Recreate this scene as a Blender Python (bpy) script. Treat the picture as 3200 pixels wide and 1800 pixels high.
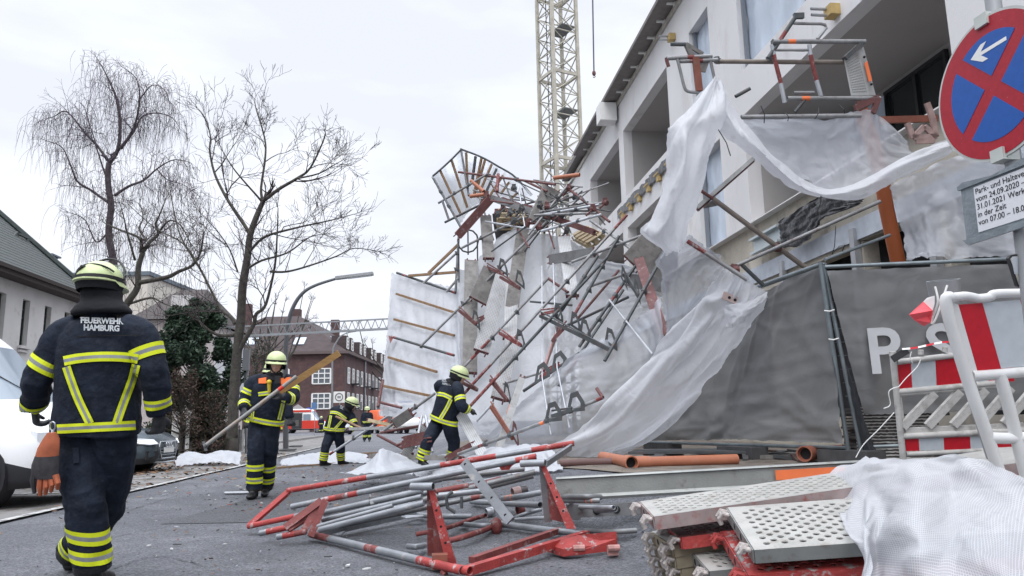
import bpy, bmesh, math, random
from mathutils import Vector as V, Matrix, noise as mnoise
R = math.radians
for o in list(bpy.data.objects): bpy.data.objects.remove(o)
SC = bpy.context.scene
COL = SC.collection
# ---------------------------------------------------------------- camera
CAMH, YAW, PITCH, ROLL, FPX = 0.95, 6.5, 9.93, 1.18, 2364.0   # FPX: focal length in pixels of a 3200 px wide picture
EYE = V((0, 0, CAMH))
_f = V((math.sin(R(YAW))*math.cos(R(PITCH)), math.cos(R(YAW))*math.cos(R(PITCH)), math.sin(R(PITCH))))
_r0 = V((math.cos(R(YAW)), -math.sin(R(YAW)), 0))
_u0 = _r0.cross(_f)
_r = _r0*math.cos(R(ROLL)) - _u0*math.sin(R(ROLL))
_u = _u0*math.cos(R(ROLL)) + _r0*math.sin(R(ROLL))
cd = bpy.data.cameras.new('camera'); cam = bpy.data.objects.new('camera', cd); COL.objects.link(cam)
cd.sensor_width = 36; cd.lens = FPX/3200*36; cd.clip_start = 0.05; cd.clip_end = 3000
cam.matrix_world = Matrix(((_r.x, _u.x, -_f.x, EYE.x), (_r.y, _u.y, -_f.y, EYE.y), (_r.z, _u.z, -_f.z, EYE.z), (0, 0, 0, 1)))
SC.camera = cam
# ---------------------------------------------------------------- light: overcast afternoon
SUN_EL, SUN_AZ = 52, 200
w = bpy.data.worlds.new("World"); SC.world = w; w.use_nodes = True
nt = w.node_tree; nd = nt.nodes; lk = nt.links
nd.clear()
out = nd.new('ShaderNodeOutputWorld'); bg = nd.new('ShaderNodeBackground'); bg.inputs['Strength'].default_value = 0.10
sky = nd.new('ShaderNodeTexSky'); sky.sky_type = 'NISHITA'; sky.sun_disc = False
sky.sun_elevation = R(SUN_EL); sky.sun_rotation = R(SUN_AZ); sky.dust_density = 4; sky.air_density = 1.5
hs = nd.new('ShaderNodeHueSaturation'); hs.inputs['Saturation'].default_value = 0.15
lk.new(sky.outputs[0], hs.inputs['Color'])
tc = nd.new('ShaderNodeTexCoord'); mp = nd.new('ShaderNodeMapping'); mp.inputs['Scale'].default_value = (1.0, 1.0, 3.2)
lk.new(tc.outputs['Generated'], mp.inputs[0])
nz = nd.new('ShaderNodeTexNoise'); nz.inputs['Scale'].default_value = 2.9; nz.inputs['Detail'].default_value = 5; nz.inputs['Roughness'].default_value = 0.5
lk.new(mp.outputs[0], nz.inputs['Vector'])
cr = nd.new('ShaderNodeValToRGB')      # cloud base: pale grey-lavender to white
cr.color_ramp.elements[0].position = 0.38; cr.color_ramp.elements[0].color = (0.730, 0.765, 0.850, 1)
cr.color_ramp.elements[1].position = 0.60; cr.color_ramp.elements[1].color = (0.880, 0.910, 0.985, 1)
lk.new(nz.outputs[0], cr.inputs[0])
sx = nd.new('ShaderNodeSeparateXYZ'); lk.new(tc.outputs['Generated'], sx.inputs[0])
rp = nd.new('ShaderNodeMapRange')       # an overcast sky is brighter overhead than near the horizon
rp.inputs['From Min'].default_value = 0.52; rp.inputs['From Max'].default_value = 1.0
rp.inputs['To Min'].default_value = 9.9; rp.inputs['To Max'].default_value = 35.0
lk.new(sx.outputs['Z'], rp.inputs['Value'])
ml = nd.new('ShaderNodeVectorMath'); ml.operation = 'SCALE'
lk.new(cr.outputs[0], ml.inputs[0]); lk.new(rp.outputs[0], ml.inputs['Scale'])
mx = nd.new('ShaderNodeMix'); mx.data_type = 'RGBA'; mx.inputs[0].default_value = 0.93
lk.new(hs.outputs[0], mx.inputs[6]); lk.new(ml.outputs[0], mx.inputs[7])
lk.new(mx.outputs[2], bg.inputs['Color']); lk.new(bg.outputs[0], out.inputs[0])
sd = bpy.data.lights.new('sun', 'SUN'); sd.energy = 0.9; sd.angle = R(30); sd.color = (1.0, 0.98, 0.96)
so = bpy.data.objects.new('sun', sd); COL.objects.link(so)
so.rotation_euler = (R(90-SUN_EL), 0, R(180-SUN_AZ)); so.location = (0, 0, 40)
vs = SC.view_settings; vs.view_transform = 'Standard'; vs.look = 'None'; vs.exposure = 0.34; vs.gamma = 1; vs.use_curve_mapping = False
SC.cycles.max_bounces = 6; SC.cycles.transparent_max_bounces = 12; SC.cycles.diffuse_bounces = 3; SC.cycles.glossy_bounces = 2
SC.cycles.transmission_bounces = 4; SC.cycles.use_denoising = True; SC.cycles.caustics_reflective = False; SC.cycles.caustics_refractive = False
# ---------------------------------------------------------------- picture point -> world point
def ray(x, y): return _f + _r*((x-1600)/FPX) + _u*((900-y)/FPX)
def P(x, y, d): return EYE + ray(x, y)*d
def PX(x, y, X): r = ray(x, y); return EYE + r*(X/r.x)
def PY(x, y, Y): r = ray(x, y); return EYE + r*(Y/r.y)
def PZ(x, y, z=0.0): r = ray(x, y); return EYE + r*((z-CAMH)/r.z)
def sstep(a, b, t):
    t = max(0.0, min(1.0, (t-a)/(b-a))); return t*t*(3-2*t)
def zg(X, Y):                            # ground height: flat road, site side ramps up to a raised pavement
    k = max(0.0, min(1.0, (Y-4.0)/4.0))
    x0 = 1.9*(1-k) - 0.5*k
    return 0.42*sstep(x0, x0+2.2, X)*(1-sstep(26, 50, Y))
def PG(x, y):                            # ground point under a picture point
    r = ray(x, y); t = (0-CAMH)/r.z if r.z < 0 else 60
    for _ in range(30):
        p = EYE + r*t; t += ((zg(p.x, p.y)-p.z)/r.z)*0.7
    return EYE + r*t
def on_ground(x, d):                     # ground point in the picture column x at depth d
    y = 1320
    for _ in range(20):
        p = P(x, y, d); y += (p.z-zg(p.x, p.y))*FPX/d
    return P(x, y, d)
# ---------------------------------------------------------------- mesh collecting
class MB:
    def __init__(s): s.v = []; s.f = []; s.m = []
    def add(s, vs_, fs, mi=0):
        b = len(s.v); s.v += [V(p) for p in vs_]; s.f += [tuple(b+i for i in f) for f in fs]; s.m += [mi]*len(fs); return s
    def merge(s, o, mi=None):
        b = len(s.v); s.v += o.v; s.f += [tuple(b+i for i in f) for f in o.f]; s.m += (o.m if mi is None else [mi]*len(o.f)); return s
    def box(s, c, size, M=None, mi=0):   # centre, full size, optional 3x3 axes
        c = V(c); h = V(size)*0.5
        pts = [V((sx_*h.x, sy_*h.y, sz_*h.z)) for sx_ in (-1, 1) for sy_ in (-1, 1) for sz_ in (-1, 1)]
        if M is not None: pts = [M @ p for p in pts]
        return s.add([c+p for p in pts], [(0, 1, 3, 2), (4, 6, 7, 5), (0, 4, 5, 1), (2, 3, 7, 6), (0, 2, 6, 4), (1, 5, 7, 3)], mi)
    def bar(s, a, b, wd, th, up=V((0, 0, 1)), mi=0):   # rectangular bar from a to b; wd across, th along up
        a = V(a); b = V(b); z = (b-a); L = z.length; z.normalize(); x = z.cross(up)
        if x.length < 1e-4: x = z.cross(V((1, 0, 0)))
        x.normalize(); y = x.cross(z)
        M = Matrix((x, z, y)).transposed()
        return s.box((a+b)*0.5, (wd, L, th), M, mi)
    def ring(s, c, ax, ay, n): return [c + ax*math.cos(2*math.pi*i/n) + ay*math.sin(2*math.pi*i/n) for i in range(n)]
    def loft(s, rings, cap=True, mi=0, closed=True):
        n = len(rings[0]); vs_ = [p for r_ in rings for p in r_]; fs = []
        for k in range(len(rings)-1):
            for i in range(n if closed else n-1):
                j = (i+1) % n; fs.append((k*n+i, k*n+j, (k+1)*n+j, (k+1)*n+i))
        if cap and closed: fs.append(tuple(range(n-1, -1, -1))); fs.append(tuple((len(rings)-1)*n+i for i in range(n)))
        return s.add(vs_, fs, mi)
    def tube(s, a, b, r, n=8, r2=None, mi=0, hollow=False):
        a = V(a); b = V(b); return s.path([a, b], [r, r if r2 is None else r2], n, mi, hollow)
    def path(s, pts, rs, n=8, mi=0, hollow=False, cap=True):
        pts = [V(p) for p in pts]
        if not isinstance(rs, (list, tuple)): rs = [rs]*len(pts)
        rings = []; t = (pts[1]-pts[0]).normalized(); x = t.orthogonal().normalized()
        for k, p in enumerate(pts):
            t2 = (pts[min(k+1, len(pts)-1)]-pts[max(k-1, 0)]).normalized()
            x = (x - t2*x.dot(t2)); x = x.normalized() if x.length > 1e-5 else t2.orthogonal().normalized()
            y = t2.cross(x); rings.append(s.ring(p, x*rs[k], y*rs[k], n))
        if not hollow: return s.loft(rings, cap, mi)
        t0 = (pts[0]-pts[1]).normalized(); t1 = (pts[-1]-pts[-2]).normalized()   # open ends show the pipe's wall and dark bore
        def inner(rg, c, k, tt): return [c+(p-c)*k-tt for p in rg]
        dp = min(rs[0]*3, (pts[-1]-pts[0]).length*.4)
        full = [inner(rings[0], pts[0], .84, t0*dp), inner(rings[0], pts[0], .84, t0*0)] + rings + [inner(rings[-1], pts[-1], .84, t1*0), inner(rings[-1], pts[-1], .84, t1*dp)]
        return s.loft(full, True, mi)
    def prism(s, poly, off, mi=0):       # flat outline given a thickness vector
        poly = [V(p) for p in poly]; off = V(off); n = len(poly)
        return s.add(poly+[p+off for p in poly], [tuple(range(n-1, -1, -1)), tuple(range(n, 2*n))]+[(i, (i+1) % n, n+(i+1) % n, n+i) for i in range(n)], mi)
    def grid(s, rows, mi=0):
        n = len(rows[0]); vs_ = [p for r_ in rows for p in r_]
        return s.add(vs_, [(k*n+i, k*n+i+1, (k+1)*n+i+1, (k+1)*n+i) for k in range(len(rows)-1) for i in range(n-1)], mi)
    def ball(s, c, r, nu=12, nv=8, mi=0, M=None):
        c = V(c); r = V(r) if not isinstance(r, (int, float)) else V((r, r, r)); rings = []
        for k in range(nv+1):
            th = math.pi*k/nv; q = []
            for i in range(nu):
                ph = 2*math.pi*i/nu; p = V((r.x*math.sin(th)*math.cos(ph), r.y*math.sin(th)*math.sin(ph), r.z*math.cos(th)))
                q.append(c + (M @ p if M is not None else p))
            rings.append(q)
        return s.loft(rings, False, mi)
    def mesh(s, name, mats, smooth=True, angle=38, origin=None, weld=0):
        me = bpy.data.meshes.new(name); o = origin or V((0, 0, 0))
        me.from_pydata([p-o for p in s.v], [], s.f)
        for m_ in (mats if isinstance(mats, (list, tuple)) else [mats]): me.materials.append(m_)
        me.polygons.foreach_set('material_index', s.m); me.validate(); 
        bm = bmesh.new(); bm.from_mesh(me)
        if weld: bmesh.ops.remove_doubles(bm, verts=bm.verts, dist=weld)
        bmesh.ops.recalc_face_normals(bm, faces=bm.faces); bm.to_mesh(me); bm.free()
        if smooth:
            me.polygons.foreach_set('use_smooth', [True]*len(me.polygons))
            if angle: me.set_sharp_from_angle(angle=R(angle))
        me.update(); return me
WL = {}
def tag(o, label=None, cat=None, group=None, kind=None):
    for k, v in (('label', label), ('category', cat), ('group', group), ('kind', kind)):
        if v: o[k] = v
    return o
def thing(name, loc, label, cat, group=None, kind=None):
    o = bpy.data.objects.new(name, None); COL.objects.link(o); o.location = loc; o.empty_display_size = 0.2
    WL[o.name] = V(loc); return tag(o, label, cat, group, kind)
def obj(name, mb, mats, parent=None, label=None, cat=None, group=None, kind=None, smooth=True, angle=38, base=True, weld=0):
    lo = V((min(p.x for p in mb.v), min(p.y for p in mb.v), min(p.z for p in mb.v))); hi = V((max(p.x for p in mb.v), max(p.y for p in mb.v), max(p.z for p in mb.v)))
    c = (lo+hi)*0.5
    if parent is None and base: c.z = lo.z
    if kind == 'structure' : c = V((0, 0, 0))
    me = mb.mesh(name, mats, smooth, angle, c, weld)
    o = bpy.data.objects.new(name, me); COL.objects.link(o); WL[o.name] = c
    if parent is not None: o.parent = parent; o.location = c - WL[parent.name]
    else: o.location = c
    return tag(o, label, cat, group, kind)
# ---------------------------------------------------------------- materials
MATS = {}
def mat(name, col, rough=0.6, metal=0.0, var=0.0, vscale=6.0, col2=None, thr=(0.45, 0.6), bump=0.0, bscale=40.0, spec=0.4, detail=6, coords='Object', alpha=None, stretch=None):
    """Principled surface: base colour varied by noise; col2 = a second colour in noise patches (wear, rust, dirt); bump = fine relief."""
    m = bpy.data.materials.new(name); m.use_nodes = True; n = m.node_tree.nodes; l = m.node_tree.links
    b = n['Principled BSDF']; b.inputs['Roughness'].default_value = rough; b.inputs['Metallic'].default_value = metal
    b.inputs['Specular IOR Level'].default_value = spec; c4 = (*col, 1); b.inputs['Base Color'].default_value = c4
    t = n.new('ShaderNodeTexCoord'); src = t.outputs[coords]
    if stretch:
        mp_ = n.new('ShaderNodeMapping'); mp_.inputs['Scale'].default_value = stretch; l.new(src, mp_.inputs[0]); src = mp_.outputs[0]
    last = None
    if var:
        z = n.new('ShaderNodeTexNoise'); z.inputs['Scale'].default_value = vscale; z.inputs['Detail'].default_value = detail; l.new(src, z.inputs['Vector'])
        g = n.new('ShaderNodeMapRange'); g.inputs['From Min'].default_value = 0.3; g.inputs['From Max'].default_value = 0.7
        g.inputs['To Min'].default_value = 1-var; g.inputs['To Max'].default_value = 1+var; l.new(z.outputs[0], g.inputs['Value'])
        s_ = n.new('ShaderNodeVectorMath'); s_.operation = 'SCALE'; s_.inputs[0].default_value = col; l.new(g.outputs[0], s_.inputs['Scale']); last = s_.outputs[0]
    if col2:
        z = n.new('ShaderNodeTexNoise'); z.inputs['Scale'].default_value = vscale*1.7; z.inputs['Detail'].default_value = 8; z.inputs['Roughness'].default_value = 0.65
        mp2 = n.new('ShaderNodeMapping'); mp2.inputs['Location'].default_value = (3.1, 7.7, 1.3); l.new(src, mp2.inputs[0]); l.new(mp2.outputs[0], z.inputs['Vector'])
        rr = n.new('ShaderNodeMapRange'); rr.inputs['From Min'].default_value = thr[0]; rr.inputs['From Max'].default_value = thr[1]; l.new(z.outputs[0], rr.inputs['Value'])
        x = n.new('ShaderNodeMix'); x.data_type = 'RGBA'; x.inputs[6].default_value = c4; x.inputs[7].default_value = (*col2, 1); l.new(rr.outputs[0], x.inputs[0])
        if last is not None: l.new(last, x.inputs[6])
        last = x.outputs[2]
    if last is not None: l.new(last, b.inputs['Base Color'])
    if bump:
        z = n.new('ShaderNodeTexNoise'); z.inputs['Scale'].default_value = bscale; z.inputs['Detail'].default_value = 4; l.new(src, z.inputs['Vector'])
        bp = n.new('ShaderNodeBump'); bp.inputs['Strength'].default_value = bump; bp.inputs['Distance'].default_value = 0.02; l.new(z.outputs[0], bp.inputs['Height']); l.new(bp.outputs[0], b.inputs['Normal'])
    MATS[name] = m; return m
def sheet_mat(name, col, transp=0.25, transl=0.45, rough=0.5, var=0.06, grid=0.0, gsize=(0.02, 0.02), dirt=None, bump=0.25, bscale=7.0):
    """Plastic scaffold sheeting: scatters light through, partly see-through; grid = woven reinforcement lines."""
    m = bpy.data.materials.new(name); m.use_nodes = True; n = m.node_tree.nodes; l = m.node_tree.links; n.clear()
    o = n.new('ShaderNodeOutputMaterial'); t = n.new('ShaderNodeTexCoord')
    z = n.new('ShaderNodeTexNoise'); z.inputs['Scale'].default_value = 1.7; z.inputs['Detail'].default_value = 7; l.new(t.outputs['Object'], z.inputs['Vector'])
    g = n.new('ShaderNodeMapRange'); g.inputs['From Min'].default_value = 0.3; g.inputs['From Max'].default_value = 0.7; g.inputs['To Min'].default_value = 1-var; g.inputs['To Max'].default_value = 1+var; l.new(z.outputs[0], g.inputs['Value'])
    s_ = n.new('ShaderNodeVectorMath'); s_.operation = 'SCALE'; s_.inputs[0].default_value = col; l.new(g.outputs[0], s_.inputs['Scale']); c = s_.outputs[0]
    if dirt:
        z2 = n.new('ShaderNodeTexNoise'); z2.inputs['Scale'].default_value = 5; z2.inputs['Detail'].default_value = 10; z2.inputs['Roughness'].default_value = .7; l.new(t.outputs['Object'], z2.inputs['Vector'])
        r2 = n.new('ShaderNodeMapRange'); r2.inputs['From Min'].default_value = 0.60; r2.inputs['From Max'].default_value = 0.74; r2.inputs['To Max'].default_value = 0.55; l.new(z2.outputs[0], r2.inputs['Value'])
        x = n.new('ShaderNodeMix'); x.data_type = 'RGBA'; l.new(c, x.inputs[6]); x.inputs[7].default_value = (*dirt, 1); l.new(r2.outputs[0], x.inputs[0]); c = x.outputs[2]
    z3 = n.new('ShaderNodeTexNoise'); z3.inputs['Scale'].default_value = bscale; z3.inputs['Detail'].default_value = 3; z3.inputs['Distortion'].default_value = 1.2; l.new(t.outputs['Object'], z3.inputs['Vector'])
    bp = n.new('ShaderNodeBump'); bp.inputs['Strength'].default_value = bump; bp.inputs['Distance'].default_value = 0.06; l.new(z3.outputs[0], bp.inputs['Height'])
    d = n.new('ShaderNodeBsdfDiffuse'); l.new(c, d.inputs[0]); l.new(bp.outputs[0], d.inputs['Normal'])
    tr = n.new('ShaderNodeBsdfTranslucent'); l.new(c, tr.inputs[0]); l.new(bp.outputs[0], tr.inputs['Normal'])
    a = n.new('ShaderNodeMixShader'); a.inputs[0].default_value = transl; l.new(d.outputs[0], a.inputs[1]); l.new(tr.outputs[0], a.inputs[2])
    gl = n.new('ShaderNodeBsdfGlossy'); gl.inputs['Roughness'].default_value = rough; l.new(bp.outputs[0], gl.inputs['Normal'])
    a2 = n.new('ShaderNodeMixShader'); a2.inputs[0].default_value = 0.05; l.new(a.outputs[0], a2.inputs[1]); l.new(gl.outputs[0], a2.inputs[2])
    tp = n.new('ShaderNodeBsdfTransparent'); e = n.new('ShaderNodeMixShader'); e.inputs[0].default_value = transp
    l.new(a2.outputs[0], e.inputs[1]); l.new(tp.outputs[0], e.inputs[2])
    if grid:                                   # square weave: threads stay opaque, the film between lets more through
        uv = t.outputs['UV']; br = n.new('ShaderNodeTexBrick'); br.offset = 0; br.inputs['Scale'].default_value = 1
        br.inputs['Brick Width'].default_value = gsize[0]; br.inputs['Row Height'].default_value = gsize[1]; br.inputs['Mortar Size'].default_value = gsize[0]*0.16; br.inputs['Mortar Smooth'].default_value = 0.3
        l.new(uv, br.inputs['Vector'])
        mr = n.new('ShaderNodeMapRange'); mr.inputs['To Min'].default_value = transp+grid; mr.inputs['To Max'].default_value = max(0, transp-grid*.5); l.new(br.outputs['Fac'], mr.inputs['Value']); l.new(mr.outputs[0], e.inputs[0])
    l.new(e.outputs[0], o.inputs[0]); MATS[name] = m; return m
def crom(p0, p1, p2, p3, t):
    return 0.5*((2*p1)+(p2-p0)*t+(2*p0-5*p1+4*p2-p3)*t*t+(3*p1-p0-3*p2+p3)*t*t*t)
def resample(pts, n):                     # smooth curve through points, n+1 samples
    m = len(pts)-1; o = []
    for k in range(n+1):
        u = k/n*m; i = min(int(u), m-1); t = u-i
        o.append(crom(pts[max(i-1, 0)], pts[i], pts[i+1], pts[min(i+2, m)], t))
    return o
def sheet(name, rows, mat_, label, nu=60, nv=60, amp=0.03, seed=0, thick=0.0, cat='tarpaulin', group=None, parent=None, folds=None, fr=1.0, edge=0.0, uvs=True):
    """A draped sheet: smooth surface through rows of world points, with wrinkles along and across it. folds=(count, depth) adds long folds running down the rows."""
    a = [resample(r_, nu) for r_ in rows]; b = [resample([a[k][i] for k in range(len(a))], nv) for i in range(nu+1)]
    g = [[b[i][j] for i in range(nu+1)] for j in range(nv+1)]
    mb = MB(); pts = []
    for j in range(nv+1):
        row = []
        for i in range(nu+1):
            p = g[j][i]; du = g[j][min(i+1, nu)]-g[j][max(i-1, 0)]; dv = g[min(j+1, nv)][i]-g[max(j-1, 0)][i]
            nrm = du.cross(dv); nrm = nrm.normalized() if nrm.length > 1e-9 else V((0, -1, 0))
            q = V((i/nu*6, j/nv*6, seed*3.3))
            uu = i/nu; vv = j/nv; bend_ = mnoise.noise(V((uu*1.5, vv*1.5, seed)))*.25
            h = mnoise.fractal(V((p.x*fr*.8, p.y*fr*.8, p.z*fr*.8))+V((seed, 0, 0)), 0.9, 2.1, 3)*amp*.45
            for fu, fv, k_, sd in ((9, 1.6, .60, 1), (3.0, 7, .38, 5), (15, 12, .16, 9)):       # long sharp tension creases
                h += (1-min(1, abs(mnoise.noise(V(((uu+bend_)*fu, (vv+bend_)*fv, seed*1.7+sd)))*3.2)))**2*amp*k_
            if folds: h += math.sin(i/nu*math.pi*2*folds[0]+3.5*mnoise.noise(q)+j/nv*1.3)*folds[1]*(0.35+0.65*abs(mnoise.noise(q*0.7)*2))
            e_ = du.normalized()*edge*mnoise.noise(V((j*.35, seed, 1))) if (i in (0, nu) and edge) else V()
            if edge and j in (0, nv): e_ = dv.normalized()*edge*mnoise.noise(V((i*.35, seed, 5)))
            row.append(p+nrm*h+e_)
        pts.append(row)
    mb.grid(pts)
    o = obj(name, mb, mat_, parent, label, cat, group, angle=0)
    me = o.data; uvl = me.uv_layers.new(name='UVMap'); n = nu+1
    wu = sum((pts[nv//2][i+1]-pts[nv//2][i]).length for i in range(nu)); wv = sum((pts[j+1][nu//2]-pts[j][nu//2]).length for j in range(nv))
    for lp in me.loops: uvl.data[lp.index].uv = ((lp.vertex_index % n)/nu*wu, (lp.vertex_index//n)/nv*wv)
    return o
def text(body, size, M, mat_, parent, name='lettering', depth=0.002, align='CENTER', spacing=1.0, bold=0.0, line=1.0, xs=1.0, bevel=0.0):
    """Flat lettering as a mesh, placed by matrix M (x right, y up, z out)."""
    cu = bpy.data.curves.new(name, 'FONT'); cu.body = body; cu.size = size; cu.align_x = align; cu.align_y = 'CENTER'; cu.extrude = depth; cu.space_character = spacing; cu.offset = bold; cu.space_line = line; cu.resolution_u = 4; cu.bevel_depth = bevel; cu.bevel_resolution = 0
    to = bpy.data.objects.new(name, cu); COL.objects.link(to); bpy.context.view_layer.update()
    me = bpy.data.meshes.new_from_object(to.evaluated_get(bpy.context.evaluated_depsgraph_get()))
    bpy.data.objects.remove(to); bpy.data.curves.remove(cu)
    mb = MB(); mb.add([M @ V((v.co.x*xs, v.co.y, v.co.z)) for v in me.vertices], [tuple(p.vertices) for p in me.polygons]); bpy.data.meshes.remove(me)
    return obj(name, mb, mat_, parent, smooth=False)
def frame_M(o, x, y):
    x = V(x).normalized(); z = x.cross(V(y)).normalized(); y = z.cross(x)
    return Matrix(((x.x, y.x, z.x, o.x), (x.y, y.y, z.y, o.y), (x.z, y.z, z.z, o.z), (0, 0, 0, 1)))
# ================================================================ SETTING
asphalt = mat('asphalt', (0.108, 0.113, 0.127), 0.68, var=0.22, vscale=0.55, col2=(0.175, 0.18, 0.195), thr=(0.48, 0.72), bump=0.9, bscale=150, spec=0.5)
def speckle(m, scale, lo, hi, amt):     # stone chips in asphalt / terrazzo
    n = m.node_tree.nodes; l = m.node_tree.links; b = n['Principled BSDF']; src = b.inputs['Base Color'].links[0].from_socket
    t = n.new('ShaderNodeTexCoord'); v_ = n.new('ShaderNodeTexVoronoi'); v_.inputs['Scale'].default_value = scale; l.new(t.outputs['Object'], v_.inputs['Vector'])
    h = n.new('ShaderNodeSeparateColor'); l.new(v_.outputs['Color'], h.inputs[0])
    g = n.new('ShaderNodeMapRange'); g.inputs['To Min'].default_value = lo; g.inputs['To Max'].default_value = hi; l.new(h.outputs[0], g.inputs['Value'])
    x = n.new('ShaderNodeVectorMath'); x.operation = 'SCALE'; l.new(src, x.inputs[0]); l.new(g.outputs[0], x.inputs['Scale']); l.new(x.outputs[0], b.inputs['Base Color'])
speckle(asphalt, 75, 0.55, 1.6, 1)
m_patch = mat('asphalt_patch', (0.098, 0.101, 0.110), 0.7, var=0.12, vscale=1.2, bump=0.9, bscale=170); speckle(m_patch, 80, 0.6, 1.5, 1)
m_dirt = mat('dirt', (0.12, 0.10, 0.085), 0.9, var=0.3, vscale=2.5, col2=(0.2, 0.17, 0.14), bump=0.8, bscale=25)
m_pave = mat('paving', (0.2, 0.195, 0.19), 0.8, var=0.2, vscale=1.5, col2=(0.1, 0.085, 0.07), thr=(0.5, 0.65), bump=0.4, bscale=30)
m_kerb = mat('kerb_stone', (0.26, 0.25, 0.24), 0.8, var=0.2, vscale=3)
m_line = mat('road_paint', (0.55, 0.55, 0.53), 0.6, var=0.15, vscale=5, col2=(0.14, 0.14, 0.15), thr=(0.46, 0.6))
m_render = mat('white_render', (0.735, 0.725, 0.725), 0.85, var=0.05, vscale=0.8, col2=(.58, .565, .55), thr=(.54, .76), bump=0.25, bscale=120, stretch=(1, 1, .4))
m_render_shade = mat('shaded_render', (0.42, 0.40, 0.385), 0.85, var=0.06, vscale=0.8, bump=0.3, bscale=140)  # darker copy of the white render: loggia shade put into the colour
m_concrete = mat('raw_concrete', (0.50, 0.46, 0.39), 0.85, var=0.16, vscale=1.3, col2=(0.30, 0.28, 0.25), thr=(0.52, 0.7), bump=0.4, bscale=20)
m_darkglass = mat('dark_glass', (0.018, 0.022, 0.024), 0.12, spec=0.6)
m_film = mat('protective_film', (0.50, 0.57, 0.66), 0.25, var=0.18, vscale=2.2, bump=0.5, bscale=5, stretch=(1, 1, .35))
m_frame_dark = mat('dark_frame', (0.03, 0.032, 0.034), 0.4)
m_white = mat('white_paint', (0.78, 0.78, 0.76), 0.5, var=0.05, vscale=4)
m_black_foil = mat('bitumen_foil', (0.022, 0.024, 0.028), 0.32, var=0.5, vscale=8, col2=(0.10, 0.105, 0.12), thr=(0.55, 0.7), bump=1.0, bscale=9)
m_yellowblock = mat('anchor_block', (0.50, 0.36, 0.15), 0.7, var=0.15)
m_zinc = mat('zinc_sheet', (0.42, 0.43, 0.45), 0.45, 0.5, var=0.12, vscale=4)
# ---- ground
mb = MB()
xs = [-600, -200, -80, -40, -25] + [-20+0.5*i for i in range(0, 31)] + [-4.8+0.2*i for i in range(0, 60)] + [7.4, 8, 10, 14, 25, 60, 200, 600]
ys = [-60, -20, -6] + [-3+0.25*i for i in range(0, 120)] + [28, 30, 33, 36, 40, 45, 50, 60, 80, 110, 160, 250, 500, 1500]
mb.grid([[V((x, y, zg(x, y)+(0.012*mnoise.noise(V((x*.4, y*.4, 0))) if -10 < x < 6 and y < 40 else 0))) for x in xs] for y in ys])
obj('ground', mb, asphalt, kind='structure', angle=0)
def sheet_on_ground(name, poly, m, h=0.006, kind='structure', step=0.5, **k):
    """A thin sheet laid over the ground along a long strip: poly = list of (left, right) point pairs."""
    mb = MB(); rows = []
    for a, b in poly:
        n_ = 10; rows.append([V((a[0]+(b[0]-a[0])*i/n_, a[1]+(b[1]-a[1])*i/n_, 0)) for i in range(n_+1)])
    fine = []
    for r0, r1 in zip(rows, rows[1:]):
        n_ = max(2, int((r1[0]-r0[0]).length/step))
        for q in range(n_): fine.append([a.lerp(b, q/n_) for a, b in zip(r0, r1)])
    fine.append(rows[-1])
    for r_ in fine:
        for p in r_: p.z = zg(p.x, p.y)+h+0.012*mnoise.noise(V((p.x*.4, p.y*.4, 0)))
    mb.grid(fine); return obj(name, mb, m, kind=kind, angle=0, **k)
# parking strip, verge and left pavement
sheet_on_ground('parking_strip', [((-7.6, -4), (-4.45, -4)), ((-7.6, 60), (-4.45, 60))], m_pave, 0.02)
mb = MB(); mb.box((-7.7, 28, 0.06), (0.14, 64, 0.16)); obj('kerb', mb, m_kerb, kind='structure')
mb = MB(); mb.grid([[V((x, y, 0.125)) for x in (-15.05, -11.2, -7.78)] for y in (-4, 20, 60)]); obj('pavement', mb, m_pave, kind='structure')
def line(x0, y0, x1, y1, wd=0.11):
    d = V((x1-x0, y1-y0, 0)); s_ = V((-d.y, d.x, 0)).normalized()*wd/2
    return [((x0+s_.x, y0+s_.y), (x0-s_.x, y0-s_.y)), ((x1+s_.x, y1+s_.y), (x1-s_.x, y1-s_.y))]
sheet_on_ground('road_marking', line(-4.42, 2, -4.42, 34), m_line, 0.028)
for yy in (7.3, 12.4, 15.2, 18.2, 20.8): sheet_on_ground('road_marking', line(-7.4, yy, -4.5, yy), m_line, 0.028)
a, b, c, d = PG(500, 1640), PG(860, 1536), PG(1000, 1560), PG(880, 1632)
sheet_on_ground('road_patch', [((a.x, a.y), (d.x, d.y)), ((b.x, b.y), (c.x+1.5, c.y+.6))], m_patch, 0.005)
# site pavement strip (earth and rubble) along the fence
sheet_on_ground('site_earth', [((1.9, 7.4), (7, 6.0)), ((0.9, 10), (7, 10)), ((.8, 24), (7, 24))], m_dirt, 0.012)
# ---- fallen leaves
rnd = random.Random(3); mb = MB()
def leafbits(n, x0, x1, y0, y1, s0=0.03, s1=0.07):
    for _ in range(n):
        x = rnd.uniform(x0, x1); y = rnd.uniform(y0, y1); s_ = rnd.uniform(s0, s1); a_ = rnd.uniform(0, 6.28); z = zg(x, y)+(0.03 if x < -4.4 else .01)+(.11 if x < -7.7 else 0)
        u_ = V((math.cos(a_), math.sin(a_), rnd.uniform(-.4, .4)))*s_; v_ = V((-math.sin(a_), math.cos(a_), rnd.uniform(-.3, .5)))*s_*.6
        c_ = V((x, y, z+.015)); mb.add([c_-u_, c_-v_, c_+u_, c_+v_], [(0, 1, 2, 3)], rnd.randrange(3))
leafbits(900, -7.9, -4.3, 13, 26); leafbits(700, -7.7, -5.6, 15, 24); leafbits(260, -9, -7.7, 14, 26); leafbits(170, -5, -1.5, 14, 26); leafbits(90, -6, -3.6, 6, 13, .02, .05); leafbits(130, -4.4, .5, 7, 26, .012, .03)
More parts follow.
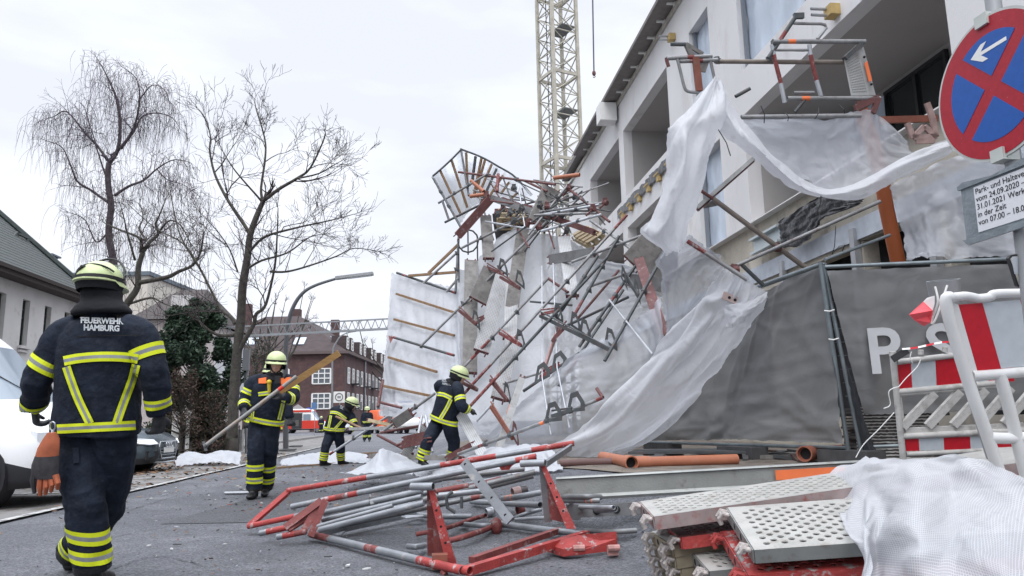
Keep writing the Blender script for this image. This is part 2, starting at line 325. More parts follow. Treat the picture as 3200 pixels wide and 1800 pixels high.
lm = [mat('leaf_a', (0.16, 0.085, 0.045), 0.8), mat('leaf_b', (0.10, 0.06, 0.04), 0.8), mat('leaf_c', (0.22, 0.14, 0.08), 0.8)]
obj('fallen_leaves', mb, lm, label='brown fallen leaves scattered along the parking strip and its kerb', cat='leaves', kind='stuff', smooth=False)
rnd = random.Random(21); mb = MB()
for _ in range(1500):                     # splinters, plaster crumbs and grit thrown over the road
    x, y = rnd.gauss(-.2, 1.9), rnd.uniform(3.6, 17); s_ = rnd.uniform(.002, .008)*(1+(y > 9)*1.2); a_ = rnd.uniform(0, 6.28)
    if x < -4: continue
    u_ = V((math.cos(a_), math.sin(a_), 0))*s_*rnd.uniform(.7, 3.2); v_ = V((-math.sin(a_), math.cos(a_), 0))*s_; c_ = V((x, y, zg(x, y)+.012*mnoise.noise(V((x*.4, y*.4, 0)))+.008))
    mb.add([c_-u_, c_-v_, c_+u_, c_+v_, c_+V((0, 0, s_*.8))], [(0, 1, 4), (1, 2, 4), (2, 3, 4), (3, 0, 4)], rnd.choice((0, 1, 1, 1, 2, 3)))
obj('debris', mb, [mat('grit_pale', (.42, .41, .39), .9), mat('grit_dark', (.03, .03, .032), .9), mat('grit_brown', (.17, .11, .07), .9), mat('grit_red', (.24, .07, .06), .8)], label='fine grit, splinters and plaster crumbs scattered over the asphalt', cat='debris', kind='stuff', smooth=False)
# ---- cracks, joints and a drain cover in the road
m_crack = mat('tar_crack', (.065, .066, .072), .6); rnd = random.Random(14)
for pts in (((120, 1720), (300, 1690), (520, 1650), (700, 1640)), ((250, 1640), (520, 1560), (640, 1520)), ((1000, 1500), (1150, 1490), (1330, 1500)), ((330, 1790), (480, 1740), (640, 1770))):
    mb = MB(); q = resample([PG(*p) for p in pts], 26)
    for a, b in zip(q, q[1:]):
        n_ = V((-(b-a).y, (b-a).x, 0)).normalized()*rnd.uniform(.002, .007); o_ = V((rnd.gauss(0, .015), rnd.gauss(0, .015), 0))
        mb.add([V((p.x, p.y, zg(p.x, p.y)+.012*mnoise.noise(V((p.x*.4, p.y*.4, 0)))+.0085)) for p in (a+n_+o_, a-n_+o_, b-n_, b+n_)], [(0, 1, 2, 3)])
    obj('road_marking', mb, m_crack, kind='structure', smooth=False).name = 'road_crack'
# ---- walls with openings
def wall_open(axis, at, thick, u0, u1, v0, v1, holes, mi=0):
    """Wall in the plane axis=at ('x' or 'y'), thick outward negative->positive; u = other horizontal axis, v = z; holes = (ua,ub,va,vb)."""
    mb = MB(); us = sorted({u0, u1, *[h[0] for h in holes], *[h[1] for h in holes]}); vs_ = sorted({v0, v1, *[h[2] for h in holes], *[h[3] for h in holes]})
    us = [u for u in us if u0 <= u <= u1]; vs_ = [v for v in vs_ if v0 <= v <= v1]
    def pt(u, v, k): return V((at+k*thick, u, v)) if axis == 'x' else V((u, at+k*thick, v))
    def solid(i, j):
        if not (0 <= i < len(us)-1 and 0 <= j < len(vs_)-1): return False
        cu, cv = (us[i]+us[i+1])/2, (vs_[j]+vs_[j+1])/2
        return not any(h[0] < cu < h[1] and h[2] < cv < h[3] for h in holes)
    for i in range(len(us)-1):
        for j in range(len(vs_)-1):
            if not solid(i, j): continue
            a_, b_, c_, d_ = us[i], us[i+1], vs_[j], vs_[j+1]
            for k in (0, 1): mb.add([pt(a_, c_, k), pt(b_, c_, k), pt(b_, d_, k), pt(a_, d_, k)], [(0, 1, 2, 3)], mi)
            for (ii, jj, q) in ((i-1, j, ((a_, c_), (a_, d_))), (i+1, j, ((b_, c_), (b_, d_))), (i, j-1, ((a_, c_), (b_, c_))), (i, j+1, ((a_, d_), (b_, d_)))):
                if not solid(ii, jj): mb.add([pt(*q[0], 0), pt(*q[1], 0), pt(*q[1], 1), pt(*q[0], 1)], [(0, 1, 2, 3)], mi)
    return mb
# ---- the new building with the collapsed scaffold
FX = 6.2
def FY(x, y): return PX(x, y, FX).y
y_end = FY(1793, 536)+1.2
o1 = (FY(1933, 432), FY(1844, 563)); o2 = (FY(2083, 217), FY(1947, 413)); w1 = (FY(2212, 60), FY(2153, 128))
w2 = (FY(2700, 0)-.3, FY(2319, 254)); o3 = (FY(2960, 60), FY(2326, 400)); w3 = (FY(2261, 600), FY(2186, 640))
Z1a, Z1b, Z2a, Z2b, ZR = 4.62, 6.78, 7.66, 9.95, 11.06
bld = thing('apartment_building', (FX+3, (y_end)/2, 0), 'new white rendered apartment building with open loggias, behind the collapsed scaffolding', 'building')
holes = [(*o1, Z2a+.12, Z2b), (*o2, Z2a+.12, Z2b), (*w1, Z2a, Z2b), (*w2, Z2a, Z2b+.3), (*o3, Z1a, Z1b), (*w3, Z1a, Z1b), (*o2, Z1a, Z1b), (*o1, Z1a, Z1b)]
holes = [(min(h[0], h[1]), max(h[0], h[1]), h[2], h[3]) for h in holes]
obj('wall', wall_open('x', FX, 0.28, 1.5, y_end, Z1a-0.02, ZR, holes), m_render, bld, smooth=False)
gh = [(2.2, 5.6, .9, 3.2), (6.4, 8.4, .9, 3.45), (8.75, 10.2, .9, 3.45), (10.4, 12.4, .9, 3.4), (13.4, 16, .9, 3.2), (18, 21, .9, 3.2), (12.7, 13.2, 3.75, 4.2), (11.9, 12.3, 4.05, 4.22), (11.2, 11.5, 4.05, 4.16)]
obj('plinth_wall', wall_open('x', FX+.16, 0.25, 1.5, y_end, 0.2, Z1a-0.02, gh), m_concrete, bld, smooth=False)
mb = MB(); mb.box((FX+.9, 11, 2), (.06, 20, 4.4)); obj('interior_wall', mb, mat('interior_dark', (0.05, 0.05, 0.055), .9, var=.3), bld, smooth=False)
mb = MB(); mb.box((FX+.13, (1.5+y_end)/2, 3.62), (.05, y_end-1.6, 0.30)); obj('insulation_strip', mb, mat('insulation', (0.50, 0.54, 0.60), .8, var=.12, vscale=6), bld, smooth=False)
for yy in (8.57, 10.3, 12.6, 7.3): mb = MB(); mb.box((FX+.1, yy, 2.4), (.1, .12, 2.5)); obj('window_post', mb, m_zinc, bld, smooth=False)
for yy, hh in ((7.0, 3.1), (7.15, 3.3), (7.45, 3.2)): mb = MB(); mb.tube((FX+.3, yy, .4), (FX+.3, yy, hh), .04, 8); obj('riser_pipe', mb, mat('dusty_red', (.32, .14, .13), .7), bld)
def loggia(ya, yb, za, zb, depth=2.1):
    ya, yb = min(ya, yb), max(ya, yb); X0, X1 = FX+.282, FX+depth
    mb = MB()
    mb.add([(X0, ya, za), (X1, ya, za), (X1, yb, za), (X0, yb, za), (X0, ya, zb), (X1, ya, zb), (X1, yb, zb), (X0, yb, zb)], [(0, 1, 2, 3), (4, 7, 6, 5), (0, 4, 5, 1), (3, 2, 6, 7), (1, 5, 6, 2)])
    o = obj('loggia', mb, m_render_shade, bld, smooth=False); return o
def glazing(parent, ya, yb, za, zb, X, m, fr=0.07, mull=(), framem=None):
    mb = MB(); mb.box((X+.02, (ya+yb)/2, (za+zb)/2), (.02, yb-ya, zb-za)); g_ = obj('pane', mb, m, parent, smooth=False)
    mb = MB()
    for yy in (ya+fr/2, yb-fr/2, *mull): mb.box((X-.01, yy, (za+zb)/2), (.06, fr, zb-za))
    for zz in (za+fr/2, zb-fr/2): mb.box((X-.012, (ya+yb)/2, zz), (.055, yb-ya-2*fr-.004, fr))
    obj('window_frame', mb, framem or m_frame_dark, parent, smooth=False)
for oo in (o1, o2):
    for za, zb in ((Z2a+.12, Z2b), (Z1a, Z1b)):
        l_ = loggia(*oo, za, zb); ya, yb = min(oo), max(oo); glazing(l_, ya+.5, yb-.9, za+.02, zb-.25, FX+2.05, m_darkglass, mull=((ya+yb)/2,))
l3 = loggia(*o3, Z1a, Z1b); ya, yb = min(o3), max(o3)
glazing(l3, yb-3.1, yb-1.45, Z1a+.02, Z1b-.12, FX+2.05, m_darkglass, mull=(yb-2.3,)); glazing(l3, ya+.15, ya+1.5, Z1a+.02, Z1b-.12, FX+2.05, m_darkglass, .09, mull=(ya+.85,))
mb = MB(); rows = [[V((FX+1.98+.05*mnoise.noise(V((yy*3, zz*2, 1))), yy, zz)) for yy in (yb-1.5, yb-1.2, yb-.9, yb-.5, yb-.2)] for zz in (Z1a+.1, Z1a+.6, Z1a+1.1, Z1a+1.6, Z1b-.2)]; mb.grid(rows); obj('film_sheet', mb, m_film, l3)
for ww, za, zb in ((w1, Z2a, Z2b), (w2, Z2a, Z2b+.3), (w3, Z1a, Z1b)):
    ya, yb = min(ww), max(ww); mb = MB(); n_ = 14
    mb.grid([[V((FX+.2+.04*mnoise.noise(V((yy*2.5, zz*.9, 3))), ya+(yb-ya)*yy/n_, za+(zb-za)*zz/n_)) for yy in range(n_+1)] for zz in range(n_+1)])
    wn = obj('window', mb, m_film, bld)
    mb = MB(); fr = .07
    for yy in ([ya+fr/2, yb-fr/2] + ([ya+(yb-ya)*.45] if yb-ya > 2 else [])): mb.box((FX+.13, yy, (za+zb)/2), (.07, fr, zb-za))
    obj('window_frame', mb, mat('grey_frame', (.22, .24, .27), .5), wn, smooth=False)
# eaves, gutter strip, brackets, roof
ye2 = FY(1791, 488)*0+PX(1791, 488, 5.7).y
mb = MB(); mb.box((FX-.25, (1.5+ye2)/2, ZR+.13), (.5, ye2-1.5, .1)); mb.box((FX+4, (1.5+y_end)/2, ZR+.30), (8.6, y_end-1.5, .2)); mb.box((FX+.16, (1.5+y_end)/2, ZR+.09), (.3, y_end-1.5, .18))
rf = obj('roof', mb, mat('eaves_soffit', (0.20, 0.185, 0.175), .8, var=.12), bld, smooth=False)
mb = MB(); mb.box((FX-.03, (1.5+y_end)/2, ZR-.03), (.055, y_end-1.52, .14)); obj('gutter_strip', mb, mat('eaves_strip', (.46, .43, .38), .6, var=.2), rf, smooth=False)
for k in range(26):
    yy = 6.5+k*.86
    if yy < ye2-.3: mb = MB(); mb.box((FX-.14, yy, ZR+.06), (.22, .07, .04)); mb.box((FX-.05, yy, ZR+.05), (.04, .16, .09)); obj('bracket', mb, m_white, rf, smooth=False)
yb_ = FY(1925, 300); mb = MB(); mb.box((FX-.35, yb_, ZR-.28), (.55, .55, .6)); obj('eaves_box', mb, m_white, rf, smooth=False)
mb = MB(); mb.box((FX+8.2, (1.5+y_end)/2, 5.6), (.3, y_end-1.5, 11.0)); mb.box((FX+4.2, y_end-.15, 5.6), (7.8, .28, 11.0)); mb.box((FX+4.2, 1.65, 5.6), (7.8, .28, 11.0)); obj('rear_wall', mb, m_render, bld, smooth=False)
for za in (Z1a-.1, Z2a-.1): mb = MB(); mb.box((FX+4.2, (1.5+y_end)/2, za-.16), (7.6, y_end-2, .28)); obj('floor_slab', mb, m_concrete, bld, smooth=False)
# bitumen strip with anchor blocks on the balcony edge
mb = MB(); y0_, y1_ = FY(2112, 520), FY(1935, 680); ZB = 7.27; rows = []
for j in range(5): rows.append([V((FX-.06-.04*mnoise.noise(V((k*.6, j, 2))), y0_+(y1_-y0_)*k/50, ZB+.30*j/4+.07*mnoise.noise(V((k*.5, j*.4, 0))))) for k in range(51)])
mb.grid(rows); obj('bitumen_strip', mb, m_black_foil, bld)
for k in range(6):
    yy = y0_+(y1_-y0_)*(k+.3)/6; mb = MB(); mb.box((FX-.05, yy, ZB-.04), (.1, .2, .15)); mb.box((FX-.12, yy+.05, ZB+.08), (.03, .36, .04)); obj('anchor_block', mb, m_yellowblock, bld, smooth=False)
for x_, y_ in ((2098, 118), (2600, 36)):
    p = PX(x_, y_, FX-.08); mb = MB(); mb.box(p, (.16, .2, .17)); a_ = obj('anchor_block', mb, m_yellowblock, bld, smooth=False)
    for dz in (-.05, .05): mb = MB(); mb.tube(p+V((-.08, .03, dz)), p+V((-.32, .03, dz)), .024, 8, hollow=True); obj('anchor_tube', mb, m_zinc, a_)
# steel channel, black foil sheet hanging at the plaster edge
p0, p1 = PX(2344, 752, FX-.05), PX(2430, 712, FX-.05)
mb = MB(); mb.box(((FX-.03), (p0.y+p1.y)/2, p0.z), (.1, abs(p0.y-p1.y), .04)); mb.box(((FX+.02), (p0.y+p1.y)/2, p0.z-.13), (.02, abs(p0.y-p1.y), .24)); mb.box((FX-.03, (p0.y+p1.y)/2, p0.z-.27), (.1, abs(p0.y-p1.y), .04)); obj('steel_channel', mb, mat('pale_zinc', (.5, .56, .58), .4, .3), bld, smooth=False)
def PF(x, y, X=FX-.12): return PX(x, y, X)
rows = [[PF(2432, 690), PF(2470, 672), PF(2530, 630), PF(2600, 600), PF(2650, 612), PF(2700, 606)], [PF(2438, 730), PF(2485, 715), PF(2540, 680), PF(2580, 660), PF(2640, 640), PF(2690, 630)], [PF(2440, 775), PF(2490, 770), PF(2525, 745), PF(2560, 690), PF(2610, 668), PF(2680, 640)]]
o = sheet('foil_sheet', rows, m_black_foil, None, 40, 26, .055, 4, cat=None, parent=bld, fr=1.3, edge=.04)
mb = MB(); mb.path([PF(2612, 705), PF(2608, 770), PF(2600, 795), PF(2622, 770), PF(2640, 765), PF(2630, 790), PF(2610, 800)], .006, 5); obj('cable', mb, m_frame_dark, bld)
# ---- left house
m_hwall = mat('old_white_wall', (0.60, 0.585, 0.575), 0.85, var=.07, vscale=1.2, col2=(.42, .40, .37), thr=(.56, .75))
m_tile = mat('green_grey_tile', (0.078, 0.086, 0.088), .65, var=.25, vscale=9, col2=(.07, .085, .075), thr=(.45, .62))
HX = -15.1; hy1 = PX(240, 950, HX).y; hze = 6.55
hs_ = thing('roof_house', (HX-5, 20, 0), 'white old house with steep green grey tiled hip roof and tall narrow windows', 'house')
wins = []
for xa, xb, yt in ((70, 97, 939), (142, 164, 958), (205, 219, 975), (-40, 22, 915)):
    ya, yb = PX(xa, yt, HX).y, PX(xb, yt+5, HX).y; zt = PX((xa+xb)/2, yt, HX).z; wins.append((min(ya, yb), max(ya, yb), zt-1.75, zt))
ww_ = sum(w_[1]-w_[0] for w_ in wins[:3])/3; zt = sum(w_[3] for w_ in wins[:3])/3
wins = [((w_[0]+w_[1])/2-ww_/2, (w_[0]+w_[1])/2+ww_/2, zt-1.75, zt) for w_ in wins[:3]]
gap = (wins[2][0]-wins[0][0])/2
wins = [(wins[0][0]+gap*k, wins[0][1]+gap*k, zt-1.75, zt) for k in range(-4, 3)]
wins += [(a_, b_, 1.0, 2.9) for a_, b_, _, _ in wins]
obj('wall', wall_open('x', HX, -.35, wins[0][0]-2, hy1, 0.1, hze, wins), m_hwall, hs_, smooth=False)
mb = MB(); mb.box((HX-5, hy1-.15, hze/2), (9.6, .3, hze-.1)); obj('end_wall', mb, m_hwall, hs_, smooth=False)
for a_, b_, za, zb in wins:
    mb = MB(); mb.box((HX-.25, (a_+b_)/2, (za+zb)/2), (.02, b_-a_, zb-za)); wd = obj('window', mb, m_darkglass, hs_, smooth=False)
    mb = MB()
    for yy in (a_+.04, b_-.04, (a_+b_)/2): mb.box((HX-.2, yy, (za+zb)/2), (.06, .07, zb-za))
    for zz in (za+.04, zb-.04, za+(zb-za)*.62, za+(zb-za)*.8): mb.box((HX-.198, (a_+b_)/2, zz), (.05, b_-a_, .05))
    obj('window_frame', mb, mat('green_frame', (.03, .045, .04), .5), wd, smooth=False)
    mb = MB(); mb.box((HX+.06, (a_+b_)/2, za-.06), (.16, b_-a_+.25, .1)); mb.box((HX+.035, (a_+b_)/2, za-.2), (.1, b_-a_+.15, .08)); obj('sill', mb, m_hwall, wd, smooth=False)
E0, E1 = HX+.6, hy1+.6; rise = 6.0; mb = MB(); nC = 38
for k in range(nC):                      # tile courses on the street slope and on the hip end
    t0, t1 = k/nC, (k+1)/nC
    for (f0, f1, lift) in ((t0, t1, .028),):
        xa, xb = E0-5.6*f0, E0-5.6*f1; za, zb = hze+rise*f0+lift, hze+rise*f1+.01
        mb.add([(xa, 0, za), (xa, E1-5.6*f0, za), (xb, E1-5.6*f1, zb), (xb, 0, zb)], [(0, 1, 2, 3)]); mb.add([(xa, 0, za), (xa, E1-5.6*f0, za), (xa, E1-5.6*f0, za-.028), (xa, 0, za-.028)], [(0, 1, 2, 3)])
        mb.add([(xa, E1-5.6*f0, za), (E0-11.2+5.6*f0, E1-5.6*f0, za), (E0-11.2+5.6*f1, E1-5.6*f1, zb), (xb, E1-5.6*f1, zb)], [(0, 1, 2, 3)])
mb.add([(E0-11.2, 0, hze), (E0-11.2, E1, hze), (E0-5.6, E1-5.6, hze+rise), (E0-5.6, 0, hze+rise)], [(0, 1, 2, 3)])
hr = obj('roof', mb, m_tile, hs_, smooth=False)
mb = MB(); mb.path([(E0+.02, E1, hze+.08), (E0-5.6, E1-5.6, hze+rise+.1)], .13, 6); obj('hip_cap', mb, mat('hip_tile', (.07, .085, .08), .7, var=.2), hr)
mb = MB(); mb.box((HX+.28, E1/2, hze-.1), (.66, E1, .2)); mb.box((HX-5, E1-.3, hze-.1), (10, .58, .2)); mb.box((E0+.03, E1/2, hze+.03), (.14, E1, .14)); obj('eaves_board', mb, mat('dark_brown_board', (.045, .035, .032), .8), hr, smooth=False)
# dormer with pale boarded gable
dc = PX(26, 775, HX-2.0); mb = MB(); mb.prism([dc+V((.6, -1.5, -.45)), dc+V((.6, 1.1, -.45)), dc+V((.6, .1, .42)), dc+V((.6, -.5, .42))], (-1.6, 0, 0)); dm = obj('dormer', mb, mat('pale_board', (.50, .50, .44), .8, var=.15, vscale=7), hr, smooth=False)
mb = MB(); mb.bar(dc+V((.58, 1.2, -.5)), dc+V((.58, .12, .48)), .2, .08, V((1, 0, 0))); mb.bar(dc+V((.58, -1.6, -.5)), dc+V((.58, -.52, .48)), .2, .08, V((1, 0, 0))); mb.bar(dc+V((.58, -.56, .47)), dc+V((.58, .16, .47)), .2, .08); obj('dormer_trim', mb, m_tile, dm, smooth=False)
mb = MB()
for k in (-.75, -.2, .3): mb.box(dc+V((.61, k, -.15)), (.03, .2, .3))
obj('dormer_window', mb, m_darkglass, dm, smooth=False)
pc = P(146, 825, 33); mb = MB(); mb.box(pc+V((0, 0, -.6)), (.6, .6, 1.8)); mb.box(pc+V((0, 0, .36)), (.8, .8, .07)); obj('chimney', mb, mat('chimney_slate', (.16, .18, .22), .7, var=.1), hr, smooth=False)
# ---- pale flat-roofed block and dark-roofed house further back
def simple_block(name, x0, x1, d, ytop, label, cat, m, depth=9, roofm=None, winrows=()):
    a_, b_ = on_ground(x0, d), on_ground(x1, d); zt = P((x0+x1)/2, ytop, d).z; t_ = (b_-a_).normalized(); n_ = V((-t_.y, t_.x, 0))
    r_ = thing(name, (a_+b_)*.5, label, cat); mb = MB(); M = Matrix((t_, n_, V((0, 0, 1)))).transposed(); L = (b_-a_).length; c_ = (a_+b_)*.5+n_*depth/2
    mb.box(c_+V((0, 0, zt/2)), (L, depth, zt), M); obj('wall', mb, m, r_, smooth=False); return r_, a_, b_, t_, n_, zt, M
r_, a_, b_, t_, n_, zt, M_ = simple_block('flat_block', 150, 430, 52, 846, 'cream flat roofed block rising behind the tiled roof of the white house', 'building', mat('cream_wall', (.62, .58, .52), .85, var=.06))
mb = MB(); mb.box((a_+b_)*.5+n_*4.5+V((0, 0, zt+.14)), ((b_-a_).length+.4, 9.4, .28), M_); obj('roof', mb, mat('roof_edge', (.14, .17, .2), .7), r_, smooth=False)
r_, a_, b_, t_, n_, zt, M_ = simple_block('gabled_house', 400, 590, 46, 990, 'pale rendered house with dark brown roof seen through the bare branches', 'house', mat('pink_white_wall', (.52, .46, .44), .85, var=.1))
mb = MB(); w_ = (b_-a_).length
q = lambda u, v, z: a_+t_*u+n_*v+V((0, 0, z))
mb.add([q(-.4, -.4, zt), q(w_+.4, -.4, zt), q(w_-1.0, 4, zt+2.6), q(.9, 4, zt+2.6), q(-.4, 9, zt), q(w_+.4, 9, zt)], [(0, 1, 2, 3), (4, 0, 3), (1, 5, 2), (5, 4, 3, 2)]); hr2 = obj('roof', mb, mat('brown_roof', (.07, .06, .058), .8, var=.2), r_, smooth=False)
mb = MB(); mb.box(q(w_*.72, .6, zt+.9), (1.1, 1.2, 1.3), M_); obj('dormer', mb, m_hwall, hr2, smooth=False)
# ---- brick building at the end of the street
m_brick = mat('brick', (0.115, 0.066, 0.062), .85, var=.22, vscale=1.4, col2=(.07, .045, .048), thr=(.42, .66), detail=10)
m_roofr = mat('dark_red_tile', (0.062, 0.046, 0.046), .8, var=.22, vscale=1.2, stretch=(1, 1, 3))
bc = P(1073, 1325, 100); bc.z = 0; bx = _r0.copy(); by = V((_f.x, _f.y, 0)).normalized(); BZ = Matrix((bx, by, V((0, 0, 1)))).transposed()
br_ = thing('brick_building', bc, 'dark red brick apartment block with white sash windows at the end of the street', 'building')
def bq(u, v, z): return bc + bx*u + by*v + V((0, 0, z))
EZ = 10.4; mb = MB(); mb.box(bq(-11, 22, EZ/2), (22, 44, EZ), BZ); obj('wall', mb, m_brick, br_, smooth=False)
mb = MB(); mb.add([bq(-22.5, -.5, EZ), bq(.5, -.5, EZ), bq(.5, 44.5, EZ), bq(-22.5, 44.5, EZ), bq(-8.5, 8, EZ+6.2), bq(-8.5, 40, EZ+6.2), bq(-13.5, 8, EZ+6.2), bq(-13.5, 40, EZ+6.2)], [(0, 1, 4, 6), (1, 2, 5, 4), (2, 3, 7, 5), (3, 0, 6, 7), (4, 5, 7, 6)])
brf = obj('roof', mb, m_roofr, br_, smooth=False)
mb = MB(); mb.box(bq(-11, 22, EZ+.02), (23.3, 45.3, .36), BZ); obj('cornice', mb, mat('cornice_brown', (.13, .10, .095), .8), brf, smooth=False)
for u, v, h in ((-15.5, 6, 2.6), (-9.5, 10, 2.0), (-7, 24, 2.4)): mb = MB(); mb.box(bq(u, v, EZ+6), (1.3, 1, h+1), BZ); obj('chimney', mb, m_brick, brf, smooth=False)
m_pane = mat('window_glass', (0.10, 0.115, 0.13), .15, spec=.7)
def bwin(u, z, w_, h, side, nx=3, parent=br_, v0=0.0):
    f = (lambda s, t, k: bq(u+s, -k, z+t)) if side == 0 else (lambda s, t, k: bq(k+v0, u+s, z+t))
    def bx3(s0, s1, t0, t1, k0, k1): mb = MB(); pts = [f(s, t, k) for s in (s0, s1) for t in (t0, t1) for k in (k0, k1)]; return mb.add(pts, [(0, 1, 3, 2), (4, 6, 7, 5), (0, 4, 5, 1), (2, 3, 7, 6), (0, 2, 6, 4), (1, 5, 7, 3)])
    wn = obj('window', bx3(-w_/2, w_/2, 0, h, 0, .04), m_pane, parent, smooth=False)
    mb = MB(); e = .16
    for k in range(nx+1):
        s = -w_/2+w_*k/nx; mb.merge(bx3(s-e/2*(1.3 if k in (0, nx) else .8), s+e/2*(1.3 if k in (0, nx) else .8), 0, h, .03, .14))
    for t in (0, h*.36, h*.68, h): mb.merge(bx3(-w_/2, w_/2, t-.07, t+.07, .03, .12))
    obj('window_frame', mb, m_white, wn, smooth=False)
for u in (-17.4, -11.4, -6.0): pass
for z in (3.0, 6.3): bwin(-8.5, z, 2.2, 2.0, 0); bwin(-3.0, z, 2.4, 2.0, 0); bwin(-14.5, z, 2.0, 2.0, 0)
for z in (3.2, 6.4): bwin(-19, z, 2.0, 1.8, 0)
for k in range(13):
    for z in (3.0, 6.4): bwin(2.4+k*3.0, z, 1.15, 2.1, 1, 2)
    if k % 3 != 2:
        mb = MB(); mb.box(bq(-1.2, 2.4+k*3.0, EZ+1.5), (2.0, 1.5, 2.0), BZ); dmr = obj('dormer', mb, m_roofr, brf, smooth=False); bwin(2.4+k*3.0, EZ+.75, 1.0, 1.45, 1, 1, dmr, -.2)
    if k in (1, 4, 6, 9): 
        for z in (2.9, 6.3): mb = MB(); mb.box(bq(.6, 2.4+k*3.0, z+.1), (1.1, 2.2, .16), BZ); mb.box(bq(1.1, 2.4+k*3.0, z+.6), (.06, 2.2, .9), BZ); obj('balcony', mb, m_frame_dark, br_, smooth=False)
for u, t in ((-6.6, .28), (-13.2, .3)):
    c_ = bq(u, -.5+8.5*t, EZ+6.2*t+.12); mb = MB(); n2 = (by*8.5+V((0, 0, 6.2))).normalized(); M2 = Matrix((bx, n2, bx.cross(n2))).transposed(); mb.box(c_, (1.5, 1.8, .16), M2); obj('skylight', mb, mat('skylight_glass', (.5, .55, .62), .2), brf, smooth=False)
c_ = bq(.5-9*.38, 9, EZ+6.2*.38+.1); n2 = (bx*-9+V((0, 0, 6.2))).normalized(); M2 = Matrix((by, n2, by.cross(n2))).transposed(); mb = MB(); mb.box(c_, (1.2, 2.6, .16), M2); obj('skylight', mb, MATS['skylight_glass'], brf, smooth=False)
mb = MB(); mb.tube(bq(.2, 13.4, 0), bq(.2, 13.4, EZ), .12, 6); obj('downpipe', mb, m_zinc, br_)
c_ = bq(-6, -.6, 0); mb = MB(); mb.prism([c_+bx*-1.6+V((0, 0, 0)), c_+bx*1.6+V((0, 0, 0)), c_+bx*1.6+V((0, 0, 2.5)), c_+V((0, 0, 3.6)), c_+bx*-1.6+V((0, 0, 2.5))], by*.7); obj('porch', mb, mat('porch_grey', (.4, .38, .38), .8), br_, smooth=False)
# ================================================================ TREES
m_bark = mat('bark', (0.075, 0.066, 0.060), .9, var=.3, vscale=7, col2=(.11, .12, .085), thr=(.5, .7), bump=.6, bscale=35)
m_birch = mat('birch_bark', (0.085, 0.070, 0.074), .9, var=.4, vscale=5)
m_twig = mat('twig', (0.058, 0.046, 0.046), .9)
m_twigb = mat('birch_twig', (0.105, 0.085, 0.105), .9)
def limb_path(pts, d0, d1, rnd, n=10):
    k = len(pts)-1; w_ = [P(x, y, d0+(d1-d0)*i/k) for i, (x, y) in enumerate(pts)]
    return resample(w_, max(n, 4*k))
def grow(mb, p, d, L, r, lev, rnd, droop, spread=.75, nk=(3, 5), minr=.004):
    n = 5; pts = [p]; q = p; dd = d.normalized()
    for i in range(n):
        dd = (dd + V((rnd.gauss(0, .16), rnd.gauss(0, .16), rnd.gauss(0, .16))) + V((0, 0, droop*(1 if lev > 0 else 1.6)))).normalized(); q = q+dd*(L/n); pts.append(q)
    mb.path(pts, [max(minr, r*(1-.75*i/n)) for i in range(n+1)], 4 if r > .012 else 3, cap=False)
    if lev <= 0: return
    for _ in range(rnd.randint(*nk)):
        i = rnd.randint(1, n); a = (pts[i]-pts[i-1]).normalized(); o = a.orthogonal().normalized(); o = Matrix.Rotation(rnd.uniform(0, 6.28), 3, a) @ o
        grow(mb, pts[i], a+o*rnd.uniform(spread*.6, spread*1.5), L*rnd.uniform(.45, .72), r*.5, lev-1, rnd, droop, spread, nk, minr)
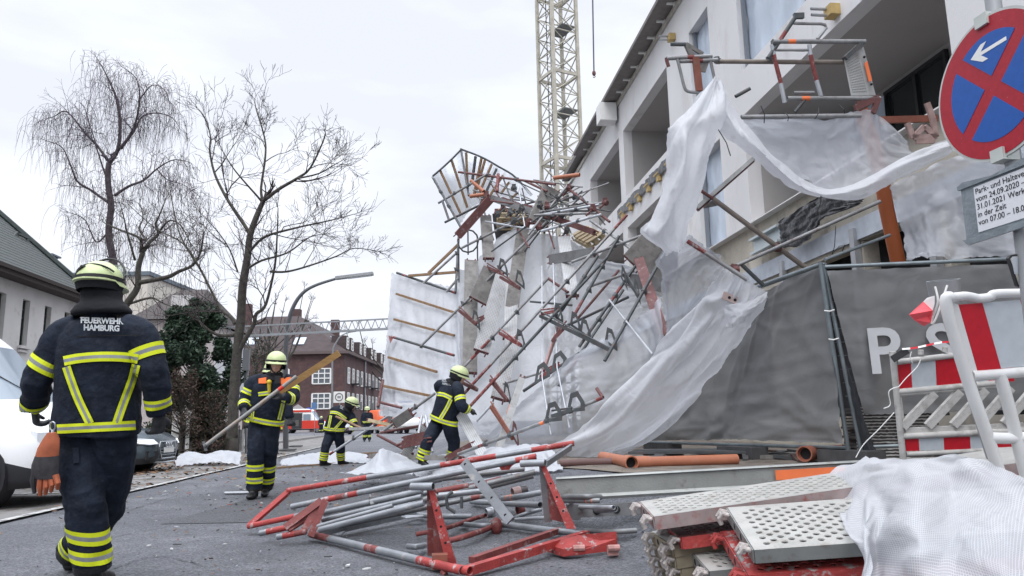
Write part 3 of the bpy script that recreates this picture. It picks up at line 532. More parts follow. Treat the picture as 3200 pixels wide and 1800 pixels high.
def tree(name, label, limbs, seed, barkm, twigm, thin=1.0, droop=0.06, twig=(1.0, .02, 2), per_m=2.2, strands=None, start=.18, group=None, minr=.004, nk=(3, 5)):
    """limbs: (picture points, depth at start, depth at end, radius at start, radius at end, twigs?); the first one is the trunk."""
    rnd = random.Random(seed); tr = MB(); cr_ = MB(); base = None
    for li, (pts, d0, d1, r0, r1, tw) in enumerate(limbs):
        pp = limb_path(pts, d0, d1, rnd); r0 *= thin; r1 *= thin
        if li == 0: g = pp[0].copy(); base = V((g.x, g.y, zg(g.x, g.y))); pp = [base-V((0, 0, .1))] + pp if base.z < g.z-.05 else pp
        n = len(pp); rs = [r0+(r1-r0)*i/(n-1) for i in range(n)]
        if li == 0: rs[0] *= 1.25
        tr.path([p+V((mnoise.noise(p*.9)*.5, 0, 0))*rs[i]*(i > 1) for i, p in enumerate(pp)], rs, 9 if r0 > .06 else 6)
        if not tw: continue
        Lt = sum((b-a).length for a, b in zip(pp, pp[1:])); m_ = int(Lt*per_m*tw)
        for _ in range(m_):
            u = start+(1-start)*rnd.random()**.8; i = min(n-2, int(u*(n-1))); a = (pp[i+1]-pp[i]).normalized(); o = Matrix.Rotation(rnd.uniform(0, 6.28), 3, a) @ a.orthogonal().normalized()
            p = pp[i].lerp(pp[i+1], rnd.random()); sc = (1.2-1.0*u)
            grow(cr_, p, a*.8+o*rnd.uniform(.5, 1.1), twig[0]*sc*rnd.uniform(.6, 1.25), min(rs[i]*.5, twig[1]), twig[2] if u < .7 else min(2, twig[2]), rnd, droop, nk=nk, minr=minr)
        if strands:
            for _ in range(int(Lt*strands[0]*tw)):
                u = .25+.75*rnd.random(); i = min(n-2, int(u*(n-1))); p = pp[i].lerp(pp[i+1], rnd.random())+V((rnd.gauss(0, .45), rnd.gauss(0, .45), rnd.gauss(.1, .3)))
                L = rnd.uniform(.5, 1.0)*strands[1]; q = p; w_ = [p]; dd = V((rnd.gauss(0, .6), rnd.gauss(0, .6), .25))
                for k in range(5): dd = dd*.6+V((rnd.gauss(0, .09), rnd.gauss(0, .09), -.42)); q = q+dd.normalized()*L/5; w_.append(q)
                cr_.path(w_, [.008, .008, .007, .006, .005, .004], 3, cap=False)
        tip = pp[-1]-pp[-2]
        for _ in range(3): grow(cr_, pp[-1], tip.normalized()+V((rnd.gauss(0, .3), rnd.gauss(0, .3), rnd.gauss(0, .3))), twig[0]*.28, max(r1*.7, .008), 1, rnd, droop, minr=minr)
    t_ = thing(name, base, label, 'tree', group)
    obj('trunk', tr, barkm, t_, angle=0); obj('crown', cr_, twigm, t_, angle=0)
    return t_
def A4(*q): return [(x/2.061, 150+y/2.061) for x, y in q]
def R3(*q): return [(620+x/2.898, 950+y/2.898) for x, y in q]
# street tree with the spreading bare crown
tree('bare_tree', 'bare street tree with one stout trunk forking low, in front of the white wrapped hoarding', [
    ([(726, 1372), (728, 1340), (733, 1200), (742, 1090), (752, 960)] + A4((1575, 1430), (1590, 1330), (1610, 1200), (1650, 1080), (1690, 990)), 22, 22, .215, .085, .25),
    (A4((1690, 990), (1680, 900), (1710, 700), (1705, 580), (1650, 400), (1640, 330)), 22, 22.6, .06, .012, 1),
    (A4((1690, 990), (1790, 910), (1910, 840), (2000, 770), (2090, 580), (2090, 530)), 22, 21.2, .075, .012, 1),
    (A4((1905, 842), (2050, 810), (2140, 760), (2210, 720)), 21.4, 21, .035, .01, 1),
    (A4((1612, 1200), (1520, 1060), (1440, 930), (1380, 800), (1350, 660), (1355, 570), (1320, 450), (1270, 390)), 22, 22.8, .075, .012, 1),
    (A4((1688, 990), (1590, 880), (1500, 770), (1420, 640)), 22, 21, .045, .012, 1),
    (A4((1592, 1330), (1700, 1220), (1900, 1160), (2130, 1110), (2280, 1070)), 22, 20.6, .06, .01, 1),
    (A4((1580, 1430), (1680, 1370), (1850, 1320), (1990, 1220), (2090, 1200)), 22, 21.5, .05, .01, 1),
    (R3((350, 450), (430, 310), (500, 180), (520, 90), (610, 0)) + A4((1770, 1400), (1785, 1200), (1790, 1030)), 22, 21.4, .10, .015, .8),
    (A4((1740, 1440), (1850, 1440), (2000, 1400), (2170, 1340), (2280, 1290), (2440, 1310)), 21.6, 20.8, .045, .01, 1),
    (R3((325, 280), (200, 285), (100, 240), (0, 150)), 22, 21.2, .07, .03, .7),
    (R3((330, 180), (290, 120), (220, 60), (180, 0)) + A4((1300, 1440), (1240, 1350), (1150, 1180), (1100, 950)), 22, 22.5, .075, .02, 1),
    (A4((1290, 1420), (1180, 1260), (1000, 1160), (830, 1010)), 22.2, 23, .04, .012, .9),
    (A4((1530, 1440), (1480, 1300), (1400, 1180), (1290, 1060)), 22, 21, .035, .01, 1),
    ], 5, m_bark, m_twig, .80, droop=.045, twig=(1.9, .024, 3), per_m=2.5, minr=.0045, nk=(2, 4))
# tall weeping birch
B = [([(372, 1330), (368, 1000), (360, 860)] + A4((735, 1400), (700, 1180), (715, 1000), (700, 850), (705, 740)), 40, 40, .34, .2, .4),
    (A4((705, 740), (760, 650), (772, 450), (740, 300), (690, 180), (625, 65)), 40, 40, .17, .02, 1),
    (A4((760, 660), (840, 560), (880, 450), (900, 330), (880, 200), (785, 120)), 40, 39, .12, .02, 1),
    (A4((705, 1000), (590, 920), (500, 860), (460, 770), (400, 640), (290, 595)), 40, 39, .11, .02, 1),
    (A4((690, 720), (620, 620), (540, 540), (430, 410), (350, 440), (270, 470)), 40, 41, .11, .015, 1),
    (A4((740, 950), (830, 890), (930, 850), (1010, 780), (1120, 720), (1230, 740)), 40, 39, .12, .02, 1),
    (A4((780, 650), (860, 540), (920, 440), (1020, 420), (1110, 450), (1160, 520)), 40, 41, .09, .015, 1),
    (A4((700, 1180), (620, 1250), (550, 1110), (450, 1060)), 40, 39.5, .08, .015, 1),
    (A4((690, 850), (640, 700), (600, 560), (560, 420), (600, 270)), 40, 41, .08, .015, .9),
    (A4((900, 330), (980, 240), (1060, 270), (1090, 340)), 39.6, 39, .05, .012, 1),
    (A4((720, 1150), (850, 1200), (950, 1230), (1030, 1130), (1100, 1080)), 40, 39, .08, .015, 1),
    (A4((1010, 780), (1080, 850), (1180, 880), (1290, 960)), 39.2, 38.5, .05, .012, 1)]
tree('weeping_birch', 'tall weeping birch with fine purplish hanging twigs behind the white house', B, 8, m_birch, m_twigb, .68, droop=-.04, twig=(1.9, .030, 2), per_m=1.7, strands=(36, 2.2), minr=.005, nk=(2, 4))
Q = lambda *q: [(x/4.025, 650+y/4.025) for x, y in q]
tree('gnarled_tree', 'gnarled bare tree with twisted grey limbs between the birch and the dark evergreen', [
    ([(392, 1340), (390, 1010)] + Q((1580, 1230), (1720, 1000), (1740, 760), (1790, 560)), 29, 29, .22, .12, .1),
    (Q((1790, 560), (1880, 430), (1990, 330), (1960, 200), (2010, 80), (2090, -120)), 29, 28.5, .11, .02, 1),
    (Q((1770, 560), (1760, 390), (1600, 310), (1440, 250), (1300, 180)), 29, 29.5, .09, .02, .9),
    (Q((1760, 390), (1830, 390), (1750, 260), (1800, 120), (1760, -60)), 29, 30, .08, .02, 1),
    (Q((1700, 660), (1600, 330), (1560, 130), (1500, -80)), 29, 28.4, .07, .015, 1),
    (Q((1740, 940), (2100, 870), (2250, 800), (2420, 720), (2520, 560), (2560, 330)), 29, 27.8, .13, .03, 1),
    (Q((1640, 1200), (1900, 1130), (2060, 1200), (2300, 1290)), 29, 28, .07, .02, .8),
    (Q((2000, 300), (2130, 160), (2290, 240), (2460, 600)), 28.8, 28, .06, .015, 1)],
    11, m_bark, m_twig, .75, droop=.0, twig=(1.6, .024, 2), per_m=1.7, strands=(9, 1.6), minr=.005)
# far trees: behind the lamp and beside the brick building
for i, (xb, d, yt, lab) in enumerate(((842, 85, 880, 'distant bare tree standing behind the curved street lamp'), (800, 70, 910, 'distant bare tree whose crown shows right of the stout street tree trunk'), (1180, 140, 1000, 'distant bare tree at the far end of the brick building'), (1215, 120, 1060, 'small distant bare tree beside the tarpaulin edge'))):
    k = d/2364; L = []; rr = random.Random(i+40); yb = 1326
    h = yb-yt; L.append(([(xb, yb), (xb+3, yb-h*.3), (xb, yb-h*.6)], d, d, .0022*d, .0013*d, .3))
    for j in range(8):
        a_ = rr.uniform(-1, 1); y0 = yb-h*rr.uniform(.3, .6); L.append(([(xb, y0), (xb+a_*h*.18, y0-h*.16), (xb+a_*h*.32, yb-h*rr.uniform(.7, 1.0))], d, d+rr.uniform(-3, 3), .0012*d, .0004*d, 1))
    tree('bare_tree', lab, L, 60+i, m_bark, m_twig, droop=.03, twig=(.026*d, .00045*d, 2), per_m=.10*85/d*14/ (d/10), minr=.00016*d, group='distant bare trees')
# dark evergreen and brown shrub
def foliage(name, label, cat, cx, d, ybase, ytop, wpx, n, leaf, mats, shape, seed):
    rnd = random.Random(seed); g = on_ground(cx, d); top = P(cx, ytop, d).z; hw = wpx/2/FPX*d; mb = MB(); tr = MB()
    tr.path([g-V((0, 0, .05)), g+V((.03, 0, (top-g.z)*.5)), g+V((0, 0, top-g.z-.3))], [.09, .06, .02], 6)
    clumps = []
    for _ in range(120):
        u = rnd.random(); a = rnd.uniform(0, 6.28); rr_ = shape(u)*hw*math.sqrt(rnd.uniform(.25, 1)); c_ = g+V((rr_*math.cos(a), rr_*math.sin(a), .25+u*(top-g.z-.35))); clumps.append((c_, hw*rnd.uniform(.2, .36)*(1.1-.5*u)))
        tr.path([g+V((0, 0, (c_.z-g.z)*.7)), c_], [.02, .006], 4)
    for k in range(n):
        c_, cr_ = clumps[k % len(clumps)]; v_ = V((rnd.gauss(0, 1), rnd.gauss(0, 1), rnd.gauss(0, 1))); v_ = v_.normalized()*cr_*rnd.random()**.4; p = c_+v_
        a = V((rnd.gauss(0, 1), rnd.gauss(0, 1), rnd.gauss(0, .7))).normalized()*leaf*rnd.uniform(.6, 1.3); b = a.orthogonal().normalized()*leaf*.38; b = Matrix.Rotation(rnd.uniform(0, 6.28), 3, a.normalized()) @ b
        mb.add([p-a, p-b, p+a, p+b], [(0, 1, 2, 3)], rnd.choices(range(len(mats)), [5, 3, 1][:len(mats)])[0])
    t_ = thing(name, g, label, cat); obj('trunk', tr, m_bark, t_); obj('crown', mb, mats, t_, smooth=False)
gm = [mat('needle_dark', (.022, .045, .028), .6), mat('needle_mid', (.040, .075, .042), .6), mat('needle_light', (.075, .115, .075), .5)]
foliage('evergreen_tree', 'dark green dense evergreen tree behind the grey car', 'tree', 590, 25.5, 1340, 930, 265, 36000, .09, gm, lambda u: (.72+.5*u-.25*u*u if u < .5 else 1.05-1.35*(u-.5)**1.3), 2)
bm_ = [mat('dry_leaf', (.085, .052, .045), .8), mat('dry_leaf_b', (.06, .05, .035), .8), mat('dry_leaf_c', (.11, .09, .05), .8)]
foliage('brown_shrub', 'brown leaved shrub below the dark evergreen tree', 'shrub', 560, 24.3, 1350, 1150, 190, 3800, .05, bm_, lambda u: 1.0-.5*u, 4)
foliage('brown_shrub', 'low russet shrub between the evergreen and the stout tree trunk', 'shrub', 665, 24.5, 1350, 1215, 120, 1800, .05, bm_, lambda u: 1.0-.4*u, 6)
foliage('ivy_shrub', 'leafless dark hedge clump under the brick building, left of its windows', 'shrub', 815, 60, 1330, 1040, 130, 4200, .10, [MATS['dry_leaf_b'], MATS['needle_dark'], m_twig], lambda u: 1.0-.5*u, 7)
# ================================================================ VEHICLES
m_tyre = mat('tyre', (.018, .018, .019), .85); m_rim = mat('rim', (.25, .26, .28), .35, .7); m_blackpl = mat('black_plastic', (.022, .022, .026), .5)
m_vglass = mat('vehicle_glass', (.19, .24, .29), .08, spec=.9); m_lamp = mat('lamp_glass', (.72, .75, .78), .12, spec=.8)
def veh(name, label, cat, loc, ang, secs, paint, glass=(), dark=(), wheels=(), wr=.33, ww=.22, group=None, sidegl=(), zoff=0.0):
    """secs: (s back from nose, half width low, half width top, z bottom, z belt, z top). glass: index of spans whose top face is windscreen glass."""
    ca, sa = math.cos(ang), math.sin(ang)
    def L(s, t, z): return V(loc)+V((-s*ca-t*sa, -s*sa+t*ca, z+zoff))
    root = thing(name, V(loc)+V((-2*ca, -2*sa, zoff)), label, cat, group); mb = MB(); gl = MB(); rings = []
    for s, wl, wt, z0, zb, zt in secs:
        e = .06; rings.append([L(s, -wl+.05, z0), L(s, -wl, z0+.12), L(s, -wl-.015, (z0+zb)/2), L(s, -wl+.01, zb), L(s, -wt, zt-.10), L(s, -wt+.10, zt), L(s, 0, zt+.03), L(s, wt-.10, zt), L(s, wt, zt-.10), L(s, wl-.01, zb), L(s, wl+.015, (z0+zb)/2), L(s, wl, z0+.12), L(s, wl-.05, z0)])
    n = 13
    for k in range(len(secs)-1):
        for i in range(n):
            j = (i+1) % n; q = [rings[k][i], rings[k][j], rings[k+1][j], rings[k+1][i]]; mi = 0
            if k in glass and i in (4, 5, 6, 7): mi = 1
            if k in sidegl and i in (3, 8): mi = 1
            if i in (0, 11, 12): mi = 2
            if k in dark and i in (1, 10): mi = 2
            mb.add(q, [(0, 1, 2, 3)], mi)
    mb.add(rings[0], [tuple(range(n))], 0); mb.add(rings[-1], [tuple(range(n))], 0)
    obj('body', mb, [paint, m_vglass, m_blackpl], root, angle=62, weld=1e-4)
    for (s, t) in wheels:
        c_ = L(s, t, wr); ax = V((-sa, ca, 0)); mb = MB(); sg = 1 if t > 0 else -1
        prof = [(-.5, .80), (-.5, .95), (-.3, 1), (.3, 1), (.5, .95), (.5, .66), (.35, .62)]; rr_ = []
        x_ = V((ca, sa, 0)); z_ = V((0, 0, 1))
        for o_, k_ in prof: rr_.append(mb.ring(c_+ax*(o_*ww*sg), x_*wr*k_, z_*wr*k_, 26))
        mb.loft(rr_, True); wo = obj('wheel', mb, m_tyre, root)
        mb = MB(); mb.loft([mb.ring(c_+ax*(o_*ww*sg), x_*wr*k_, z_*wr*k_, 26) for o_, k_ in ((.30, .64), (.44, .64), (.44, .54), (.36, .5))], True)
        for k in range(5): a_ = k*1.2566+.3; mb.bar(c_+ax*(.42*ww*sg)+(x_*math.cos(a_)+z_*math.sin(a_))*wr*.1, c_+ax*(.42*ww*sg)+(x_*math.cos(a_)+z_*math.sin(a_))*wr*.58, wr*.2, .03, ax)
        mb.loft([mb.ring(c_+ax*(o_*ww*sg), x_*wr*.15, z_*wr*.15, 12) for o_ in (.36, .47)], True); obj('rim', mb, m_rim, wo)
        mb = MB(); mb.loft([mb.ring(c_+V((0, 0, .03))+ax*(o_*sg), x_*wr*1.17, z_*wr*1.17, 24) for o_ in (-ww*.6, ww*.30)], True); obj('wheel_arch', mb, m_blackpl, root)
    return root, L, ca, sa
def blk(L, s0, s1, t0, t1, z0, z1): mb = MB(); pts = [L(s, t, z) for s in (s0, s1) for t in (t0, t1) for z in (z0, z1)]; return mb.add(pts, [(0, 1, 3, 2), (4, 6, 7, 5), (0, 4, 5, 1), (2, 3, 7, 6), (0, 2, 6, 4), (1, 5, 7, 3)])
m_vanw = mat('van_white', (.74, .74, .75), .3, var=.03, vscale=3)
wv = on_ground(-8, 8.9)
van, L, ca, sa = veh('white_van', 'white delivery van with dark lower cladding parked nose out beside the firefighter', 'van', (wv.x+.50, wv.y+.95, 0.02), R(-16),
    [(-.02, .70, .62, .3, .58, .72), (.06, .86, .72, .24, .74, .92), (.35, .96, .80, .22, .92, 1.10), (.75, .99, .84, .22, 1.02, 1.22), (1.02, .99, .86, .22, 1.12, 1.32), (1.85, .99, .82, .22, 1.2, 2.12), (2.15, .99, .82, .22, 1.25, 2.32), (4.6, .99, .84, .22, 1.25, 2.42), (5.3, .97, .80, .25, 1.2, 2.38)], m_vanw, glass=(4,), dark=(0, 1, 2, 3, 4, 5, 6, 7), wheels=((.66, -.90), (.66, .90), (4.0, -.90), (4.0, .90)), wr=.36, ww=.24, sidegl=(5,))
for t in (-.75, .75):
    mb = MB(); mb.loft([[L(-.01+.06*abs(y_), t*.8+y_*.13, .70), L(.10+.06*abs(y_), t*.8+y_*.13, .93), L(.0+.06*abs(y_), t*.8+y_*.13, .90)] for y_ in (-1, 0, 1)], True); obj('headlight', mb, m_lamp, van)
mb = MB(); mb.path([L(1.12, -.55, 1.42), L(1.16, .0, 1.45), L(1.14, .45, 1.43)], .012, 5); mb.path([L(1.12, .3, 1.43), L(1.5, -.25, 1.83)], .010, 5); obj('wiper', mb, m_blackpl, van)
for sg in (-1, 1):
    mb = MB(); mb.ball(L(1.95, sg*1.14, 1.30), (.12, .13, .17), 10, 8); mb.bar(L(1.95, sg*.95, 1.22), L(1.95, sg*1.1, 1.26), .06, .06); mo = obj('mirror', mb, m_blackpl, van)
    mb = MB(); mb.ball(L(1.83, sg*1.18, 1.23), (.03, .05, .03), 8, 6); obj('indicator', mb, mat('amber', (.8, .22, .03), .3), mo)
mb = blk(L, 2.3, 3.3, -1.004, -.99, .55, 1.15); obj('door_panel', mb, m_vanw, van, smooth=False)
# grey hatchback
m_grey = mat('steel_grey_paint', (.065, .083, .098), .25, .35, var=.04)
c_ = P(556, 1478, 16.2); cg = V((c_.x-.36, c_.y+.35, .02))
car, L, ca, sa = veh('parked_car', 'steel grey hatchback with wide black grille parked nose out behind the firefighter', 'car', cg, R(-4),
    [(0, .62, .55, .24, .44, .60), (.05, .74, .66, .20, .52, .70), (.22, .85, .72, .18, .60, .80), (.6, .89, .76, .18, .68, .90), (1.25, .90, .72, .18, .78, 1.0), (2.0, .90, .62, .18, .88, 1.40), (2.4, .90, .60, .18, .90, 1.45), (3.5, .89, .58, .2, .92, 1.40), (4.2, .82, .6, .26, .86, 1.05)], m_grey, glass=(4,), wheels=((.84, -.80), (.84, .80), (3.4, -.8), (3.4, .8)), wr=.32, ww=.22, sidegl=(5, 6, 7))
def frontpoly(pts, s, dep, m, nm, par=None):      # flat outline on the nose: (t, z)
    mb = MB(); mb.prism([L(s+.12*(abs(t)/.7)**2, t, z) for t, z in pts], V((ca, sa, 0))*dep); return obj(nm, mb, m, par or car, smooth=False)
gr = frontpoly([(-.42, .62), (.42, .62), (.47, .52), (.34, .30), (-.34, .30), (-.47, .52)], -.022, -.05, m_blackpl, 'grille')
mb = MB()
for pts in (((-.44, .635), (.44, .635)), ((-.49, .52), (-.35, .285)), ((.49, .52), (.35, .285)), ((-.35, .285), (.35, .285)), ((-.44, .635), (-.49, .52)), ((.44, .635), (.49, .52))):
    mb.tube(L(-.03, *pts[0]), L(-.03, *pts[1]), .014, 6)
for z in (.36, .42, .48): mb.tube(L(-.028, -.40, z), L(-.028, .40, z), .006, 4)
obj('grille_trim', mb, mat('chrome', (.5, .52, .55), .25, .9), gr)
mb = MB()
for k in range(4):                        # four interlocked rings
    cc = L(-.045, -.135+k*.09, .565); mb.path([cc+V((-sa, ca, 0))*.055*math.cos(a_*.5236)+V((0, 0, .055*math.sin(a_*.5236))) for a_ in range(13)], .008, 5)
obj('emblem', mb, MATS['chrome'], gr)
mb = blk(L, -.045, -.03, -.26, .26, .40, .51); obj('number_plate', mb, mat('plate_white', (.72, .72, .70), .5), car, smooth=False)
for sg in (-1, 1):
    mb = MB(); mb.prism([L(.0, sg*.53, .58), L(.08, sg*.76, .57), L(.30, sg*.895, .60), L(.52, sg*.925, .70), L(.40, sg*.87, .725), L(.07, sg*.62, .675)], V((ca*.5, -sg*0+sa, 0)).normalized()*.035+V((0, sg*.02, .015))); hl = obj('headlight', mb, m_lamp, car)
    mb = MB(); mb.tube(L(-.03, sg*.56, .60), L(.26, sg*.90, .62), .014, 6); obj('light_strip', mb, m_white, hl)
    mb = MB(); mb.prism([L(-.005, sg*.54, .28), L(-.005, sg*.56, .44), L(.12, sg*.80, .45), L(.13, sg*.80, .27)], V((ca, sa, 0))*.03); obj('air_intake', mb, m_blackpl, car, smooth=False)
    mb = MB(); mb.ball(L(1.75, sg*1.0, .98), (.1, .1, .07), 8, 6); obj('mirror', mb, m_grey, car)
mb = MB(); mb.path([L(.08, -.62, .22), L(-.02, -.3, .2), L(-.02, .3, .2), L(.08, .62, .22)], .022, 6); obj('splitter', mb, MATS['chrome'], car)
# rescue vehicles far down the street
m_red = mat('signal_red', (.66, .05, .03), .4, var=.05); m_yel = mat('hi_vis', (.75, .80, .03), .5)
def rescue(xn, d, ang, label, Lg=5.6, H=2.75):
    g = on_ground(xn, d); r_, L, ca, sa = veh('rescue_van', label, 'van', (g.x, g.y, g.z), ang,
        [(0, .7, .6, .4, .8, .95), (.08, .95, .8, .35, .95, 1.15), (.9, 1.0, .85, .35, 1.1, 1.4), (1.7, 1.0, .84, .35, 1.2, H-.25), (2.1, 1.0, .84, .35, 1.2, H), (Lg, 1.0, .86, .35, 1.2, H)], m_white, glass=(2,), wheels=((.95, -.9), (.95, .9), (Lg-1.2, -.9), (Lg-1.2, .9)), wr=.36, ww=.24)
    for sg in (-1, 1):
        t0, t1 = sg*1.018, sg*1.035
        obj('red_band', blk(L, .5, Lg-.05, t0, t1, .5, 1.42), m_red, r_, smooth=False)
        obj('red_band', blk(L, 1.7, Lg-.05, t0*.87, t1*.9, H-.35, H-.12), m_red, r_, smooth=False)
        obj('side_window', blk(L, 1.75, 2.6, t0*.97, t1, 1.5, 2.15), m_vglass, r_, smooth=False); obj('side_window', blk(L, 4.1, Lg-.25, t0*.97, t1, 1.5, 2.15), m_darkglass, r_, smooth=False)
    obj('open_doorway', blk(L, 2.75, 3.95, -1.045, -.9, .5, 2.3), m_darkglass, r_, smooth=False); obj('seat', blk(L, 3.1, 3.5, -1.05, -1.04, .8, 1.5), mat('seat_grey', (.12, .11, .1), .8), r_, smooth=False)
    obj('yellow_mark', blk(L, Lg-.6, Lg-.1, -1.055, -1.04, .5, .7), m_yel, r_, smooth=False); obj('light_bar', blk(L, 1.95, 2.3, -.6, .6, H+.02, H+.16), mat('beacon_blue', (.05, .12, .5), .2), r_, smooth=False)
    return r_
rescue(1024, 88, R(-8), 'white and red rescue van with its dark side door open, under the brick building')
rescue(1292, 66, R(-68), 'white and orange rescue vehicle partly hidden behind the tangled scaffold at the tarpaulin foot', 5.2)
g = on_ground(1052, 68); r_, L, ca, sa = veh('parked_car', 'small pale parked car with dark bumper beyond the bending firefighter', 'car', (g.x+.6, g.y, 0), R(-70),
    [(0, .62, .55, .24, .44, .60), (.05, .74, .66, .20, .52, .70), (.22, .85, .72, .18, .60, .80), (.6, .89, .76, .18, .68, .90), (1.25, .90, .72, .18, .78, 1.0), (2.0, .90, .62, .18, .88, 1.40), (2.4, .90, .60, .18, .90, 1.45), (3.5, .89, .58, .2, .92, 1.40), (4.2, .82, .6, .26, .86, 1.05)], m_zinc, glass=(4,), wheels=((.84, -.8), (.84, .8), (3.4, -.8), (3.4, .8)), sidegl=(5, 6, 7))
obj('bumper', blk(L, -.05, .1, -.7, .7, .25, .55), m_blackpl, r_, smooth=False)
for sg in (-1, 1): obj('headlight', blk(L, -.03, .1, sg*.45, sg*.72, .6, .74), m_lamp, r_, smooth=False)
g = on_ground(1222, 70); r_, L, ca, sa = veh('fire_engine', 'orange red vehicle with lit amber lamp at the edge of the tarpaulin', 'fire engine', (g.x, g.y, 0), R(-75),
    [(0, 1.0, .95, .4, 1.1, 1.5), (.15, 1.15, 1.05, .35, 1.2, 1.62), (.6, 1.2, 1.05, .35, 1.3, 2.1), (1.6, 1.2, 1.08, .35, 1.4, 2.2), (5, 1.2, 1.1, .35, 1.4, 2.2)], mat('orange_red', (.78, .13, .03), .4), glass=(1,), wheels=((1.2, -1.05), (1.2, 1.05), (4, -1.05), (4, 1.05)), wr=.45)
em = mat('lit_amber', (1, .5, .15), .4); em.node_tree.nodes['Principled BSDF'].inputs['Emission Color'].default_value = (1, .55, .2, 1); em.node_tree.nodes['Principled BSDF'].inputs['Emission Strength'].default_value = 3
for sg in (-1, 1): mb = MB(); mb.ball(L(-.02, sg*.72, .95), .14, 10, 8); obj('headlight', mb, em, r_)
obj('bumper', blk(L, -.12, .2, -1.1, 1.1, .3, .7), m_white, r_, smooth=False)
# ================================================================ STREET FURNITURE
m_galv = mat('galvanised', (.34, .35, .36), .5, .5, var=.12, vscale=5); m_lampgrey = mat('lamp_grey', (.13, .135, .145), .5)
g = on_ground(893, 30); lp = thing('street_lamp', g, 'tall street lamp with long curved arm, beside the bare tree', 'street lamp')
pts = [g, P(892, 1150, 30), P(896, 1040, 30), P(912, 970, 30), P(942, 920, 30), P(985, 892, 30), P(1060, 868, 30)]
mb = MB(); mb.path([pts[0]]+resample(pts[1:], 24), [.11]+[.10-.05*i/24 for i in range(25)], 8); obj('pole', mb, m_lampgrey, lp)
a_, b_ = P(1052, 869, 30), P(1166, 855, 30); mb = MB(); mb.bar(a_, b_, .28, .11); mb.bar(a_.lerp(b_, -.03), a_.lerp(b_, .08), .14, .13); obj('lamp_head', mb, m_galv, lp)
mb = MB(); mb.bar(a_.lerp(b_, .3)-V((0, 0, .065)), a_.lerp(b_, .95)-V((0, 0, .065)), .2, .03); obj('diffuser', mb, m_lamp, lp)
g = on_ground(1038, 62); lp = thing('street_lamp', g, 'thin distant street lamp with curved arm in front of the brick building', 'street lamp')
pts = [P(1038, 1180, 62), P(1040, 1100, 62), P(1050, 1072, 62), P(1068, 1048, 62), P(1102, 1035, 62)]
mb = MB(); mb.path([g]+resample(pts, 16), [.09]+[.08-.03*i/16 for i in range(17)], 6); obj('pole', mb, m_galv, lp); mb = MB(); mb.bar(P(1092, 1037, 62), P(1112, 1034, 62), .3, .12); obj('lamp_head', mb, m_galv, lp)
def signpost(xc, yc, w_, h, d, name, label, mface, polex=None, pole_r=.03):
    c_ = P(xc, yc, d); g = on_ground(polex or xc, d); s_ = thing(name, g, label, 'sign'); mb = MB(); mb.tube(g, V((g.x, g.y, c_.z+.1)), pole_r, 6); obj('post', mb, m_galv, s_)
    mb = MB(); mb.box(c_-V((0, .04, 0)), (w_, .03, h)); f = obj('panel', mb, mface, s_, smooth=False); return s_, f, c_-V((0, .06, 0))
s_, f, c_ = signpost(1060, 1241, .85, .85, 58, 'zone_sign', 'white square zone sign with grey ring behind the bending firefighter', m_white)
mb = MB(); mb.path([c_+V((.28*math.cos(k*.4488), 0, .28*math.sin(k*.4488))) for k in range(15)], .035, 6); obj('ring', mb, m_lampgrey, f)
mb = MB(); mb.box(c_+V((0, 0, 0)), (.26, .02, .16)); obj('ring_mark', mb, m_galv, f, smooth=False)
s_, f, c_ = signpost(982, 1268, .45, .55, 64, 'direction_sign', 'small blue and white sign near the rescue van', mat('sign_blue', (.12, .22, .42), .5))
# traffic signal seen from behind
g = on_ground(771, 26); s_ = thing('traffic_signal', g, 'grey traffic signal seen from behind, right of the stout tree trunk', 'traffic light')
mb = MB(); mb.tube(g, P(771, 1100, 26), .065, 8); obj('post', mb, m_galv, s_); c_ = P(772, 1126, 26); mb = MB(); mb.box(c_-V((0, .1, 0)), (.2, .22, .72)); obj('housing', mb, m_lampgrey, s_, smooth=False)
# ladder boom of the turntable ladder
rails = []; bl = thing('ladder_boom', P(985, 1030, 28), 'long white lattice ladder boom of a fire truck reaching across the street', 'ladder')
m_lad = mat('ladder_silver', (.34, .36, .38), .4, .4, var=.08)
mb = MB()
for dd in (27.6, 28.3):
    T = [P(560+i*24, 1030.6-(i*24)*.0525, dd) for i in range(30)]; Bm = [P(560+i*24, 1060.6-(i*24)*.0507, dd) for i in range(30)]
    mb.bar(T[0], T[-1], .05, .05); mb.bar(Bm[0], Bm[-1], .07, .08)
    for i in range(29): mb.tube(Bm[i], T[i].lerp(T[i+1], .5), .017, 4); mb.tube(T[i].lerp(T[i+1], .5), Bm[i+1], .017, 4)
    rails.append((T, Bm))
obj('lattice', mb, m_lad, bl, smooth=False)
mb = MB()
for i in range(0, 30): mb.tube(rails[0][1][i]+V((0, 0, .06)), rails[1][1][i]+V((0, 0, .06)), .018, 5)
obj('rung', mb, m_lad, bl)
# hoarding wrapped in white sheet, gate pillar and fence
m_sheet_far = sheet_mat('far_sheet', (.70, .72, .76), .05, .3, var=.05, bump=.3, bscale=3)
rows = [[P(x, y, 31+.4*math.sin(x*.05)) for x in (668, 690, 715, 740, 764)] for y in (1064, 1120, 1180, 1240, 1284)]
sheet('wrapped_hoarding', rows, m_sheet_far, 'white wrapped hoarding standing behind the stout tree trunk', 20, 24, .05, 3, cat='hoarding')
for i, (x0, y0, x1, y1, lb) in enumerate(((764, 1070, 764, 1345, 'upright dark scaffold pole at the edge of the wrapped hoarding'), (764, 1180, 738, 1225, 'upper diagonal brace beside the wrapped hoarding'), (738, 1205, 762, 1255, 'lower diagonal brace beside the wrapped hoarding'))):
    mb = MB(); mb.tube(P(x0, y0, 30), P(x1, y1, 30), .035, 6); obj('scaffold_tube', mb, m_lampgrey, None, lb, 'scaffold tube')
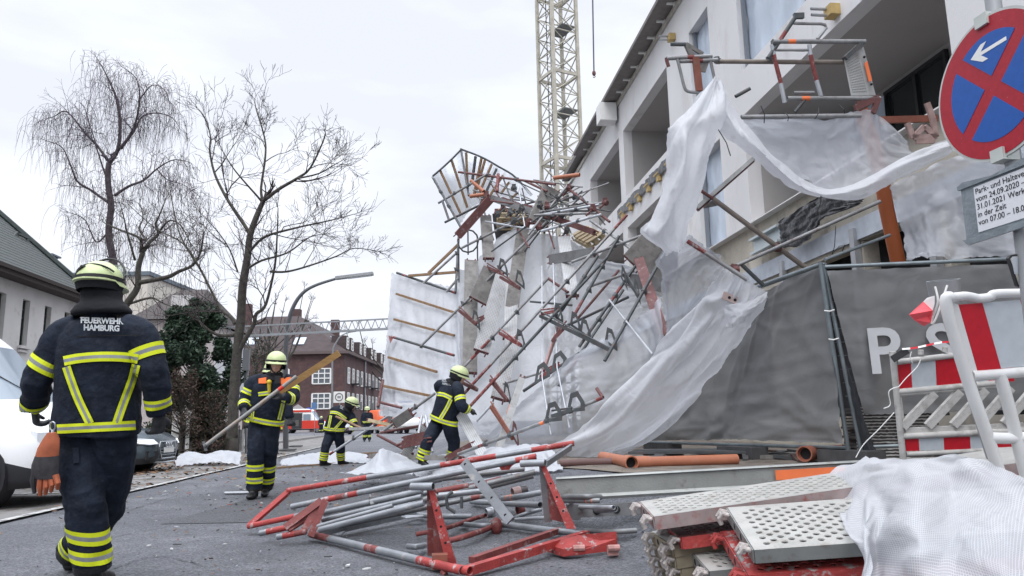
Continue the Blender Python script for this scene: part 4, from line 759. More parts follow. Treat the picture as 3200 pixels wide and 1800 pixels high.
g = on_ground(569, 24.5); mb = MB(); z1 = P(569, 1292, 24.5).z
mb.box(g+V((-.19, 0, z1/2)), (.24, .4, z1-g.z)); mb.box(g+V((.19, 0, z1/2)), (.12, .4, z1-g.z)); mb.box(g+V((0, 0, z1+.03)), (.6, .48, .08)); pl_ = obj('gate_pillar', mb, m_white, None, 'white painted gate pillar with dark slot beside the grey car', 'gate pillar', smooth=False)
mb = MB(); mb.box(g+V((.02, -.1, z1*.48)), (.2, .15, z1*.7)); obj('letterbox', mb, m_frame_dark, pl_, smooth=False)
fn = thing('railing_fence', on_ground(640, 25), 'dark iron railing fence behind the white sheet heap', 'fence'); mb = MB()
a_, b_ = on_ground(592, 24.8), on_ground(745, 25.4)
for k in range(26): p = a_.lerp(b_, k/25); mb.box(p+V((0, 0, .5)), (.025, .025, .95))
obj('baluster', mb, m_frame_dark, fn, smooth=False); mb = MB()
for z in (.15, .92): mb.bar(a_+V((0, 0, z)), b_+V((0, 0, z)), .05, .04)
obj('rail', mb, m_frame_dark, fn, smooth=False)
g2 = on_ground(640, 27); mb = MB(); mb.box(g2+V((0, 0, .45)), (2.6, .3, .75)); obj('garden_wall', mb, mat('garden_wall_grey', (.36, .35, .34), .85, var=.15), None, 'low grey garden wall behind the iron railing', 'wall', smooth=False)
# ================================================================ FIREFIGHTERS
from mathutils.bvhtree import BVHTree
m_navy = mat('navy_turnout', (.010, .015, .027), .8, var=.4, vscale=9, col2=(.024, .031, .047), thr=(.5, .75), bump=.55, bscale=26, spec=.25)
m_skin = mat('skin', (.62, .38, .29), .55, var=.06); m_boot = mat('boot_leather', (.012, .012, .013), .42, bump=.3, bscale=60)
m_glove = mat('dark_glove', (.040, .042, .046), .75, var=.4, vscale=20); m_scarf = mat('black_hood', (.010, .011, .014), .9, bump=.4, bscale=40)
m_hiv = mat('hi_vis_yellow', (.72, .80, .02), .55, var=.05, vscale=12); m_silver = mat('reflective_silver', (.30, .32, .32), .38, .15, var=.2, vscale=14)
m_helmet = mat('luminous_helmet', (.57, .65, .34), .35, var=.05, vscale=8, col2=(.42, .47, .30), thr=(.6, .75)); m_helmblack = mat('helmet_black', (.014, .014, .016), .4)
m_visor = sheet_mat('clear_visor', (.55, .60, .58), .6, .2, rough=.1, bump=0); m_orange = mat('signal_orange', (.80, .16, .03), .6, var=.08); m_letter = mat('reflective_letter', (.55, .58, .60), .5, var=.08, vscale=30)
m_rope = mat('strap_yellow', (.62, .47, .04), .5)
def bez_loft(mb, pts, rs, n=16, mi=0, lat=None, flat=1.0, k=4):
    """Tapered limb through joint points; rs radii per joint."""
    pp = resample([V(p) for p in pts], k*(len(pts)-1)); rr = resample([V((r, 0, 0)) for r in rs], k*(len(pts)-1)); mb.path(pp, [max(.004, r.x) for r in rr], n, mi)
def hand(mb, wr, d, nrm, side, curl=.7, s=1.0):
    """Palm, four unequal fingers and a thumb. d: wrist to knuckles; nrm: back of the hand; side: +1/-1 thumb side."""
    d = d.normalized(); nrm = (nrm-d*nrm.dot(d)).normalized(); t = d.cross(nrm)*side
    c_ = [wr, wr+d*.035*s, wr+d*.07*s, wr+d*.095*s]; w_ = [.032, .040, .044, .042]; mb.loft([[p+t*w*s*math.cos(a*.5236)+nrm*.019*s*math.sin(a*.5236) for a in range(12)] for p, w in zip(c_, w_)])
    for k, (o, L) in enumerate(((.033, .072), (.011, .080), (-.011, .074), (-.033, .058))):
        p = wr+d*.088*s+t*o*s; q = [p]; a = curl*(.35+.1*k)
        for j in range(3): a += curl*.55; p = p+(d*math.cos(a)-nrm*math.sin(a))*L*s/2.6+t*o*.05*s; q.append(p)
        mb.path(q, [.0125*s, .0125*s, .0115*s, .009*s], 8)
    p = wr+d*.03*s+t*.035*s; q = [p, p+(d*.6+t*.75-nrm*.2).normalized()*.038*s, p+(d*.95+t*.75-nrm*.5).normalized()*.070*s, p+(d*1.0+t*.45-nrm*.75).normalized()*.095*s]
    mb.path(q, [.018*s, .016*s, .0135*s, .010*s], 8)
def boot(mb, an, toe_dir, s=1.0):
    f = V((toe_dir.x, toe_dir.y, 0)).normalized(); r = f.cross(V((0, 0, 1))); rings = []
    for o, w, h0, h1 in ((-.085, .035, .012, .10), (-.065, .043, .0, .13), (0, .048, .0, .13), (.07, .050, .0, .095), (.14, .052, .0, .075), (.19, .044, .008, .060), (.212, .025, .018, .045)):
        b = V((an.x, an.y, an.z-.10*s))+f*o*s; rings.append([b+r*w*s*math.cos(a*.5236)*(1 if math.sin(a*.5236) < 0 else .92)+V((0, 0, (h0+(h1-h0)*(.5+.5*max(-1, min(1, 1.35*math.sin(a*.5236)))))*s)) for a in range(12)])
    mb.loft(rings)
class Fig: pass
def person(label, J, fwd, s=1.0, voxel=.012, hands=(), torso=None, head_dir=None, seed=0, wr=.010, glove=(True, True), legw=1.0, cat='person', group=None):
    """J: world joints. One continuous remeshed body; bands, helmet and gear are children laid on its surface."""
    F = Fig(); F.J = J; fwd = V(fwd).normalized(); hd = V(head_dir or fwd).normalized(); mb = MB(); rnd = random.Random(seed)
    lat_s = (J['shR']-J['shL']).normalized(); lat_h = (J['hipR']-J['hipL']).normalized(); sp = [J['pel'], J['pel'].lerp(J['neck'], .35), J['pel'].lerp(J['neck'], .68), J['pel'].lerp(J['neck'], .90), J['neck']]
    if 'mid' in J: sp[1] = J['mid'].lerp(J['pel'], .3); sp[2] = J['mid'].lerp(J['neck'], .4)
    tw = torso or [(.250, .170), (.235, .165), (.238, .17), (.20, .125), (.085, .085)]
    ss = resample(sp, 16); w_ = resample([V((a, b, 0)) for a, b in tw], 16); rings = []
    for i, p in enumerate(ss):
        t = (ss[min(i+1, 16)]-ss[max(i-1, 0)]).normalized(); la = lat_h.lerp(lat_s, i/16); la = (la-t*la.dot(t)).normalized(); dp = t.cross(la)
        rings.append([p+la*w_[i].x*s*math.copysign(abs(math.cos(a*.2618))**.8, math.cos(a*.2618))+dp*w_[i].y*s*math.copysign(abs(math.sin(a*.2618))**.85, math.sin(a*.2618)) for a in range(24)])
    mb.loft(rings); F.spine = ss
    for q in 'LR':
        sh, el, wri = J['sh'+q], J['el'+q], J['wr'+q]
        bez_loft(mb, [J['neck'].lerp(sh, .55), sh, sh.lerp(el, .5), el, el.lerp(wri, .5), wri], [.085*s, .095*s, .088*s, .080*s, .074*s, .064*s])
        d = (J['hd'+q]-wri).normalized(); bez_loft(mb, [wri-d*.02, wri+d*.02], [.04*s, .034*s], 10, k=2)
        hp, kn, an = J['hip'+q], J['kn'+q], J['an'+q]
        bez_loft(mb, [J['pel'].lerp(hp, .8)+V((0, 0, .06*s)), hp, hp.lerp(kn, .5), kn, kn.lerp(an, .5), an], [.12*s, .128*s, .118*s*legw, .100*s*legw, .098*s*legw, .094*s*legw])
        bez_loft(mb, [an+V((0, 0, .05*s)), an-V((0, 0, .04*s))], [.055*s, .05*s], 10, k=2); boot(mb, an, J.get('toe'+q, fwd), s)
        hand(mb, wri+d*.015, d, J.get('hn'+q, lat_s*(1 if q == 'R' else -1)), J.get('ts'+q, 1 if q == 'R' else -1), J.get('cu'+q, .6), s*1.08)
    hc = J['head']; up = (hc-J['neck']).normalized(); up = (up+V((0, 0, 1))).normalized(); hx = hd.cross(up).normalized(); hd = up.cross(hx); HM = Matrix((hx, hd, up)).transposed(); F.HM = HM; F.hc = hc
    mb.ball(hc, (.076*s, .094*s, .118*s), 18, 14, M=HM); mb.ball(hc+HM @ V((0, .035, -.065))*s, (.056*s, .058*s, .055*s), 14, 10, M=HM)
    mb.path([J['neck']-up*.04*s, hc-up*.06*s], [.075*s, .066*s], 12)
    mb.path([hc+HM @ V((0, .085, .018))*s, hc+HM @ V((0, .112, -.022))*s], [.010*s, .017*s], 8)          # nose
    for e in (-1, 1): mb.ball(hc+HM @ V((e*.078, -.005, -.005))*s, (.012*s, .022*s, .034*s), 8, 6, M=HM)   # ears
    mb.ball(hc+HM @ V((0, .088, -.062))*s, (.026*s, .014*s, .012*s), 10, 6, M=HM)                           # mouth
    me = mb.mesh('person', m_navy, True, 0); tmp = bpy.data.objects.new('tmp', me); COL.objects.link(tmp)
    rm = tmp.modifiers.new('r', 'REMESH'); rm.mode = 'VOXEL'; rm.voxel_size = voxel; sm = tmp.modifiers.new('s', 'SMOOTH'); sm.factor = .5; sm.iterations = 3
    bpy.context.view_layer.update(); m2 = bpy.data.meshes.new_from_object(tmp.evaluated_get(bpy.context.evaluated_depsgraph_get())); bpy.data.objects.remove(tmp)
    vs_ = [v.co.copy() for v in m2.vertices]; nm = [v.normal.copy() for v in m2.vertices]; fs = [tuple(p.vertices) for p in m2.polygons]; bpy.data.meshes.remove(m2)
    def seg(p, a, b): ab = b-a; t = max(0, min(1, (p-a).dot(ab)/max(1e-9, ab.dot(ab)))); return (p-a-ab*t).length
    reg = []
    for p in vs_:
        r_ = 0
        if (p-hc).length < .155*s and (p-J['neck']).dot(up) > .02: r_ = 1 if (p-hc).dot(hd) > .035*s else 4
        for q in 'LR':
            if (p-J['wr'+q]).dot((J['hd'+q]-J['wr'+q]).normalized()) > .012 and (p-J['hd'+q]).length < .2*s and seg(p, J['wr'+q], J['hd'+q]) < .11*s: r_ = 2 if glove[0 if q == 'L' else 1] else 1
            if p.z < J['an'+q].z+.035*s and (p-J['an'+q]).length < .33*s and (V((p.x-J['an'+q].x, p.y-J['an'+q].y, 0)).length < .28*s): r_ = 3
        reg.append(r_)
    joints = [J['elL'], J['elR'], J['knL'], J['knR'], J['pel'], J['wrL'], J['wrR'], J['anL'], J['anR']]
    for i, p in enumerate(vs_):               # cloth folds, stronger round the joints
        if reg[i] == 0:
            near = min((p-j).length for j in joints); k = .35+1.0*math.exp(-(near/.16)**2); f = (1-abs(mnoise.noise(V((p.x*5.5, p.y*5.5, p.z*10))+V((seed, 0, 0)))*2.2)); g = mnoise.fractal(p*7+V((0, seed, 0)), 1, 2, 3)
            vs_[i] = p+nm[i]*wr*k*(f*.7+g*.9)
    mb2 = MB(); mb2.v = vs_; mb2.f = fs; mb2.m = [max(set([reg[i] for i in f]), key=[reg[i] for i in f].count) for f in fs]
    F.bvh = BVHTree.FromPolygons(vs_, fs); F.body = obj('person', mb2, [m_navy, m_skin, m_glove, m_boot, m_scarf], None, label, cat, group, angle=0); F.fwd = fwd; F.s = s
    return F
def limb_ring(F, a, b, u, wd=.075, rmax=.17, tilt=V((0, 0, 0)), rows=3, name='reflective_band', n=30, off=.006):
    """Yellow-silver-yellow band round a limb at fraction u of a->b, laid on the body surface."""
    ax = ((b-a).normalized()+tilt).normalized(); c_ = a.lerp(b, u); x = ax.orthogonal().normalized(); y = ax.cross(x); mb = MB(); R_ = []
    pos = [0, .34, .66, 1] if rows == 3 else [0, 1]
    for t in pos:
        cc = c_+ax*(t-.5)*wd; ring = []; last = .08
        for i in range(n):
            d = x*math.cos(6.28319*i/n)+y*math.sin(6.28319*i/n); h, _, _, dist = F.bvh.ray_cast(cc, d, rmax)
            r = dist if h is not None else None; ring.append((d, r))
        good = [r for _, r in ring if r]; med = sorted(good)[len(good)//2] if good else .08
        R_.append([cc+d*((r if r and r < med*1.35 else med)+off) for d, r in ring])
    for k in range(len(pos)-1):
        for i in range(n): j = (i+1) % n; mb.add([R_[k][i], R_[k][j], R_[k+1][j], R_[k+1][i]], [(0, 1, 2, 3)], 1 if (rows == 3 and k == 1) else 0)
    return obj(name, mb, [m_hiv, m_silver], F.body, angle=0)
def surf(F, origin, d, off=.008, far=60):
    h, n, _, dist = F.bvh.ray_cast(origin, d.normalized(), far); return None if h is None else h-d.normalized()*off
def view_band(F, pts, wpx, rows=3, n=26, name='reflective_band', off=.010):
    """A strip sewn on the side of the jacket that the photographer saw, following picture points."""
    pp = resample([V((x, y, 0)) for x, y in pts], n); mb = MB(); L = []
    for i, p in enumerate(pp):
        t = (pp[min(i+1, n)]-pp[max(i-1, 0)]).normalized(); nn = V((-t.y, t.x, 0)); row = []
        for k in ((-.5, -.17, .17, .5) if rows == 3 else (-.5, .5)):
            q = p+nn*k*wpx; row.append(surf(F, EYE, ray(q.x, q.y), off))
        L.append(row)
    for a, b in zip(L, L[1:]):
        for k in range(len(a)-1):
            if None not in (a[k], a[k+1], b[k], b[k+1]) and max((a[k]-b[k]).length, (a[k]-a[k+1]).length) < .2: mb.add([a[k], a[k+1], b[k+1], b[k]], [(0, 1, 2, 3)], 1 if rows == 3 and k == 1 else 0)
    return obj(name, mb, [m_hiv, m_silver], F.body, angle=0) if mb.f else None
def torso_ring(F, u, wd=.07, lim=.30, drop=0, off=.010):
    i = int(u*16); c_ = F.spine[i]; t = (F.spine[min(i+1, 16)]-F.spine[max(i-1, 0)]).normalized()
    return limb_ring(F, c_-t*.1, c_+t*.1, .5, wd, lim, n=44, off=off)
def helmet(F, visor_up=True, s=None, tiltx=0.0, k_g=None):
    s = s or F.s; HM = F.HM @ Matrix.Rotation(tiltx, 3, 'X'); c = F.hc+F.HM @ V((0, -.012, .048))*s
    def h(x, y, z): return c+HM @ V((x, y, z))*s
    mb = MB(); rings = []; N = 28
    for k in range(11):
        th = k/10*1.62; rr = math.sin(th); zz = math.cos(th); rings.append([h(.140*rr*math.cos(6.2832*i/N), (.172*rr)*math.sin(6.2832*i/N)-.006, .142*zz+.004*math.cos(8*6.2832*i/N)*rr) for i in range(N)])
    fl = [h((.150)*math.cos(6.2832*i/N), .192*math.sin(6.2832*i/N)+(.03 if math.sin(6.2832*i/N) > 0 else -.012), -.030+(.018 if math.sin(6.2832*i/N) < 0 else -.004)) for i in range(N)]
    rings.append(fl); rings.append([p-HM @ V((0, 0, .010))*s for p in fl]); rings.append([h(.13*math.cos(6.2832*i/N), .16*math.sin(6.2832*i/N), -.03) for i in range(N)]); mb.loft(rings, True)
    ho = obj('helmet', mb, m_helmet, F.body, angle=45)
    mb = MB(); mb.loft([[h(.146*k_*math.cos(6.2832*i/N), .176*k_*math.sin(6.2832*i/N)-.004, z) for i in range(N)] for k_, z in ((1.0, -.012), (1.035, -.006), (1.03, .016), (.99, .016))], False); obj('helmet_strap', mb, m_helmblack, ho)
    if visor_up:
        mb = MB(); g = []
        for k in range(5): r_ = 1.13; e = .22+k*.13; g.append([h(.146*r_*math.cos(a), (.03+.15*math.cos(e))*max(0, math.sin(a))**.7*.75+.0, .035+.150*r_*math.sin(e)*math.sin(a)**.8 if 0 < a < math.pi else .03) for a in [math.pi*i/20 for i in range(21)]])
        mb.grid(g); obj('visor', mb, m_visor, ho, angle=0)
        mb = MB(); mb.path([h(.152*math.cos(math.pi*i/24), .03+.03*math.sin(math.pi*i/24), .01+.170*math.sin(math.pi*i/24)**.85) for i in range(25)], .0085*s, 7)
        mb.path([h(.150*math.cos(math.pi*i/24), -.10*math.sin(math.pi*i/24)-.03, .01+.085*math.sin(math.pi*i/24)) for i in range(3, 22)], .006*s, 6); mb.bar(h(-.13, -.09, .01), h(-.02, -.165, .075), .03*s, .012*s); obj('visor_rim', mb, m_helmblack, ho)
    mb = MB(); g = []                         # leather neck guard hanging from the rear rim
    for k in range(5): g.append([h((.146-.003*k)*math.cos(a), (.172-.004*k)*math.sin(a)-.006, -.022-(.026 if k_g is None else k_g)*k) for a in [math.pi+math.pi*i/20*1.24-.12*math.pi for i in range(21)]])
    mb.grid(g); mb.grid([[p+HM @ V((0, .006, 0))*s for p in r_] for r_ in g]); obj('neck_guard', mb, m_scarf, ho, angle=0)
    return ho
def scarf(F, r=.10, hgt=.16, s=None, b0=.055):
    s = s or F.s; a = F.J['neck']; b = F.hc; mb = MB(); ax = (b-a).normalized(); x = F.HM @ V((1, 0, 0)); y = ax.cross(x); rg = []
    for k in range(9):
        t = k/8; rr = r*(1.42-.62*t+.10*math.sin(t*9))*s; rg.append([a-ax*b0*s+ax*hgt*t*s+(x*math.cos(6.2832*i/22)*1.08+y*math.sin(6.2832*i/22))*rr*(1+.06*mnoise.noise(V((i*.8, k*.9, 2)))) for i in range(22)])
    mb.loft(rg); return obj('collar', mb, m_scarf, F.body, angle=0)
def face(F):
    s = F.s; h = lambda x, y, z: F.hc+F.HM @ V((x, y, z))*s
    mb = MB()
    for e in (-1, 1): mb.ball(h(e*.030, .086, .008), (.012*s, .006*s, .006*s), 10, 6, M=F.HM)
    obj('eyes', mb, mat('eye_dark', (.05, .04, .04), .3), F.body); mb = MB()
    for e in (-1, 1): mb.path([h(e*.014, .094, .026), h(e*.032, .094, .032), h(e*.050, .082, .026)], .005*s, 5)
    obj('eyebrows', mb, m_helmblack, F.body); mb = MB(); mb.path([h(-.022, .098, -.060), h(0, .104, -.058), h(.022, .098, -.060)], .0045*s, 5); obj('lips', mb, mat('lip', (.30, .13, .11), .5), F.body)
    mb = MB(); mb.path([h(-.074, .03, .05), h(-.078, .045, -.02), h(-.05, .07, -.085), h(0, .085, -.118), h(.05, .07, -.085), h(.078, .045, -.02), h(.074, .03, .05)], .009*s, 6); obj('chin_strap', mb, m_helmblack, F.body)
def back_text(F, x, y, cap, xs=1.0, rot=0.0, lines=('FEUERWEHR', 'HAMBURG'), gap=1.22, m=None, bold=.022, off=.004):
    """Two lines of reflective lettering printed on the back: x, y = picture point of the first line's middle, cap = letter height there."""
    import numpy as np
    hit = []
    for ix in range(-8, 9):
        for iy in range(-3, 6):
            px, py = x+ix*cap*.42, y+iy*cap*.5; h, _, _, _ = F.bvh.ray_cast(EYE, ray(px, py).normalized(), 60)
            if h is not None: hit.append(((px-x)/cap, (py-y)/cap, (h-EYE).dot(_f)))
    A = np.array(hit); f = lambda a, b: np.stack([a*0+1, a, b, a*a, a*b, b*b], -1); dm = np.median(A[:, 2]); A = A[abs(A[:, 2]-dm) < .15]
    co = np.linalg.lstsq(f(A[:, 0], A[:, 1]), A[:, 2], rcond=None)[0]; up_ = float(np.percentile(f(A[:, 0], A[:, 1]) @ co-A[:, 2], 97))+off
    for k, ln in enumerate(lines):
        t_ = text(ln, 1.0, Matrix.Identity(4), m or m_letter, F.body, 'lettering', 0, bevel=bold, spacing=.98); me = t_.data; w0 = WL[t_.name]; c_, s_ = math.cos(rot), math.sin(rot)
        for v in me.vertices:
            q = w0+v.co; gx, gy = q.x*cap*1.36*xs, q.y*cap*1.36; px, py = x+gx*c_+gy*s_-k*cap*gap*s_, y+gx*s_-gy*c_+k*cap*gap*c_
            d = float(f(np.array((px-x)/cap), np.array((py-y)/cap)) @ co)-up_; v.co = P(px, py, d)-w0
D1 = 4.7
def j1(x, y, d=D1): return P(x, y, d)
fw = V((.05, 1, 0)); aL = j1(292, 1762, 4.62); aL.z = .10; aR = j1(224, 1745, 5.15); aR.z = .12
J = dict(pel=j1(300, 1352), neck=j1(318, 990), head=j1(318, 903, D1+.03), shL=j1(193, 1052), shR=j1(440, 1048), elL=j1(120, 1186, D1-.04), elR=j1(484, 1180, D1-.02), wrL=j1(106, 1268, D1+.10), wrR=j1(499, 1292, D1+.03),
    hdL=j1(112, 1310, D1+.12), hdR=j1(494, 1345, D1+.05), hipL=j1(248, 1390), hipR=j1(356, 1390, D1+.03), knL=j1(266, 1570, D1-.10), knR=j1(330, 1585, D1+.16), anL=aL, anR=aR, toeL=V((.12, 1, 0)), toeR=V((-.25, 1, 0)),
    hnL=V((-.8, -.6, 0)), hnR=V((.75, -.65, 0)), cuL=.95, cuR=.75, tsL=1, tsR=-1)
F1 = person('firefighter seen from behind in navy turnout gear with yellow stripes, walking past the white van', J, fw, 1.04, .0085, torso=[(.245, .175), (.232, .17), (.228, .17), (.205, .13), (.09, .09)], seed=1, wr=.012, legw=1.08, head_dir=V((.22, 1, 0)))
helmet(F1, True, .90, -.06, .013); scarf(F1, .108, .165, b0=-.012)
limb_ring(F1, J['shL'], J['elL'], .66, .075, .16, V((-.30, 0, -.25))); limb_ring(F1, J['shR'], J['elR'], .42, .075, .16, V((.10, 0, -.20)))
limb_ring(F1, J['elL'], J['wrL'], .86, .060, .14, V((0, .2, 0))); limb_ring(F1, J['elR'], J['wrR'], .66, .060, .14)
limb_ring(F1, J['knL'], J['anL'], .44, .078, .19, V((-.30, 0, 0))); limb_ring(F1, J['knL'], J['anL'], .735, .078, .19, V((-.25, 0, 0)))
limb_ring(F1, J['knR'], J['anR'], .55, .07, .19); limb_ring(F1, J['knR'], J['anR'], .80, .07, .19)
view_band(F1, [(199, 1128), (250, 1119), (320, 1114), (390, 1116), (431, 1122)], 30); view_band(F1, [(178, 1341), (240, 1338), (320, 1334), (424, 1329)], 29)
view_band(F1, [(207, 1146), (222, 1190), (245, 1250), (281, 1324)], 27); view_band(F1, [(425, 1140), (412, 1190), (385, 1262), (364, 1322)], 27)
back_text(F1, 318, 1003, 18.5, .95, 0.03, bold=.036, off=.012)
mb = MB(); mb.add([surf(F1, EYE, ray(x, y), .012) or j1(x, y, 4.5) for x, y in ((236, 1050), (330, 1047), (440, 1046), (440, 1049), (330, 1051), (236, 1054))], [(0, 1, 4, 5), (1, 2, 3, 4)]); obj('yoke_seam', mb, m_scarf, F1.body)
mb = MB()
for xy in (((226, 1400), (246, 1398), (248, 1446), (229, 1448)),): mb.prism([surf(F1, EYE, ray(x, y), .016) or j1(x, y, 4.5) for x, y in xy], ray(236, 1420).normalized()*.02)
obj('trouser_pocket', mb, m_navy, F1.body)
# spare work gloves clipped to his jacket
D2 = 4.44; gl = thing('work_gloves', j1(150, 1540, D2), 'pair of orange and black work gloves clipped to the jacket hem of the walking firefighter', 'gloves')
m_gblack = mat('glove_black', (.045, .042, .046), .7, var=.3, vscale=25); m_gorange = mat('glove_orange', (.40, .115, .055), .75, var=.2, vscale=20)
mb = MB(); rr_ = []
for (x, y, w_, t_) in ((162, 1352, 14, .02), (160, 1372, 26, .03), (152, 1398, 34, .035), (147, 1424, 37, .035)):
    c_ = j1(x, y, D2); rr_.append([c_+_r0*(w_/2364*D2*math.cos(a*.5236))+_f*(t_*math.sin(a*.5236)) for a in range(12)])
mb.loft(rr_); obj('cuff', mb, m_gorange, gl)
mb = MB(); rr_ = []
for (x, y, w_, t_) in ((147, 1424, 38, .036), (142, 1450, 43, .04), (140, 1480, 43, .04), (146, 1494, 40, .035)):
    c_ = j1(x, y, D2); rr_.append([c_+_r0*(w_/2364*D2*math.cos(a*.5236))+_f*(t_*math.sin(a*.5236)) for a in range(12)])
mb.loft(rr_); obj('palm', mb, m_gblack, gl)
for k, (x0, y0, x1, y1, x2, y2, m_) in enumerate(((112, 1458, 102, 1500, 108, 1540, 1), (128, 1490, 124, 1520, 126, 1548, 0), (145, 1492, 144, 1520, 142, 1544, 0), (160, 1490, 162, 1514, 160, 1536, 0), (174, 1484, 180, 1508, 180, 1528, 0))):
    mb = MB(); mb.path([j1(x0, y0, D2-.01), j1(x1, y1, D2-.02), j1(x2, y2, D2)], [.018, .017, .011], 8); obj('finger', mb, m_gblack if m_ else m_gorange, gl)
mb = MB(); mb.path([j1(164+9*math.sin(a*.7), 1332-14*math.cos(a*.7), D2+.02) for a in range(10)], .005, 6); mb.path([j1(166, 1344, D2+.02), j1(160, 1362, D2)], .008, 6); obj('carabiner', mb, MATS['chrome'], gl)
# ---- firefighter facing us with the long pole
D3 = 10.2
def j2(x, y, d=D3): return P(x, y, d)
aL = j2(795, 1502, 10.0); aR = j2(831, 1503, 10.3); aL.z = .11; aR.z = .11; fw2 = V((.02, -1, 0))
J = dict(pel=j2(826, 1318), neck=j2(858, 1172), head=j2(863, 1138), shL=j2(792, 1197), shR=j2(911, 1197), elL=j2(764, 1252, 10.15), elR=j2(916, 1246, 10.0), wrL=j2(762, 1278, 9.98), wrR=j2(884, 1244, 9.84),
    hdL=j2(766, 1293, 9.9), hdR=j2(868, 1232, 9.8), hipL=j2(808, 1330), hipR=j2(844, 1330), knL=j2(800, 1410, 10.0), knR=j2(842, 1412, 10.15), anL=aL, anR=aR, toeL=V((-.1, -1, 0)), toeR=V((.1, -1, 0)), hnL=V((-.5, -.6, .6)), hnR=V((.2, -.7, .7)), cuL=1.3, cuR=1.3, tsL=1, tsR=-1)
F2 = person('firefighter facing the street, carrying a long tube and a wooden batten across his chest', J, fw2, 1.02, .013, seed=3, wr=.011, head_dir=V((.25, -1, -.05)), legw=1.02)
helmet(F2, False, .93); scarf(F2, .098, .095); face(F2)
for q in 'LR': limb_ring(F2, J['kn'+q], J['an'+q], .40, .08, .19); limb_ring(F2, J['kn'+q], J['an'+q], .72, .08, .19)
limb_ring(F2, J['shL'], J['elL'], .5, .07, .16); limb_ring(F2, J['shR'], J['elR'], .5, .07, .16); limb_ring(F2, J['elL'], J['wrL'], .6, .07, .14); limb_ring(F2, J['elR'], J['wrR'], .45, .065, .14)
torso_ring(F2, .10, .07, .34)
view_band(F2, [(807, 1232), (838, 1228), (845, 1227)], 13, off=.014); view_band(F2, [(886, 1252), (880, 1280), (872, 1312)], 12, off=.014); view_band(F2, [(790, 1285), (787, 1312)], 10, off=.014)
for x0, x1, y0, y1 in ((808, 832, 1179, 1198), (878, 908, 1178, 1202)):
    q = [surf(F2, EYE, ray(x, y), .02) for x, y in ((x0, y0+4), (x1, y0), (x1, y1), (x0, y1))]
    if None not in q: mb = MB(); mb.prism(q, _f*.03); obj('shoulder_pad', mb, m_orange, F2.body)
p_ = surf(F2, EYE, ray(841, 1215), .03); mb = MB(); mb.path([j2(841, 1195, (p_-EYE).dot(_f)), p_, j2(842, 1226, (p_-EYE).dot(_f))], [.026, .022, .02], 8); mb.ball(j2(841, 1194, (p_-EYE).dot(_f)), .034, 10, 8); obj('torch', mb, m_rope, F2.body)
mb = MB(); mb.box(j2(868, 1186, (p_-EYE).dot(_f)-.02), (.07, .05, .10)); obj('radio', mb, m_helmblack, F2.body)
tb = [j2(640, 1394, 9.55), j2(927, 1176, 9.80)]
mb = MB(); mb.tube(tb[0], tb[1], .026, 12, hollow=True); pole = obj('scaffold_tube', mb, mat('tube_carried', (.30, .30, .29), .5, .35, var=.15, col2=(.38, .24, .16), thr=(.5, .7), vscale=4), None, 'long grey scaffold tube with red mark held diagonally by the front firefighter', 'scaffold tube')
mb = MB(); a_, b_ = tb[0].lerp(tb[1], .80), tb[0].lerp(tb[1], .85); mb.tube(a_, b_, .0275, 12); obj('red_mark', mb, m_red, pole); mb = MB(); mb.tube(tb[0].lerp(tb[1], -.004), tb[0].lerp(tb[1], .02), .034, 10); mb.bar(tb[0]+V((-.02, 0, .06)), tb[0]+V((.02, 0, -.06)), .03, .03); obj('coupler', mb, m_lampgrey, pole)
mb = MB(); mb.bar(j2(862, 1232, 9.90), j2(1060, 1103, 9.96), .03, .085, V((0, -.2, 1))); obj('wooden_batten', mb, mat('batten_wood', (.36, .21, .08), .75, var=.2, vscale=14, stretch=(1, 1, 6)), None, 'brown wooden plank carried beside the long grey tube by the front firefighter', 'plank', smooth=False)
# ---- one more, hidden behind him
def shifted(J, dv, k=1.0): return {a: (b+dv if isinstance(b, V) and b.length > 3 else b) for a, b in J.items()}
dv = P(818, 1322, 11.6)-J['pel']; Jb = shifted(J, dv); Jb['anL'].z = Jb['anR'].z = .11
for q in 'LR': Jb['wr'+q] = Jb['el'+q]+V((0.05, -.05, -.22)); Jb['hd'+q] = Jb['wr'+q]+V((0.02, -.03, -.1))
F2b = person('firefighter mostly hidden behind the one carrying the long tube', Jb, fw2, 1.0, .016, seed=5)
for q in 'LR': limb_ring(F2b, Jb['kn'+q], Jb['an'+q], .40, .08, .19); limb_ring(F2b, Jb['kn'+q], Jb['an'+q], .72, .08, .19)
torso_ring(F2b, .12, .07, .34); helmet(F2b, False, .95); scarf(F2b)
# ---- bending firefighter in the street
D5 = 17.5
def j3(x, y, d=D5): return P(x, y, d)
fw3 = V((.75, .55, 0)); aL = j3(1010, 1436, 17.3); aR = j3(1066, 1438, 17.7); aL.z = zg(aL.x, aL.y)+.11; aR.z = zg(aR.x, aR.y)+.11
J = dict(pel=j3(1045, 1350), mid=j3(1050, 1312), neck=j3(1086, 1280), head=j3(1100, 1264), shL=j3(1045, 1283), shR=j3(1098, 1302), elL=j3(1040, 1318, 17.9), elR=j3(1108, 1330, 17.4), wrL=j3(1068, 1342, 17.9), wrR=j3(1094, 1346, 17.3),
    hdL=j3(1078, 1346, 17.9), hdR=j3(1086, 1350, 17.2), hipL=j3(1032, 1358), hipR=j3(1058, 1358), knL=j3(1018, 1396, 17.3), knR=j3(1064, 1398, 17.6), anL=aL, anR=aR, toeL=fw3, toeR=fw3)
F3 = person('firefighter bending down in the street, back turned, near the distant rescue van', J, fw3, .98, .016, seed=7, head_dir=V((.8, .3, -.35)))
helmet(F3, False, .92); scarf(F3, .10, .13); torso_ring(F3, .14, .075, .34); limb_ring(F3, J['shR'], J['elR'], .6, .075, .16); limb_ring(F3, J['elR'], J['wrR'], .7, .07, .14)
